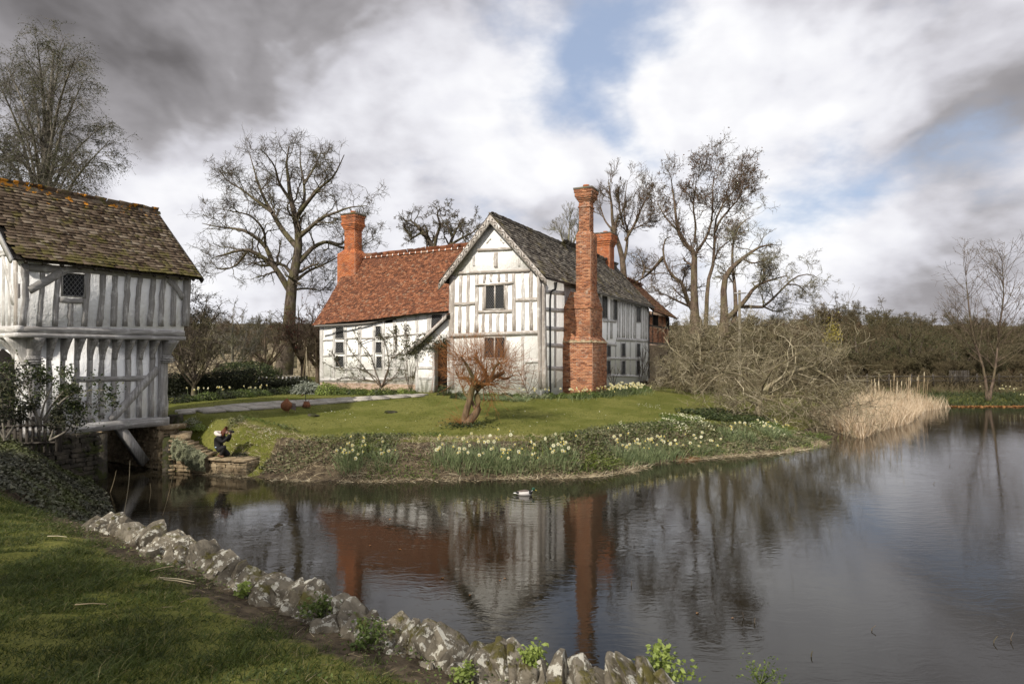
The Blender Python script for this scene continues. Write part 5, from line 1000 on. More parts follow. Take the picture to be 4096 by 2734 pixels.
for px in range(-250, 1330, 120):
    p_ = px + rng.uniform(-25, 25); Yq = rng.uniform(66, 84); x = (p_ - CX) / F * Yq; wood_tree('scrub_tree', 'low bushy scrub tree on the slope behind the ruined wall', x, Yq, rng.uniform(.5, .8), 3, 'scrub trees behind the ruin')
# crooked orchard trees in front of the wood
for px, pt_, y0, lab in ((3440, 1330, 57, 'dark crooked orchard tree wrapped in ivy above the reeds'), (3650, 1310, 60, 'bent black-trunked orchard tree in the middle of the far bank'), (3830, 1370, 62, 'spreading dark orchard tree behind the pale fence'), (3290, 1380, 55, 'mossy orchard tree beyond the sprawling apple boughs')):
    h = CAMZ + (HY - pt_) / F * y0 - gz((px - CX) / F * y0, y0)
    simple('orchard_tree', lab, px, 1545, y0, h, 2.6, 'bark_oak', 'bark_wood', ('leaf_ever', .13, .45, .15), nl=7, r=.26, lean=rng.uniform(-1.2, 1.2))
mg = W(3330, 1345, 56); q = mg + rng.normal(0, 1, (500, 3)) * [.35, .35, .7]; b = B(); leaves(b, q, .16); ic = thing('ivy_clump', 'golden ivy clump on an orchard tree top', 'ivy', tuple(mg)); obj('foliage', b, M['leaf_gold'], ic, kind='stuff')

# unseen evergreens added behind and left of camera to darken near grass and ivy
for (x_, y_), lab, h_, w_ in (((-9.0, -2.0), 'added unseen evergreen behind the camera, shading the near grass', 8.5, 3.0), ((-13.4, 5.6), 'added unseen evergreen left of the camera, shading the ivy bank', 8.0, 2.6)):
    base = np.array([x_, y_, gz(x_, y_) - .1]); lim = [(np.array([base, base + [0, 0, h_ * .5], base + [.1, 0, h_]]), .24, .04)]
    for i in range(9): a = i * .7; s0 = base + [0, 0, h_ * (.3 + .06 * i)]; lim.append((np.array([s0, s0 + [math.cos(a) * w_ * .5, math.sin(a) * w_ * .5, .5], s0 + [math.cos(a) * w_, math.sin(a) * w_, .4]]), .08, .02))
    tree('added_shade_tree', lab, lim, [dict(n=9, lenr=(.3, .6), ang=(30, 70), Pn=5, wig=.2, rr=.5), dict(n=6, lenr=(.4, .8), ang=(30, 70), Pn=4, wig=.2, rr=.6)], 'bark_oak', leaf=('leaf_hedge', .2, 10, .18))
# ------------------------------------------------------------------ old field wall along the near bank
def rock(n=8, rough=.07, taper=.25):
    g = np.linspace(-1, 1, n); b = B()
    for ax in range(3):
        for sg in (-1, 1):
            a, c = np.meshgrid(g, g, indexing='ij'); V = np.zeros((n * n, 3)); o = [i for i in range(3) if i != ax]; V[:, ax] = sg; V[:, o[0]] = a.ravel(); V[:, o[1]] = c.ravel(); ii = np.arange(n * n).reshape(n, n)
            q = np.stack([ii[:-1, :-1], ii[1:, :-1], ii[1:, 1:], ii[:-1, 1:]], -1).reshape(-1, 4); b.add(V, q if (sg > 0) != (ax == 1) else q[:, ::-1])
    V = np.concatenate(b.V); sph = nrm(V); V = V * .80 + sph * .25
    ph = rng.uniform(0, 6.28, (10, 3)); fr = rng.normal(0, 2.0, (10, 3)); d = sum(np.sin(V @ fr[i] + ph[i, 0]) * rng.uniform(.3, 1) for i in range(10)) / 5
    fr2 = rng.normal(0, 5, (8, 3)); d2 = sum(np.sin(V @ fr2[i] + ph[i, 1]) for i in range(8)) / 8
    for _ in range(9):                                    # knock flat facets off it
        n_ = nrm(rng.normal(0, 1, 3)); lim = rng.uniform(.60, .92); over = V @ n_ - lim; V = V - np.outer(np.maximum(over, 0) * .95, n_)
    V = V * (1 + rough * d + .05 * d2)[:, None]; V[:, :2] *= (1 - taper * V[:, 2:3] * .5); b.V = [V * .5]; return b
rocks = [mesh('stone', rock(), M['stone_field'], False) for _ in range(12)]
fw = thing('stone_wall', 'rough old wall of tilted lichened stones along the near bank', 'wall', (-2.5, 7.4, 1.0))
wl_px = [(380, 2110), (560, 2150), (760, 2230), (960, 2320), (1160, 2400), (1340, 2460), (1520, 2545), (1700, 2610), (1880, 2650), (2060, 2690), (2240, 2730), (2480, 2770), (2700, 2790)]
wline = bezier(np.array([G(px, py, 1.06)[:2] for px, py in wl_px]), 400); arc = np.concatenate([[0], np.cumsum(np.linalg.norm(np.diff(wline, axis=0), axis=1))])
def wl_at(s): return np.array([np.interp(s, arc, wline[:, 0]), np.interp(s, arc, wline[:, 1])])
def rotm(v, a):
    return np.array(Matrix.Rotation(a, 3, Vector(v)))
s = 0.0
while s < arc[-1]:
    w = rng.uniform(.075, .17); p = wl_at(s + w / 2); t = nrm(wl_at(s + .2) - wl_at(s)); t3 = np.array([*t, 0]); n3 = np.array([t[1], -t[0], 0]); n3 = n3 if n3[1] > 0 else -n3
    hgt = rng.uniform(.30, .46); dep = rng.uniform(.36, .56); tilt = rng.normal(-.55, .2); Rm = rotm(n3, tilt) @ rotm(t3, rng.normal(.15, .15)) @ rotm((0, 0, 1), rng.normal(0, .18))
    A = Rm @ np.stack([t3 * w * 1.22, n3 * dep, np.array([0, 0, 1]) * hgt * 1.1], 1); z = gz(p[0], p[1])
    place('stone', rocks[rng.integers(0, 12)], A, [p[0], p[1], 1.02 + hgt * .10 + rng.normal(0, .03)], fw); s += w * rng.uniform(.66, .85)
for _ in range(230):                                        # smaller packing stones, inside face and foot
    s = rng.uniform(0, arc[-1]); p = wl_at(s); t = nrm(wl_at(min(s + .2, arc[-1])) - wl_at(max(s - .2, 0))); n2 = np.array([t[1], -t[0]]); n2 = n2 if n2[1] > 0 else -n2; o = rng.choice([-.2, -.26, .16]) + rng.normal(0, .05); sz = rng.uniform(.09, .2); q = p + n2 * o
    A = rotm(nrm(rng.normal(0, 1, 3)), rng.uniform(0, 3)) @ np.diag([sz * 1.4, sz * .8, sz]); place('stone', rocks[rng.integers(0, 12)], A, [q[0], q[1], (1.0 if o < 0 else .85) + rng.uniform(-.04, .07)], fw)
for row in range(5):                                        # courses down to the water
    s = rng.uniform(0, .2)
    while s < arc[-1]:
        w = rng.uniform(.2, .4); p = wl_at(s); t = nrm(wl_at(min(s + .2, arc[-1])) - wl_at(max(s - .2, 0))); n2 = np.array([t[1], -t[0]]); n2 = n2 if n2[1] > 0 else -n2; q = p + n2 * .2; t3 = np.array([*t, 0]); n3 = np.array([*n2, 0])
        place('stone', rocks[rng.integers(0, 12)], np.stack([t3 * w * 1.1, n3 * .34, np.array([0, 0, .24])], 1), [q[0], q[1], .02 + row * .19], fw); s += w
# ------------------------------------------------------------------ grass
def scatter(n, x0, x1, y0, y1, keep):
    x = rng.uniform(x0, x1, n); y = rng.uniform(y0, y1, n); z, d, isl, ins = land(x, y); ok = keep(x, y, z, d, isl, ins); return np.stack([x, y, z], 1)[ok], d[ok]
def vnoise(x, y, s, seed=0):
    r = np.random.default_rng(seed); return sum(np.sin(x * r.normal(0, s) + y * r.normal(0, s) + r.uniform(0, 6)) for _ in range(8)) / 4
inview = lambda x, y: (np.abs(x) < y * .86 + .6)
P_, d_ = scatter(360000, -10.5, 2.5, 2.6, 12.5, lambda x, y, z, d, isl, ins: (~ins) & (~isl) & inview(x, y) & (rng.uniform(0, 1, x.shape) < np.clip(np.clip((d - .75) / 1.1, 0, 1.2) + .22 * vnoise(x, y, 2.2), np.where(d > 1.7, .8, .03), 1) * np.where(y > 10.4, np.clip((d - 2.6) / 1, 0, 1), 1)))
tuft = .5 + .5 * vnoise(P_[:, 0], P_[:, 1], 3.2, 3); h = (.045 + .125 * np.clip(tuft, 0, 1.3) ** 1.5) * rng.uniform(.6, 1.3, len(P_)) * np.clip(.35 + d_ * .5, 0, 1)
b = B(); blades(b, P_ - [0, 0, .01], np.stack([rng.normal(.1, .45, len(P_)), rng.normal(0, .45, len(P_)), np.ones(len(P_))], 1), h, .006 + .004 * rng.uniform(0, 1, len(P_)), .35, 2)
obj('grass', b, M['grass'], kind='stuff', label='long rough grass of the near bank'); print('grass', len(P_))
P_, d_ = scatter(110000, -13, 17, 19.5, 40, lambda x, y, z, d, isl, ins: (~ins) & isl & inview(x, y) & (d > np.where(x < -6.8, .5, 1.5)) & (rng.uniform(0, 1, x.shape) < np.clip(28 / y - .2, .2, 1)))
b = B(); blades(b, P_ - [0, 0, .008], np.stack([rng.normal(0, .5, len(P_)), rng.normal(0, .5, len(P_)), np.ones(len(P_))], 1), rng.uniform(.03, .065, len(P_)), .022, .2, 1)
obj('lawn_grass', b, M['lawn'], kind='stuff', label='short mown grass of the lawn')
# litter, weeds and dead stalks near the wall
P_, d_ = scatter(9000, -7.5, 2.5, 4, 11, lambda x, y, z, d, isl, ins: (~ins) & (~isl) & inview(x, y) & (d > .3) & (rng.uniform(0, 1, x.shape) < np.exp(-((d - .8) / .7) ** 2)))
b = B(); blades(b, P_ + [0, 0, .012], np.stack([rng.normal(0, 1, len(P_)), rng.normal(0, 1, len(P_)), rng.normal(.12, .1, len(P_))], 1), rng.uniform(.04, .16, len(P_)), .007, .02, 1); obj('plant_litter', b, M['straw_dark'], kind='stuff', label='dead stalks and leaf litter behind the wall')
P_, d_ = scatter(12000, -8, 2.5, 4, 11, lambda x, y, z, d, isl, ins: (~ins) & (~isl) & inview(x, y) & (d > .35) & (d < 2.0) & (vnoise(x, y, 2.5, 9) > .35)); b = B(); leaves(b, P_ + rng.uniform(0, 1, (len(P_), 1)) * [0, 0, .06] + [0, 0, .02], .035, flat=2.0); obj('weeds', b, M['leaf_green'], kind='stuff', label='low creeping weeds behind the wall')
for px, py, L, a in ((640, 2330, .5, .5), (655, 2335, .45, .6), (600, 2300, .3, -.9), (300, 2440, .28, 0), (190, 2160, .3, .3), (840, 2220, .22, .2)):
    p = onland(px, py); dq = np.array([math.cos(a), -math.sin(a) * .6, .02]); b = B(); tube1(b, [p + [0, 0, .05], p + dq * L * .5 + [0, .01, .055], p + dq * L + [0, 0, .05]], .006, .004, 5)
    obj('dead_reed', b, M['straw'], label='pale broken reed stalk lying on the near grass', cat='stalk', group='broken stalks on the grass')
def weed(label, px, py, z, n, r, size, mat, name='weed_plant', p=None):
    p = G(px, py, z) if p is None else p; t = thing(name, label, 'plant', tuple(p)); th = rng.uniform(0, 6.28, n); ph = rng.uniform(.15, 1.3, n); d = np.stack([np.cos(th) * np.cos(ph), np.sin(th) * np.cos(ph), np.sin(ph)], 1); L = r * rng.uniform(.5, 1.1, n)
    s = B(); tubes(s, np.stack([np.repeat(p[None], n, 0), p + d * L[:, None] * .6 + [0, 0, .01], p + d * L[:, None]], 1), np.broadcast_to([.004, .003, .002], (n, 3)), 3); obj('stems', s, M['leaf_green'], t)
    q = np.repeat(p + d * L[:, None], 9, 0) + rng.normal(0, r * .14, (n * 9, 3)); lb = B(); leaves(lb, q, size, flat=1.0); obj('leaves', lb, M[mat], t); return t
weed('bright lime-green herb tucked between the wall stones', 2135, 2665, 1.12, 26, .16, .045, 'leaf_lime'); weed('frilly lime-green herb at the bottom edge right of the wall', 2650, 2715, 1.0, 40, .24, .05, 'leaf_lime'); weed('tuft of fresh green weed in front of the mossy stones', 1480, 2590, 1.1, 34, .22, .04, 'leaf_green'); weed('small pale weed at the foot of the tallest stones', 1850, 2725, 1.1, 18, .14, .04, 'leaf_lime'); weed('low dock plant beside the leaning slabs', 990, 2385, 1.08, 10, .12, .07, 'leaf_lime'); weed('wispy green plant sprouting at the bottom right edge', 3040, 2740, .8, 20, .22, .03, 'leaf_green'); weed('broad green weed clump against the middle stones', 1280, 2470, 1.1, 26, .2, .045, 'leaf_green')
# ------------------------------------------------------------------ ivy bank and shrub before the gatehouse
P_, d_ = scatter(60000, -16, -5.5, 9.8, 18.6, lambda x, y, z, d, isl, ins: (~ins) & (~isl) & (d < 5.0) & (d > .02) & (y > 10.3 + .35 * vnoise(x, y, 1.2, 5)) & ((x - GR[0]) * gn[0] + (y - GR[1]) * gn[1] > .25) & ((d < 3.4 + .3 * vnoise(x, y, 1.5, 6)) | (y > 13)))
P_ = P_[:30000]; b = B(); leaves(b, P_ + rng.uniform(0, 1, (len(P_), 1)) * [0, 0, .13] + [0, 0, .03], .068, flat=1.3, aspect=.9); obj('ivy', b, M['leaf_ivy'], kind='stuff', label='dark ivy carpet on the bank below the gatehouse')
def bush(name, label, limbs_px, Y0, levels, bark, leaf, cat='shrub', depth=1.0):
    return tree(name, label, [(limb3(p, Y0, rng.uniform(-depth, depth)), r0, r1) for p, r0, r1 in limbs_px], levels, bark, leaf=leaf, cat=cat, sides=(6, 4, 3, 3, 3))
LVB = [dict(n=8, lenr=(.25, .5), ang=(20, 65), Pn=5, wig=.25, up=.08, rr=.5, rmin=.006), dict(n=6, lenr=(.4, .8), ang=(20, 70), Pn=4, wig=.25, up=.06, rr=.6, rmin=.004), dict(n=3, lenr=(.5, .9), ang=(20, 60), Pn=3, wig=.2, rr=.7, rmin=.003)]
bush('pieris_shrub', 'straggly evergreen shrub spreading across the gatehouse front', [([(160, 1720), (170, 1640), (200, 1560), (230, 1500)], .03, .008), ([(165, 1700), (110, 1600), (60, 1540), (20, 1490)], .03, .008), ([(175, 1690), (240, 1610), (300, 1570), (350, 1560), (430, 1560)], .03, .006), ([(170, 1680), (230, 1590), (290, 1530)], .025, .006), ([(165, 1700), (120, 1580), (130, 1500)], .025, .006), ([(180, 1700), (240, 1640), (300, 1620)], .02, .006), ([(150, 1700), (60, 1640), (-20, 1600)], .03, .008)], 15.6, LVB, 'bark_grey', ('leaf_ever', .075, 3.6, .05), depth=.7)
bush('laurel_shrub', 'dark glossy shrub at the left edge by the fence', [([(20, 1760), (10, 1660), (0, 1560)], .03, .01), ([(25, 1750), (70, 1680), (110, 1640)], .03, .01), ([(15, 1750), (-40, 1660), (-80, 1600)], .03, .01), ([(200, 1760), (220, 1700), (230, 1650)], .03, .01), ([(200, 1760), (270, 1720), (290, 1680)], .03, .01)], 15.0, LVB, 'bark_grey', ('leaf_hedge', .07, 3.0, .05), depth=.6)
fen = thing('picket_fence', 'weathered dark picket fence behind the shrub at the left edge', 'fence', (*W(100, 1700, 15.9)[:2], 1.2))
for i, px in enumerate(range(-60, 250, 24)):
    p = W(px, 1720, 15.9 + px * .0015); p[2] = 1.25; b = B(); b.box(p + [0, 0, .36 + rng.normal(0, .02)], np.eye(3), (.075, .02, .9), .004); obj('picket', b, M['oak_dark'], fen)
for z_ in (1.4, 1.85): b = B(); tube1(b, [W(-80, 1700, 15.78) * [1, 1, 0] + [0, 0, z_], W(255, 1700, 16.2) * [1, 1, 0] + [0, 0, z_ + .02]], .03, .03, 4); obj('fence_rail', b, M['oak_dark'], fen)
for px, h in ((-70, 1.15), (235, 1.2)): b = B(); p = W(px, 1700, 16.05); b.box([p[0], p[1], 1.2 + h / 2], np.eye(3), (.11, .11, h)); obj('fence_post', b, M['oak_dark'], fen)
# dead reed stems by the ivy corner
for x0, y0, x1, y1 in ((490, 2030, 520, 1840), (430, 1950, 465, 1880), (640, 2040, 690, 1900), (590, 1990, 600, 1930)):
    a = G(x0, y0 + 20, 0.0); c = W(x1, y1, a[1]); b = B(); tube1(b, bezier([a - [0, 0, .2], (a + c) / 2 + [.05, 0, 0], c], 8), .008, .004, 4); obj('reed_stem', b, M['straw'], label='single bleached reed stem leaning out of the dark water', cat='reed', group='lone reed stems by the gatehouse')
# ------------------------------------------------------------------ island bank: litter, ground cover, clumps
Lsh = bezier(np.array([Pz(px, py) for px, py in ((700, 1885), (1000, 1908), (1200, 1922), (1500, 1925), (1900, 1918), (2250, 1912), (2450, 1896), (2560, 1868), (2700, 1845), (2900, 1826), (3100, 1812), (3250, 1790))]), 500)
P_, d_ = scatter(120000, -9.5, 13, 17.5, 27, lambda x, y, z, d, isl, ins: (((~ins) & isl & (d < .95)) | (ins & (d < .25) & (y > 15))) & (rng.uniform(0, 1, x.shape) < .35 + .5 * vnoise(x, y, 1.6, 12))); P_ = P_[:22000]; P_[:, 2] = np.maximum(P_[:, 2], .02)
b = B(); blades(b, P_, np.stack([rng.normal(0, 1, len(P_)), rng.normal(-.3, .8, len(P_)), rng.uniform(-.15, .9, len(P_))], 1), rng.uniform(.12, .42, len(P_)), .014, .25, 2); obj('reed_litter', b, M['straw'], kind='stuff', label='bleached reed litter along the water edge')
P_, d_ = scatter(60000, -9.5, 13, 17.5, 27, lambda x, y, z, d, isl, ins: (~ins) & isl & (d > .5) & (d < 2.1 + .4 * vnoise(x, y, 1.1, 21))); P_ = P_[:20000]
b = B(); blades(b, P_, np.stack([rng.normal(0, .7, len(P_)), rng.normal(-.2, .6, len(P_)), np.ones(len(P_))], 1), rng.uniform(.1, .32, len(P_)), .012, .5, 2); obj('dead_grass', b, M['straw'], kind='stuff', label='dead grass and stems on the island bank')
P_, d_ = scatter(90000, -9.5, 13, 17.5, 27, lambda x, y, z, d, isl, ins: (~ins) & isl & (d > .25) & (d < 2.3) & (vnoise(x, y, 1.0, 31) > -.05)); P_ = P_[:17000]
b = B(); leaves(b, P_ + rng.uniform(0, 1, (len(P_), 1)) * [0, 0, .14] + [0, 0, .02], .075, flat=1.0, aspect=.8); obj('ground_cover', b, M['leaf_bank'], kind='stuff', label='ivy and low green cover on the island bank')
P_, d_ = scatter(90000, -9.5, 14, 17.5, 28, lambda x, y, z, d, isl, ins: (~ins) & isl & (d > .05) & (d < 2.6) & (vnoise(x, y, 1.3, 47) > .15)); P_ = P_[:11000]
b = B(); leaves(b, P_ + rng.uniform(0, 1, (len(P_), 1)) * [0, 0, .12] + [0, 0, .02], .06, flat=1.0); obj('bank_herbs', b, M['leaf_green'], kind='stuff', label='fresh green herbs on the island bank')
def flower_mesh(r=.045):
    b = B(); F1 = []
    for i in range(6):
        a = i * math.pi / 3; u = np.array([math.cos(a), 0, math.sin(a)]); v = np.array([-math.sin(a), 0, math.cos(a)]); b.add([u * .2 * r, u * .75 * r + v * .42 * r + [0, -.1 * r, 0], u * 1.25 * r, u * .75 * r - v * .42 * r + [0, -.1 * r, 0]], [[0, 1, 2, 3]])
    n1 = 6; a = np.arange(8) * math.pi / 4; V = np.concatenate([np.stack([np.cos(a) * .28 * r, np.full(8, 0.0), np.sin(a) * .28 * r], 1), np.stack([np.cos(a) * .42 * r, np.full(8, -.75 * r), np.sin(a) * .42 * r], 1)]); i = np.arange(8); j = (i + 1) % 8; b.add(V, np.stack([i, j, j + 8, i + 8], 1))
    me = mesh('flower', b, M['petal']); me.materials.append(M['trumpet']); me.polygons.foreach_set('material_index', np.array([0] * 6 + [1] * 8, np.int32)); return me
FM = [flower_mesh(.044), flower_mesh(.052)]
def clump(name, label, p, n, h, mat, nf=0, spread=.18, width=.016, bend=.3, tilt=.35, cat='plant', group=None, fl=None, drift=(0, 0)):
    t = thing(name, label, cat, tuple(p), group); q = p + rng.normal(0, 1, (n, 3)) * [spread, spread, 0]; q[:, 2] = land(q[:, 0], q[:, 1])[0] - .01; out = nrm(np.stack([q[:, 0] - p[0], q[:, 1] - p[1], np.zeros(n)], 1)) * tilt * rng.uniform(.2, 1.5, (n, 1)) + rng.normal(0, .12, (n, 3)) + [drift[0], drift[1], 1]
    b = B(); blades(b, q, out, h * rng.uniform(.6, 1.1, n), width, bend, 3); obj('leaves', b, M[mat], t)
    for i in range(nf):
        f = p + rng.normal(0, 1, 3) * [spread * 1.05, spread, 0]; f[2] = gz(f[0], f[1]); top = f + [drift[0] * .2 + rng.normal(0, .04), rng.normal(-.03, .04), h * rng.uniform(.85, 1.12)]; s = B(); tube1(s, [f, (f + top) / 2 + [0, 0, .03], top], .006, .004, 4); st_ = obj('stalk', s, M[mat], t)
        a = rng.normal(-.25, 1.1); place('flower', (fl or FM)[rng.integers(0, 2)], rotm((0, 0, 1), a) @ rotm((1, 0, 0), rng.uniform(-.1, .5)), top + [0, -.02, 0], t)
    return t
daff = [(1395, 1862, 90, .42, 7, 'with white blooms at the left end of the bank'), (1440, 1850, 60, .38, 4, 'beside the arching lilies'), (1532, 1848, 70, .40, 3, 'on bare soil left of the ivy'), (1780, 1850, 90, .45, 5, 'standing below the red-shooted tree'), (1850, 1856, 90, .42, 5, 'full of blooms below the tree trunk'), (1925, 1850, 90, .45, 5, 'in the thick drift right of the tree'), (1990, 1862, 110, .52, 7, 'tallest of the central drift'), (2050, 1866, 100, .48, 7, 'leaning over the straw near the duck'), (2130, 1856, 70, .36, 2, 'with few blooms beside the young irises'),
        (2215, 1846, 90, .42, 6, 'in the right half of the bank'), (2265, 1842, 80, .38, 4, 'left of the bright lily leaves'), (2490, 1840, 100, .45, 6, 'just right of the bright lily leaves'), (2555, 1836, 100, .45, 6, 'swept sideways above the straw'), (2620, 1830, 100, .45, 8, 'thick with blooms near the rusty sedge'), (2680, 1824, 80, .42, 7, 'behind the rusty sedge tuft'), (2790, 1806, 80, .36, 3, 'on the mossy point'), (2850, 1800, 60, .32, 1, 'at the tip of the mossy point'), (2920, 1758, 90, .40, 1, 'above the primrose carpet'), (2980, 1752, 90, .40, 1, 'below the drooping apple boughs'), (3070, 1746, 90, .42, 6, 'under the apple tree by the water'), (3125, 1740, 80, .40, 2, 'nearest the apple tree roots')]
for px, py, n, h, nf, wh in daff: clump('daffodil_clump', f'daffodil clump {wh}', onland(px, py), int(n * 3.2), h * 1.2, 'leaf_daff', nf + 4, .2, .018, .25, .3, 'flowers', 'daffodil clumps along the bank')
for px, py, h, wh in ((1440, 1795, .42, 'arching lime-green lily clump among the left daffodils'), (1480, 1790, .4, 'second arching lily clump nearer the ivy'), (2340, 1846, .42, 'bright arching lily clump in the middle right of the bank'), (2400, 1842, .42, 'bright lily clump touching the swept daffodils'), (2440, 1830, .36, 'small lily clump behind the bright ones')): clump('daylily_clump', wh, onland(px, py), 130, h * 1.25, 'leaf_lily', 0, .17, .022, .75, .6)
clump('sedge_tuft', 'rusty brown sedge tuft hanging over the water', onland(2745, 1838), 260, .42, 'leaf_rust', 0, .17, .010, .9, .7); clump('sedge_tuft', 'small straw-coloured sedge tuft left of the rusty one', onland(2640, 1850), 140, .35, 'straw', 0, .15, .010, .8, .7)
for px, py in ((3180, 1806), (3240, 1796), (3300, 1788), (3350, 1776), (3390, 1760)): clump('iris_clump', 'pale green young iris shoots standing in the shallows under the apple boughs', np.array([*Pz(px, py), -.03]), 40, .3, 'leaf_lime', 0, .22, .02, .08, .15, group='iris shoots in the shallows')
for px in (2100, 2160): clump('iris_clump', 'thin pale iris blades rising behind the central daffodils', onland(px, 1815), 26, .5, 'leaf_lily', 0, .15, .014, .05, .2, group='iris blades behind the daffodils')
P_, d_ = scatter(200000, 4, 13, 20, 32, lambda x, y, z, d, isl, ins: (~ins) & isl & (d > 1.2) & (d < 4.2) & (vnoise(x, y, 1.1, 77) + .8 * np.exp(-((x - 8.0) / 3.0) ** 2) > .55)); nh = int(len(P_) * .7); Pp = P_[:min(nh, 5200)]
b = B(); leaves(b, Pp + rng.uniform(0, 1, (len(Pp), 1)) * [0, 0, .1], .08, flat=1.0); obj('primrose_leaves', b, M['leaf_green'], kind='stuff', label='primrose leaves carpeting the bank under the apple tree')
Pf = P_[nh:][vnoise(P_[nh:, 0], P_[nh:, 1], 3.0, 5) > .2][:650]; b = B(); leaves(b, Pf + [0, 0, .12] + rng.normal(0, .03, (len(Pf), 3)), .05, flat=1.6, aspect=1.0); obj('primroses', b, M['petal'], kind='stuff', label='carpet of pale primroses under the apple tree')
P_, d_ = scatter(60000, 5, 14, 22, 33, lambda x, y, z, d, isl, ins: (~ins) & isl & (d > 2.6) & (d < 5.2) & (vnoise(x, y, .8, 78) + .5 * vnoise(x, y, 2.5, 79) + .8 * np.exp(-((x - 10) / 2.5) ** 2) > .7)); P_ = P_[:5000]
b = B(); leaves(b, P_ + rng.uniform(0, 1, (len(P_), 1)) * [0, 0, .2], .10, flat=.8); obj('dark_cover', b, M['leaf_ever'], kind='stuff', label='dark ground cover beneath the apple tree')
for cx_, cy_, n, lab in ((1065, 1738, 60, 'patch of white daisies in the lawn behind the person'), (825, 1725, 22, 'few white daisies in the lawn by the retaining wall'), (2600, 1625, 50, 'sprinkle of white daisies on the lawn before the apple tree'), (1370, 1652, 14, 'small knot of daisies in the middle of the lawn')):
    p = onland(cx_, cy_); q = p + rng.normal(0, 1, (n, 3)) * [.28, .28, 0]; q[:, 2] = land(q[:, 0], q[:, 1])[0] + .05; b = B(); leaves(b, q, .035, flat=2.5, aspect=1.0); obj('daisies', b, M['petal_white'], kind='stuff', label=lab)
q = np.stack([rng.uniform(-9, 10, 160), rng.uniform(20.5, 27, 160), np.zeros(160)], 1); zz_ = land(q[:, 0], q[:, 1]); q[:, 2] = zz_[0] + .05; q = q[(zz_[1] > 2) & zz_[2]]; b = B(); leaves(b, q, .03, flat=2.5, aspect=1.0); obj('lawn_daisies', b, M['petal_white'], kind='stuff', label='scattered single daisies over the lawn')
p = onland(1862, 1706); q = p + rng.normal(0, 1, (500, 3)) * [.42, .3, 0]; q[:, 2] = land(q[:, 0], q[:, 1])[0] + rng.uniform(0, .16, 500); b = B(); leaves(b, q, .08, flat=.8); obj('cyclamen_patch', b, M['leaf_ever'], kind='stuff', label='leafy patch round the foot of the red-shooted tree')
for px, py in ((1565, 1648), (1255, 1663)):
    p = onland(px, py); b = B(); u = rock(5, .1); V = np.concatenate(u.V) * [.5, .45, .16] + p; bb = B(); bb.V = [V]; bb.n = len(V); bb.F = u.F; obj('molehill', bb, M['stone_dark'], label='dark molehill on the lawn' + (' nearer the willow' if px > 1500 else ' beside the rusty birds'), cat='molehill')
# trailing aubretia over the retaining wall
def foliage(name, label, cat, c, r, n, size, mat, kindshape='dome', stems=True, group=None, flow=None):
    c = np.asarray(c, float); t = thing(name, label, cat, tuple(c), group); d = nrm(rng.normal(0, 1, (n, 3))); d[:, 2] = np.abs(d[:, 2]) if kindshape == 'dome' else d[:, 2]; lump = 1 + .18 * vnoise(d[:, 0] * 3 + c[0], d[:, 1] * 3 + d[:, 2] * 2, 1.6, int(abs(c[0] * 7)) + 1)
    q = c + d * np.asarray(r) * (lump * rng.uniform(.55, 1.03, n) ** .5)[:, None]; b = B(); leaves(b, q, size, n=d); obj('foliage', b, M[mat], t)
    if stems:
        k_ = 14; e = nrm(rng.normal(0, 1, (k_, 3))); e[:, 2] = np.abs(e[:, 2]) + .3; s = B(); tubes(s, np.stack([np.repeat(c[None], k_, 0), c + e * np.asarray(r) * .5, c + nrm(e) * np.asarray(r) * .85], 1), np.broadcast_to([.012, .008, .004], (k_, 3)), 4); obj('stems', s, M['bark_brown'], t)
    return t
aub = thing('aubrieta', 'grey-green cushion plant trailing down the retaining wall', 'plant', (*Pz(770, 1880), 0))
b = B(); tq = rng.uniform(0, 1, 7000); zq = rng.beta(1.6, 1.3, 7000); a_ = np.array(r1) + [0, -.02]; c_ = np.array(r2) + [0, -.02]; topz = .95 - .5 * tq
q = np.stack([a_[0] + (c_[0] - a_[0]) * tq, a_[1] + (c_[1] - a_[1]) * tq - .1 - .16 * np.sin(zq * 3) * (1 + .7 * vnoise(tq * 14, zq * 6, 1, 3)) + .35 * np.clip(zq - .85, 0, 1) / .15 * rng.uniform(0, 1, 7000), .08 + (topz + .06) * zq], 1); q = q[(zq > .62 - .8 * tq + .25 * vnoise(tq * 10, zq * 3, 1, 8)) | (vnoise(tq * 8, zq * 4, 1, 8) > .6)]; leaves(b, q, .045, n=np.tile([0, -.8, .6], (len(q), 1))); obj('foliage', b, M['leaf_grey'], aub)
foliage('heather', 'dark low heather mound beside the stone block', 'shrub', onland(765, 1712), (.45, .4, .3), 900, .05, 'leaf_grey'); foliage('spurge', 'lime green mound right of the heather', 'plant', onland(800, 1722), (.3, .28, .22), 500, .05, 'leaf_lime'); foliage('spurge', 'lime green mound left of the heather at the pier', 'plant', onland(705, 1735), (.22, .22, .2), 350, .05, 'leaf_lime'); foliage('ivy_mound', 'dark ivy mound at the right end of the stone landing', 'plant', onland(960, 1838), (.35, .3, .25), 600, .05, 'leaf_hedge')
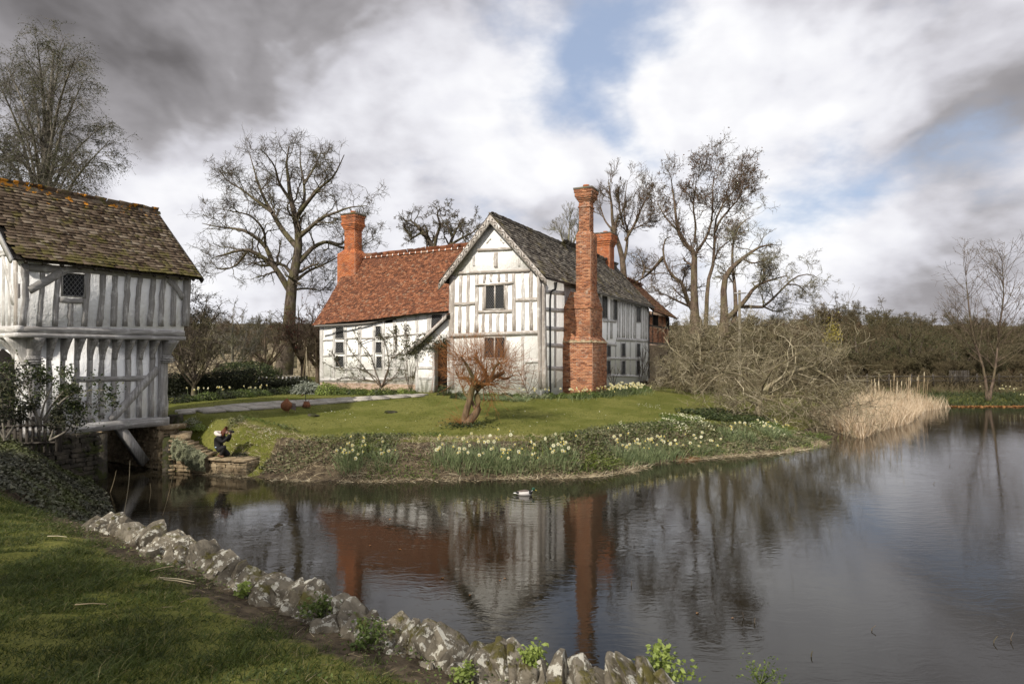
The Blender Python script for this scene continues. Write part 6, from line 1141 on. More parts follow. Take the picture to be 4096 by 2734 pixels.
# ------------------------------------------------------------------ reeds at the far corner of the pond
P_, d_ = scatter(160000, 13.5, 31, 27, 48, lambda x, y, z, d, isl, ins: (y > 27) & (d < np.where(ins, .9, 2.6)) & (isl | ins) & (x < 30) & (x > 15.2) & (rng.uniform(0, 1, x.shape) < np.where(x > 24.5, .4, 1) * np.clip(.55 + .6 * vnoise(x, y, 1.2, 90), .05, 1))); P_ = P_[:9000]; P_[:, 2] = np.maximum(P_[:, 2], -.05)
b = B(); n = len(P_); blades(b, P_, np.stack([rng.normal(-.05, .26, n), rng.normal(0, .2, n), np.ones(n)], 1), rng.uniform(.35, 1.45, n) * (1 + .25 * vnoise(P_[:, 0], P_[:, 1], 1.0, 91)), .024, .16, 2); obj('reeds', b, M['reed'], kind='stuff', label='stand of bleached winter reeds at the pond corner')
for i in range(26):
    px = rng.uniform(3480, 3720); py = rng.uniform(1640, 1690) if px < 3620 else 1640; p = np.array([*Pz(px, py), 0]); top = p + [rng.normal(.0, .2), 0, rng.uniform(1.7, 2.3)]; t = thing('bulrush', 'tall bulrush with a pale seed head above the reeds', 'reed', tuple(p), 'bulrushes above the reed bed'); b = B(); tube1(b, [p - [0, 0, .1], (p + top) / 2, top], .014, .010, 4); obj('stem', b, M['reed'], t); b = B(); tube1(b, [top - [0, 0, .02], top + [0, 0, .09], top + [.01, 0, .22]], .03, .022, 5); obj('seed_head', b, M['straw'], t)
P_, d_ = scatter(40000, 24, 40, 43, 52, lambda x, y, z, d, isl, ins: (~ins) & isl & (d < 4)); P_ = P_[:5200]; n = len(P_); b = B(); blades(b, P_, np.stack([rng.normal(0, .4, n), rng.normal(0, .4, n), np.ones(n)], 1), rng.uniform(.2, .75, n), .03, .4, 2); obj('bank_sedge', b, M['leaf_ever'], kind='stuff', label='dark rushes on the far right bank')
P_, d_ = scatter(40000, 11, 60, 40, 75, lambda x, y, z, d, isl, ins: (~ins) & isl & (d > 3)); P_ = P_[:16000]; n = len(P_); b = B(); blades(b, P_, np.stack([rng.normal(0, .6, n), rng.normal(0, .6, n), np.ones(n)], 1), rng.uniform(.5, 1.6, n) * np.where(P_[:, 1] > 52, 1.7, .9), .05, .35, 2); obj('brambles', b, M['twig_haze'], kind='stuff', label='brown bramble scrub beyond the pond')
wood_n = 0
clump('daffodil_clump', 'pale flowering clump on the far bank at the right edge', W(4040, 1590, 46.5) * [1, 1, 0] + [0, 0, gz(*W(4040, 1590, 46.5)[:2])], 160, .7, 'leaf_ever', 14, .5, .03, .4, .5, 'flowers')
pale = thing('paling_fence', 'short run of weathered vertical palings on the far bank', 'fence', (*W(3830, 1560, 54)[:2], .8))
for i in range(11):
    p = W(3800 + i * 7.4, 1560, 54); zg = gz(p[0], p[1]); b = B(); b.box([p[0], p[1], zg + .62], np.eye(3), (.10, .03, 1.25), .01); obj('paling', b, M['oak_dark'], pale)
for z_ in (.35, .95): b = B(); tube1(b, [W(3795, 1560, 54.05) * [1, 1, 0] + [0, 0, .9 + z_], W(3878, 1560, 54.05) * [1, 1, 0] + [0, 0, .9 + z_]], .04, .04, 4); obj('fence_rail', b, M['oak_dark'], pale)
rail = thing('rail_fence', 'low post and rail fence running behind the reeds', 'fence', (*W(3600, 1545, 52)[:2], .8))
for px in range(3380, 4130, 88): p = W(px, 1545, 52 + (px - 3380) * .002); zg = gz(p[0], p[1]); b = B(); b.box([p[0], p[1], zg + .5], np.eye(3), (.12, .1, 1.1), .01); obj('fence_post', b, M['oak_dark'], rail)
for z_ in (.55, .9): b = B(); tube1(b, [np.array([*W(px, 1545, 51.93 + (px - 3380) * .002)[:2], gz(*W(px, 1545, 52)[:2]) + z_]) for px in range(3380, 4130, 62)], .035, .035, 4); obj('fence_rail', b, M['oak_dark'], rail)
# utility pole and wires
up_ = W(2958, 1320, 50); zg = gz(up_[0], up_[1]); zt = W(2958, 1160, 50)[2]; pole = thing('utility_pole', 'plain pale wooden pole standing before the leaning tree', 'pole', (up_[0], up_[1], zg)); b = B(); tube1(b, [[up_[0], up_[1], zg - .2], [up_[0], up_[1], zt]], .14, .10, 8); obj('post', b, M['bark_pale'], pole); b = B(); b.box([up_[0], up_[1] - .1, zt - .25], np.eye(3), (.9, .1, .1)); obj('crossarm', b, M['oak'], pole)
for dz, lab in ((0.0, 'upper overhead wire crossing the sky at the right'), (-.28, 'lower overhead wire crossing the sky at the right')):
    a = np.array([up_[0] + .35, up_[1] - .1, zt - .22 + dz]); c = W(4200, 1268, 95) + [0, 0, dz * 2]; m = (a + c) / 2 - [0, 0, 1.2]; b = B(); tube1(b, bezier([a, m, c], 30), .016, .016, 4); obj('overhead_wire', b, M['iron'], label=lab, cat='wire')
# ------------------------------------------------------------------ ruin, hedge and beds at the left
ruin = thing('ruined_wall', 'sunlit ruined stone wall with lancet openings behind the hedge', 'ruin', (*W(1000, 1480, 54)[:2], 1.7))
ra, rb_ = W(640, 1480, 52)[:2], W(1310, 1480, 56)[:2]; rd = nrm(rb_ - ra); RL = np.linalg.norm(rb_ - ra); RF = Face(ra, rd, np.array([rd[1], -rd[0]]))
def rtop(s): return 3.7 + .5 * math.sin(s * 1.3) + .35 * math.sin(s * 3.1 + 1) + (1.1 if s > RL * .62 else 0) - (.9 if s < 3.5 else 0)
ops = [RF.at(px, 1450)[0] for px in (1000, 1078, 1180)]
core = B(); lst = []; s = 0
while s < RL:
    w = .4; zt = rtop(s); hole = any(abs(s + w / 2 - o) < .32 for o in ops)
    for a, c in (((1.5, 2.4), (3.55, zt)) if hole else ((1.5, zt),)):
        if c > a: core.box(RF.pt((s + w / 2, (a + c) / 2), -.3), np.array([[*rd, 0], [*RF.n, 0], [0, 0, 1]]), (w + .002, .5, c - a))
    s += w
s = 0
for r in range(14):
    x = -rng.uniform(0, .3); z_ = 1.6 + r * .21
    while x < RL:
        w = rng.uniform(.25, .6); m_ = x + w / 2
        if z_ < rtop(m_) and not any(abs(m_ - o) < .36 and 2.3 < z_ < 3.55 for o in ops): lst.append((np.stack([np.array([*rd, 0]) * w * .98, np.array([0, 0, .205]), np.array([*RF.n, 0]) * .14], -1), RF.pt((m_, z_ + .1), rng.uniform(-.06, .0))))
        x += w
obj('core', core, M['stone_ruin'], ruin); pieces('stone', 'stone_courses', [m for m, c in lst], [c for m, c in lst], block_units(4), ruin, M['stone_ruin'], 200)
def hedge(name, label, p0, p1, h, w, n, mat, size, zb=None):
    p0 = np.asarray(p0, float); p1 = np.asarray(p1, float); t = thing(name, label, 'hedge', (*(p0 + p1)[:2] / 2, gz(*(p0 + p1)[:2] / 2))); d = nrm((p1 - p0)[:2]); nn = np.array([d[1], -d[0]]); L = np.linalg.norm((p1 - p0)[:2]); u = rng.uniform(0, L, n); f = rng.choice(3, n, p=[.5, .3, .2]); v = rng.uniform(0, 1, n)
    hh = h * (1 + .12 * vnoise(u, u * 0, 1.4, 4)); lat = np.where(f == 0, w / 2, np.where(f == 1, rng.uniform(-1, 1, n) * w / 2, rng.uniform(-1, 1, n) * w * .45)) + rng.normal(0, .06, n); zz_ = np.where(f == 0, v * hh, np.where(f == 1, hh + rng.normal(0, .06, n), v * hh)); x = p0[0] + d[0] * u + nn[0] * lat; y = p0[1] + d[1] * u + nn[1] * lat
    b = B(); leaves(b, np.stack([x, y, land(x, y)[0] + zz_], 1), size); obj('foliage', b, M[mat], t); b = B(); zg = gz(*(p0 + p1)[:2] / 2)
    k_ = max(2, int(L)); q = np.stack([p0[:2] + d * L * (i + .5) / k_ for i in range(k_)]); tubes(b, np.stack([np.column_stack([q, np.full(k_, zg - .1)]), np.column_stack([q + rng.normal(0, .05, (k_, 2)), np.full(k_, zg + h * .5)]), np.column_stack([q + rng.normal(0, .1, (k_, 2)), np.full(k_, zg + h * .9)])], 1), np.broadcast_to([.04, .03, .01], (k_, 3)), 5); obj('stems', b, M['bark_oak'], t); b = B(); b.box([*((p0 + p1)[:2] / 2), zg + h * .42], np.array([[*d, 0], [*nn, 0], [0, 0, 1]]), (L * .98, w * .55, h * .8)); obj('inner_twigs', b, M['leaf_hedge'], t); return t
hedge('clipped_hedge', 'long dark clipped hedge between the gatehouse and the ruin', W(600, 1560, 28.5), W(1020, 1545, 31), 1.05, .9, 9000, 'leaf_hedge', .08); hedge('clipped_hedge', 'shorter dark hedge under the great oak', W(1025, 1545, 31.1), W(1230, 1540, 33.5), .75, .7, 4000, 'leaf_hedge', .08)
foliage('box_bush', 'rounded dark green bush rising above the hedge', 'shrub', W(985, 1500, 32.5) * [1, 1, 0] + [0, 0, 2.5], (1.9, 1.0, .85), 5200, .09, 'leaf_ever')
rw = thing('timber_railing', 'old grey wooden railing between hedge and silver shrub', 'fence', (*W(1120, 1545, 34)[:2], 1.7)); b = B(); tube1(b, [W(1030, 1498, 33.5), W(1110, 1503, 34), W(1200, 1505, 34.5)], .06, .06, 5); obj('top_rail', b, M['bark_pale'], rw)
for px in range(1035, 1200, 16): p = W(px, 1505, 34); b = B(); b.box([p[0], p[1], (1.6 + p[2]) / 2], np.eye(3), (.09, .05, p[2] - 1.6), .01); obj('paling', b, M['oak'], rw)
sil = thing('silver_shrub', 'mounded silvery fern-leaved shrub at the corner of the house', 'shrub', tuple(onland(1228, 1574)))
c_ = onland(1228, 1574); n = 420; d = nrm(rng.normal(0, 1, (n, 3))); d[:, 2] = np.abs(d[:, 2]); q = c_ + d * [.85, .6, .75] * rng.uniform(.3, .75, (n, 1)); b = B(); blades(b, q, d * [1, 1, .4] + [0, 0, .5], rng.uniform(.25, .45, n), .10, .9, 3); obj('fronds', b, M['leaf_silver'], sil); b = B(); leaves(b, np.repeat(q, 8, 0) + rng.normal(0, .1, (n * 8, 3)), .09); obj('leaflets', b, M['leaf_silver'], sil)
wig = thing('cane_wigwam', 'bean-cane wigwam standing behind the silver shrub', 'wigwam', (*W(1225, 1560, 35)[:2], 1.7)); top = W(1225, 1400, 35.2)
for i in range(6): a = i * math.pi / 3; p = np.array([*W(1225, 1540, 35.2)[:2], 1.7]) + [.32 * math.cos(a), .32 * math.sin(a), 0]; b = B(); tube1(b, [p, top + (top - p) * .08], .014, .01, 5); obj('cane', b, M['straw'], wig)
def bed(pts, mats, cnt, r, names):
    for i in range(cnt):
        f = (i + rng.uniform(.2, .8)) / cnt; px = np.interp(f, np.linspace(0, 1, len(pts)), [p[0] for p in pts]); py = np.interp(f, np.linspace(0, 1, len(pts)), [p[1] for p in pts]); k_ = rng.integers(0, len(mats)); s_ = rng.uniform(.7, 1.3)
        foliage('border_plant', names, 'plant', onland(px, py), np.array(r) * s_, 420, .07, mats[k_], stems=False, group=names)
bed([(690, 1612), (860, 1598), (1000, 1585), (1180, 1572)], ['leaf_ever', 'leaf_hedge', 'leaf_green', 'leaf_ever'], 20, (.5, .35, .32), 'low green border plant along the foot of the hedge')
for px, py in ((800, 1595), (850, 1590), (900, 1590), (990, 1585), (1040, 1580)): clump('daffodil_clump', 'small yellow daffodil clump in the dark border under the hedge', onland(px, py), 40, .45, 'leaf_daff', 4, .25, .02, .25, .3, 'flowers', 'daffodils under the hedge')
bed([(1290, 1578), (1400, 1578), (1520, 1580), (1650, 1578)], ['leaf_green', 'leaf_ever', 'leaf_green', 'leaf_lime'], 13, (.45, .35, .34), 'low green border plant below the climbing rose')
foliage('euphorbia', 'bushy bright green plant at the left corner of the house', 'plant', onland(1308, 1578), (.6, .45, .6), 1100, .08, 'leaf_lime')
bed([(1800, 1592), (1960, 1592), (2120, 1592), (2260, 1590)], ['leaf_green', 'leaf_ever', 'leaf_grey'], 12, (.4, .32, .28), 'low border plant under the gable wall'); bed([(2280, 1592), (2400, 1586), (2520, 1574), (2590, 1562)], ['leaf_green', 'leaf_ever'], 12, (.42, .34, .3), 'low border plant round the big chimney foot')
for px, py, lab in ((1985, 1598, 'strappy pale-leaved clump under the gable window'), (2040, 1600, 'wide strappy clump near the gable corner post'), (2075, 1600, 'arching strappy clump beside the gable corner'), (1900, 1598, 'upright strappy clump right of the twisted tree')): clump('strap_clump', lab, onland(px, py), 150, .62, 'leaf_daff', 0, .25, .03, .75, .5)
for i, (px, py) in enumerate(((2130, 1592), (2190, 1594), (2300, 1596), (2350, 1592), (2420, 1588), (2460, 1582), (2500, 1578), (2540, 1574), (2475, 1572), (2520, 1566), (2560, 1566))): clump('narcissus_clump', 'white flowering clump in the bed round the chimney foot', onland(px, py), 60, .45, 'leaf_daff', 7 if i < 4 else 15, .32, .02, .3, .4, 'flowers', 'white flowers round the chimney')
bush('magnolia_shrub', 'bare upright shrub with fat buds against the gable corner', [([(2110, 1572), (2090, 1520), (2070, 1470)], .02, .006), ([(2110, 1572), (2130, 1510), (2140, 1450)], .02, .006), ([(2112, 1572), (2150, 1530), (2160, 1480)], .02, .006), ([(2108, 1572), (2100, 1510), (2110, 1460)], .02, .006)], 29.0, [dict(n=4, lenr=(.3, .6), ang=(15, 45), Pn=4, wig=.12, up=.1, rr=.6, rmin=.008)], 'bark_brown', ('leaf_dead', .07, 1.5, .02), depth=.3)
bush('rose_shrub', 'leafless many-stemmed shrub at the far corner of the side wall', [([(2575, 1560), (2570 + dx, 1470), (2570 + 1.8 * dx, 1390 + abs(dx))], .03, .01) for dx in (-30, -20, -10, 0, 8, 16, 25)], 46.0, [dict(n=5, lenr=(.3, .6), ang=(10, 40), Pn=4, wig=.12, up=.12, rr=.6, rmin=.018)], 'bark_brown', ('leaf_dead', .12, 1.0, .03), depth=.5)
bush('rose_shrub', 'small leafless shrub right of the big chimney foot', [([(2455, 1545), (2445 + dx, 1510), (2440 + 1.8 * dx, 1475)], .02, .008) for dx in (-12, 0, 10, 20)], 36.5, [dict(n=4, lenr=(.3, .6), ang=(10, 40), Pn=4, wig=.12, up=.12, rr=.6, rmin=.012)], 'bark_brown', None, depth=.3)
bush('dogwood_shrub', 'tawny twiggy thicket against the far stone bay', [([(2640, 1550), (2620 + dx, 1480), (2610 + 2 * dx, 1430)], .025, .008) for dx in (-20, 0, 20, 40, 60)], 46.0, LVB, 'bark_pale', None, depth=1.0)
bush('dry_shrub', 'dry brown stems beside the porch panel', [([(1645, 1572), (1640 + dx, 1520), (1640 + 1.6 * dx, 1465)], .02, .008) for dx in (-14, -6, 2, 8, 14)], 32.2, [dict(n=6, lenr=(.3, .6), ang=(8, 25), Pn=4, wig=.06, up=.14, rr=.6, rmin=.010)], 'bark_brown', None, depth=.2)
foliage('porch_shrub', 'green bush inside the porch doorway', 'shrub', onland(1775, 1580), (.4, .3, .55), 700, .07, 'leaf_ever')
# climbing rose trained on the red range and porch
rose = thing('climbing_rose', 'old climbing rose trained over the wall of the red-roofed range', 'climber', tuple(RW.pt(RW.at(1535, 1560), .1)))
st = [[(640, 1420), (600, 1350), (520, 1300), (430, 1270), (340, 1290), (270, 1270), (200, 1230)], [(640, 1420), (590, 1380), (470, 1360), (360, 1350), (290, 1370)], [(640, 1420), (560, 1330), (480, 1230), (400, 1130), (370, 1060)], [(645, 1420), (600, 1300), (560, 1180), (480, 1080), (430, 1000)], [(650, 1420), (700, 1360), (830, 1350), (900, 1340)], [(650, 1420), (690, 1300), (730, 1200), (760, 1100), (740, 1010), (690, 960)], [(650, 1420), (700, 1280), (690, 1150), (660, 1050), (640, 1030)], [(730, 1200), (820, 1140), (850, 1050), (830, 990), (870, 960)], [(650, 1420), (760, 1330), (800, 1250), (790, 1180)], [(480, 1080), (560, 1050), (640, 1045), (700, 1040)], [(340, 1290), (300, 1220), (250, 1140)], [(760, 1100), (760, 1020), (757, 960)]]
sp = np.stack([bezier(np.array([RW.pt(RW.at(*c3(*q)), .07 + rng.uniform(0, .08)) for q in l]), 12) for l in st]); sr = np.stack([np.linspace(.03, .010, 12)] * len(st)); b = B(); tubes(b, sp, sr, 5); p2, r2 = sprout(sp, sr, 5, (.12, .25), (30, 80), 4, .25, .1, rr=.5, rmin=.007); p2[..., 1] = np.minimum(p2[..., 1], 1e9); tubes(b, p2, r2, 4); obj('stems', b, M['bark_brown'], rose, True)
q = np.concatenate([p2[:, -1], p2[:, 2], sp[:, 6:].reshape(-1, 3)]); q = np.repeat(q, 7, 0) + rng.normal(0, .09, (len(q) * 7, 3)); dn_ = (q[:, :2] - RW.P0) @ RW.n; q[:, :2] += np.outer(np.maximum(.06 - dn_, 0), RW.n); b = B(); leaves(b, q, .09); obj('leaves', b, M['leaf_rose'], rose)
pq = [pf.pt(pf.at(*c3(x, y)), .32) for x, y in ((880, 1150), (930, 1080), (980, 1040), (1040, 1060), (1100, 1080), (1150, 1100), (900, 1120), (960, 1100), (1020, 1110), (1150, 1060), (860, 1080), (1080, 1120), (870, 1180), (930, 1150))]; q = np.repeat(np.array(pq), 120, 0) + rng.normal(0, .16, (len(pq) * 120, 3)); q[:, :2] += np.outer(np.maximum(.1 - (q[:, :2] - pf.P0) @ pf.n, 0), pf.n); b = B(); leaves(b, q, .09); obj('porch_leaves', b, M['leaf_rose'], rose)
# ------------------------------------------------------------------ paved path
path = thing('path', 'paved path of pale stone slabs crossing the lawn to the porch', 'path', tuple(onland(1150, 1618))); path['kind'] = 'structure'; del path['category']
pc = bezier(np.array([onland(px, py) for px, py in ((690, 1653), (820, 1643), (1000, 1629), (1200, 1613), (1400, 1600), (1560, 1590), (1690, 1582))])[:, :2], 300); pa_ = np.concatenate([[0], np.cumsum(np.linalg.norm(np.diff(pc, axis=0), axis=1))])
for lane in (-.36, .36):
    s = rng.uniform(0, .3)
    while s < pa_[-1] - .3:
        w = rng.uniform(.55, 1.0); m_ = min(s + w / 2, pa_[-1]); c = np.array([np.interp(m_, pa_, pc[:, 0]), np.interp(m_, pa_, pc[:, 1])]); e = np.array([np.interp(min(m_ + .2, pa_[-1]), pa_, pc[:, 0]), np.interp(min(m_ + .2, pa_[-1]), pa_, pc[:, 1])]) - np.array([np.interp(m_ - .2, pa_, pc[:, 0]), np.interp(m_ - .2, pa_, pc[:, 1])]); t = nrm(e); nn = np.array([-t[1], t[0]]); c = c + nn * lane; zc = gz(*c); dz = (gz(*(c + t * .4)) - gz(*(c - t * .4))) / .8; t3 = nrm([*t, dz]); n3 = np.array([*nn, (gz(*(c + nn * .3)) - gz(*(c - nn * .3))) / .6]); b = B(); b.box([*c, zc + .035], np.array([t3, nrm(n3), nrm(np.cross(t3, n3))]), (w - .03, .66, .07), .008); obj('slab', b, M['stone_paving'], path); s += w
# ------------------------------------------------------------------ rusty garden birds
p = onland(1146, 1648); t = thing('rusty_bird', 'rounded rusty metal hen with a pointed back and ragged tail on the lawn', 'ornament', tuple(p)); k_ = p[1] / F
def RX(cx, cy): return p + np.array([(1100 + cx * .0681 - 1146) * k_, 0, (1648 - (1570 + cy * .0681)) * k_ + .02])
b = B(); a = np.linspace(0, 2 * np.pi, 14, endpoint=False); prof = []
for f, rx, xo in ((0.0, .05, 0), (.1, .16, -.01), (.25, .23, -.01), (.42, .255, .0), (.58, .235, .0), (.72, .17, .0), (.86, .08, .01), (1.0, .006, .02)): prof.append(np.stack([xo + rx * np.cos(a) * .9, rx * np.sin(a) * .55, np.full(14, f * .5)], 1))
i = np.arange(14); j = (i + 1) % 14; b.add(np.concatenate(prof) + p + [0, 0, .04], np.concatenate([np.stack([r * 14 + i, r * 14 + j, (r + 1) * 14 + j, (r + 1) * 14 + i], 1) for r in range(7)])); obj('body', b, M['rust'], t, True)
for h_ in (.1, .18, .26): b = B(); b.add([p + [.15, -.02, h_ + .03], p + [.36, .0, h_ + .0 - .04], p + [.34, .02, h_ + .07], p + [.15, .04, h_ + .1]], [[0, 1, 2, 3]]); b.add([p + [.15, .0, h_ + .03], p + [.36, .02, h_ + .0 - .04], p + [.34, .04, h_ + .07], p + [.15, .06, h_ + .1]], [[3, 2, 1, 0]]); obj('tail_feather', b, M['duck_brown'], t)
b = B(); tube1(b, [p + [.0, 0, .06], p + [-.02, 0, -.05]], .012, .012, 5); tube1(b, [p + [.08, 0, .06], p + [.08, 0, -.05]], .012, .012, 5); obj('legs', b, M['rust'], t)
p = onland(1226, 1631); t = thing('rusty_bird', 'rusty metal goose with a thin crooked neck beside the path', 'ornament', tuple(p)); b = B(); b.add([p + q for q in ([-.14, -.1, .03], [.14, -.12, .03], [.15, .12, .05], [-.12, .12, .05], [-.1, -.02, .27], [.12, -.02, .25])], [[0, 1, 5, 4], [2, 3, 4, 5], [0, 3, 2, 1]], [[1, 2, 5], [3, 0, 4]]); obj('body', b, M['rust'], t)
b = B(); tube1(b, bezier([p + [-.03, 0, .25], p + [-.035, 0, .42], p + [-.04, 0, .55], p + [-.08, 0, .6], p + [-.15, 0, .53]], 14), .014, .010, 6); obj('neck', b, M['iron'], t, True); b = B(); tube1(b, [p + [-.13, 0, .56], p + [-.17, 0, .52], p + [-.24, 0, .46]], [.022, .028, .004], None, 6); obj('head', b, M['rust'], t, True); b = B(); tube1(b, bezier([p + [.06, 0, .26], p + [.14, 0, .36], p + [.24, 0, .4], p + [.28, .0, .36]], 8), .010, .006, 5); obj('tail_wire', b, M['rust'], t)
b = B(); tube1(b, [p + [-.05, 0, .04], p + [-.05, 0, -.06]], .01, .01, 5); tube1(b, [p + [.06, 0, .04], p + [.06, 0, -.06]], .01, .01, 5); obj('legs', b, M['rust'], t)
# ------------------------------------------------------------------ mallard
p = G(2098, 1978, 0); dk = thing('mallard_duck', 'drake mallard with grey body and green head swimming on the moat', 'duck', tuple(p))
def loft(rings, n=14):
    a = np.linspace(0, 2 * np.pi, n, endpoint=False); V = np.concatenate([np.stack([np.full(n, x), y + ry * np.cos(a), z + rz * np.sin(a)], 1) for x, y, z, ry, rz in rings]); i = np.arange(n); j = (i + 1) % n; b = B(); b.add(V, np.concatenate([np.stack([r * n + i, r * n + j, (r + 1) * n + j, (r + 1) * n + i], 1) for r in range(len(rings) - 1)])); b.F.setdefault(n, []).append(np.array([i[::-1]])); b.F[n].append(np.array([(len(rings) - 1) * n + i])); b.V = [V + p]; return b
k_ = 1.0
sc_ = lambda rs: [tuple(v * k_ for v in r) for r in rs]
obj('body', loft(sc_([(-.22, 0, .06, .01, .01), (-.19, 0, .05, .05, .03), (-.12, 0, .04, .085, .06), (0, 0, .045, .105, .075), (.1, 0, .045, .09, .07), (.17, 0, .04, .05, .05), (.19, 0, .05, .02, .02)])), M['duck_grey'], dk, True)
obj('wings', loft(sc_([(-.2, 0, .09, .01, .008), (-.1, 0, .10, .07, .02), (0, 0, .115, .085, .022), (.09, 0, .105, .06, .02), (.12, 0, .09, .02, .01)])), M['duck_brown'], dk, True)
obj('breast', loft(sc_([(.11, 0, .05, .082, .066), (.16, 0, .06, .065, .06), (.2, 0, .08, .04, .045), (.21, 0, .1, .03, .03)])), M['duck_black'], dk, True)
obj('neck_ring', loft(sc_([(.185, 0, .105, .036, .012), (.20, 0, .12, .036, .012), (.215, 0, .125, .034, .010)])), M['duck_white'], dk, True)
obj('head', loft(sc_([(.185, 0, .14, .02, .02), (.20, 0, .15, .036, .042), (.235, 0, .16, .040, .045), (.27, 0, .15, .032, .034), (.285, 0, .14, .018, .02)])), M['duck_green'], dk, True)
obj('bill', loft(sc_([(.275, 0, .138, .018, .014), (.31, 0, .12, .019, .008), (.335, 0, .108, .014, .004)])), M['duck_bill'], dk, True)
obj('tail', loft(sc_([(-.29, 0, .05, .02, .006), (-.24, 0, .05, .04, .012), (-.2, 0, .045, .045, .02)])), M['duck_white'], dk, True); obj('tail_coverts', loft(sc_([(-.235, 0, .065, .03, .018), (-.18, 0, .06, .06, .036), (-.15, 0, .055, .075, .045)])), M['duck_black'], dk, True)
for dx in (-.04, .05): b = B(); b.box(p + [dx, -.03, -.06], np.eye(3), (.05, .03, .01)); obj('foot', b, M['duck_bill'], dk)
# ------------------------------------------------------------------ the photographer crouching at the water
pp = np.array([*W(893, 1825, 19.45)[:2], .493]); person = thing('person', 'person in black coat with cream hood crouching to photograph over the water', 'person', tuple(pp))
def skin(name, verts, edges, radii, mat, parent, sub=2):
    me = bpy.data.meshes.new(name); off = woff(parent); me.from_pydata([tuple(np.array(v) + pp - off) for v in verts], edges, []); o = bpy.data.objects.new(name, me); col.objects.link(o); o.parent = parent; OFF[o.name] = off; me.materials.append(mat)
    o.modifiers.new('skin', 'SKIN'); me.skin_vertices.new() if not me.skin_vertices else None
    for i, r in enumerate(radii): me.skin_vertices[0].data[i].radius = (r if isinstance(r, tuple) else (r, r)); me.skin_vertices[0].data[i].use_root = (i == 0)
    m = o.modifiers.new('sub', 'SUBSURF'); m.levels = sub; m.render_levels = sub
    return o
V = [(-.15, .0, .25), (-.16, .0, .38), (-.14, 0, .52), (-.10, 0, .63), (-.02, 0, .69), (.05, 0, .74),          # pelvis..neck
     (-.10, -.16, .62), (.06, -.17, .48), (.17, -.09, .62), (.205, -.05, .72),                                      # near arm
     (-.08, .15, .62), (.08, .17, .48), (.18, .09, .63), (.21, .05, .72),                                           # far arm
     (-.08, -.10, .24), (.11, -.11, .35), (.02, -.10, .18), (-.05, -.10, .07),                                      # near leg folded, knee up
     (-.05, .09, .22), (.15, .08, .07), (.0, .09, .06), (-.16, .09, .06)]                                           # far leg kneeling
E = [(0, 1), (1, 2), (2, 3), (3, 4), (4, 5), (3, 6), (6, 7), (7, 8), (8, 9), (3, 10), (10, 11), (11, 12), (12, 13), (0, 14), (14, 15), (15, 16), (16, 17), (0, 18), (18, 19), (19, 20), (20, 21)]
RD = [.125, .135, .15, .14, .06, .05, .075, .058, .045, .03, .075, .058, .045, .03, .10, .085, .062, .05, .10, .085, .06, .05]
skin('body', V, E, RD, M['coat'], person)
skin('hood', [(-.20, -.07, .74), (-.235, 0, .76), (-.19, .08, .755), (-.10, .13, .74), (-.01, .11, .72), (-.10, -.13, .715), (0.0, -.11, .69)], [(0, 1), (1, 2), (2, 3), (3, 4), (0, 5), (5, 6)], [.062, .066, .062, .055, .045, .055, .04], M['cream_fleece'], person)
skin('head', [(.055, 0, .72), (.075, 0, .78), (.085, 0, .83), (.145, 0, .76)], [(0, 1), (1, 2), (1, 3)], [.07, .088, .075, .03], M['skin'], person)
skin('hair', [(.03, 0, .86), (.01, 0, .81), (-.02, -.03, .74), (-.03, -.06, .66), (-.02, -.075, .59), (.075, 0, .872), (.05, -.07, .80), (.04, -.09, .72), (.035, -.095, .66), (.05, .07, .79)], [(0, 1), (1, 2), (2, 3), (3, 4), (0, 5), (1, 6), (6, 7), (7, 8), (1, 9)], [.075, .08, .05, .04, .022, .06, .04, .035, .02, .045], M['hair'], person)
for sg in (-1, 1):
    hv_ = [(.205, .05 * sg, .72), (.215, .045 * sg, .755), (.222, .04 * sg, .78)]; he = [(0, 1), (1, 2)]; hr = [.026, .03, .022]
    for f in range(4): kx = len(hv_); hv_ += [(.235 + .006 * f, (.045 - .010 * f) * sg, .80 - .018 * f), (.262, (.028 - .006 * f) * sg, .808 - .018 * f)]; he += [(1, kx), (kx, kx + 1)]; hr += [.010, .008]
    kx = len(hv_); hv_ += [(.205, .02 * sg, .775), (.222, .008 * sg, .785)]; he += [(1, kx), (kx, kx + 1)]; hr += [.011, .009]
    skin('hand', hv_, he, hr, M['skin'], person, 1)
skin('boot', [(-.05, -.10, .12), (-.065, -.10, .05), (.03, -.10, .032), (.075, -.10, .028)], [(0, 1), (1, 2), (2, 3)], [.058, .055, .045, .036], M['boot'], person); skin('boot', [(-.12, .09, .06), (-.19, .09, .06), (-.2, .09, .0)], [(0, 1), (1, 2)], [.05, .05, .04], M['boot'], person)
skin('cuff', [(.0, -.10, .155), (-.02, -.10, .125)], [(0, 1)], [.064, .062], M['skin'], person)
b = B(); b.box(pp + [-.16, -.155, .32], np.eye(3), (.045, .01, .045)); obj('tag', b, M['blue_tag'], person)
cm = thing('camera_body', 'small black camera held up to the crouching person\'s eye', 'camera', tuple(pp + [.23, 0, .80])); b = B(); b.box(pp + [.225, 0, .79], np.eye(3), (.05, .12, .08), .003); obj('body', b, M['black_plastic'], cm); b = B(); b.lathe((0, 0, 0), [(.036, 0), (.036, .05), (.04, .052), (.04, .08), (.03, .08)], 14); V_ = np.concatenate(b.V); b.V = [np.stack([V_[:, 2], V_[:, 1], V_[:, 0]], 1) + pp + [.25, 0, .79]]; obj('lens', b, M['black_plastic'], cm, True)
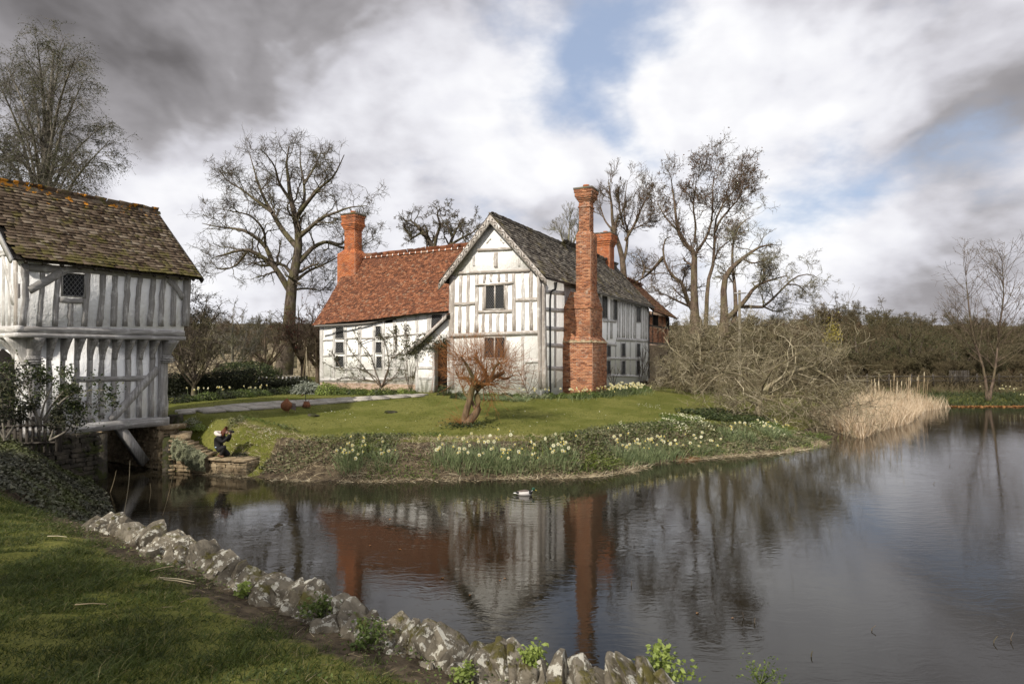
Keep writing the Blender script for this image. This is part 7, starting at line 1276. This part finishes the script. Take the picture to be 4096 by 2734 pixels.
# ------------------------------------------------------------------ things afloat
for i, (px, py) in enumerate(((1560, 2075), (1600, 2196), (1770, 2310), (2000, 2320), (2020, 2312), (1880, 2378), (2790, 2450), (2930, 2470), (1720, 2130), (1480, 2180))):
    p = G(px, py, 0.006); b = B(); leaves(b, p[None], .07, n=np.array([[0, 0, 3.0]])); obj('floating_leaf', b, M['leaf_rust'], label='single tawny leaf floating on the dark water', cat='leaf', group='leaves afloat on the moat')
for i, (px, py) in enumerate(((2525, 2340), (3025, 2490), (3490, 2520), (3245, 2625), (3975, 2570), (4055, 2560), (3735, 1935), (3800, 1865), (2975, 2470), (4020, 1900))):
    p = G(px, py, 0); b = B(); tube1(b, [p - [0, 0, .1], p + [rng.normal(0, .02), 0, .03], p + [rng.normal(0, .05), 0, rng.uniform(.06, .12)]], .009, .005, 4); obj('drowned_twig', b, M['bark_oak'], label='dark twig tip poking out of the open pond', cat='twig', group='twig tips in the pond')
b = B(); P_ = np.stack([rng.uniform(30.5, 37, 700), rng.uniform(43.5, 44.3, 700), np.full(700, .01)], 1); leaves(b, P_, .22, flat=3.0); obj('floating_debris', b, M['leaf_rust'], kind='stuff', label='tawny scum of leaves along the far water edge')
# ------------------------------------------------------------------ labels that single out the members of a row
ORD = 'first second third fourth fifth sixth seventh eighth ninth tenth eleventh twelfth thirteenth fourteenth fifteenth sixteenth seventeenth eighteenth nineteenth twentieth'.split()
TENS = {2: 'twenty', 3: 'thirty'}
def nth(i): return ORD[i] if i < 20 else TENS[(i + 1) // 10] + ('' if (i + 1) % 10 == 0 else '-' + ORD[(i + 1) % 10 - 1]) if (i + 1) % 10 else {30: 'thirtieth', 40: 'fortieth'}.get(i + 1, 'last')
rows = {'scrub trees beyond the pond': 'low bushy scrub tree beyond the pond, {} from the house', 'thicket trees behind the far bank': 'brown thicket tree behind the far bank, {} from the house', 'scrub trees behind the ruin': 'low scrub tree on the slope behind the ruined wall, {} from the left',
        'low green border plant along the foot of the hedge': 'low green plant at the foot of the hedge, {} from the gatehouse', 'low green border plant below the climbing rose': 'low green plant below the climbing rose, {} from the house corner', 'low border plant under the gable wall': 'low border plant under the gable wall, {} from the porch', 'low border plant round the big chimney foot': 'low border plant round the chimney foot, {} from the gable corner',
        'white flowers round the chimney': 'white flowering clump by the big chimney, {} from the gable corner', 'daffodils under the hedge': 'small yellow daffodil clump under the dark hedge, {} from the gatehouse', 'bulrushes above the reed bed': 'tall pale bulrush above the reeds, {} from the apple tree', 'iris shoots in the shallows': 'pale young iris shoots in the shallows, {} from the mossy point',
        'iris blades behind the daffodils': 'thin pale iris blades behind the central daffodils, {} from the willow', 'broken stalks on the grass': 'pale broken reed stalk lying on the near grass, {} from the left', 'lone reed stems by the gatehouse': 'single bleached reed stem leaning from the dark water, {} from the ivy bank', 'leaves afloat on the moat': 'single tawny leaf afloat on the moat, {} from the left', 'twig tips in the pond': 'dark twig tip poking out of the pond, {} from the left'}
for g_, txt in rows.items():
    mem = [o for o in col.objects if o.get('group') == g_]
    def pxx(o):
        if o.type == 'MESH': c = np.mean([v.co for v in o.data.vertices], axis=0)
        else: c = o.location
        return c[0] / max(c[1], .1)
    for i, o in enumerate(sorted(mem, key=pxx)): o['label'] = txt.format(nth(i))
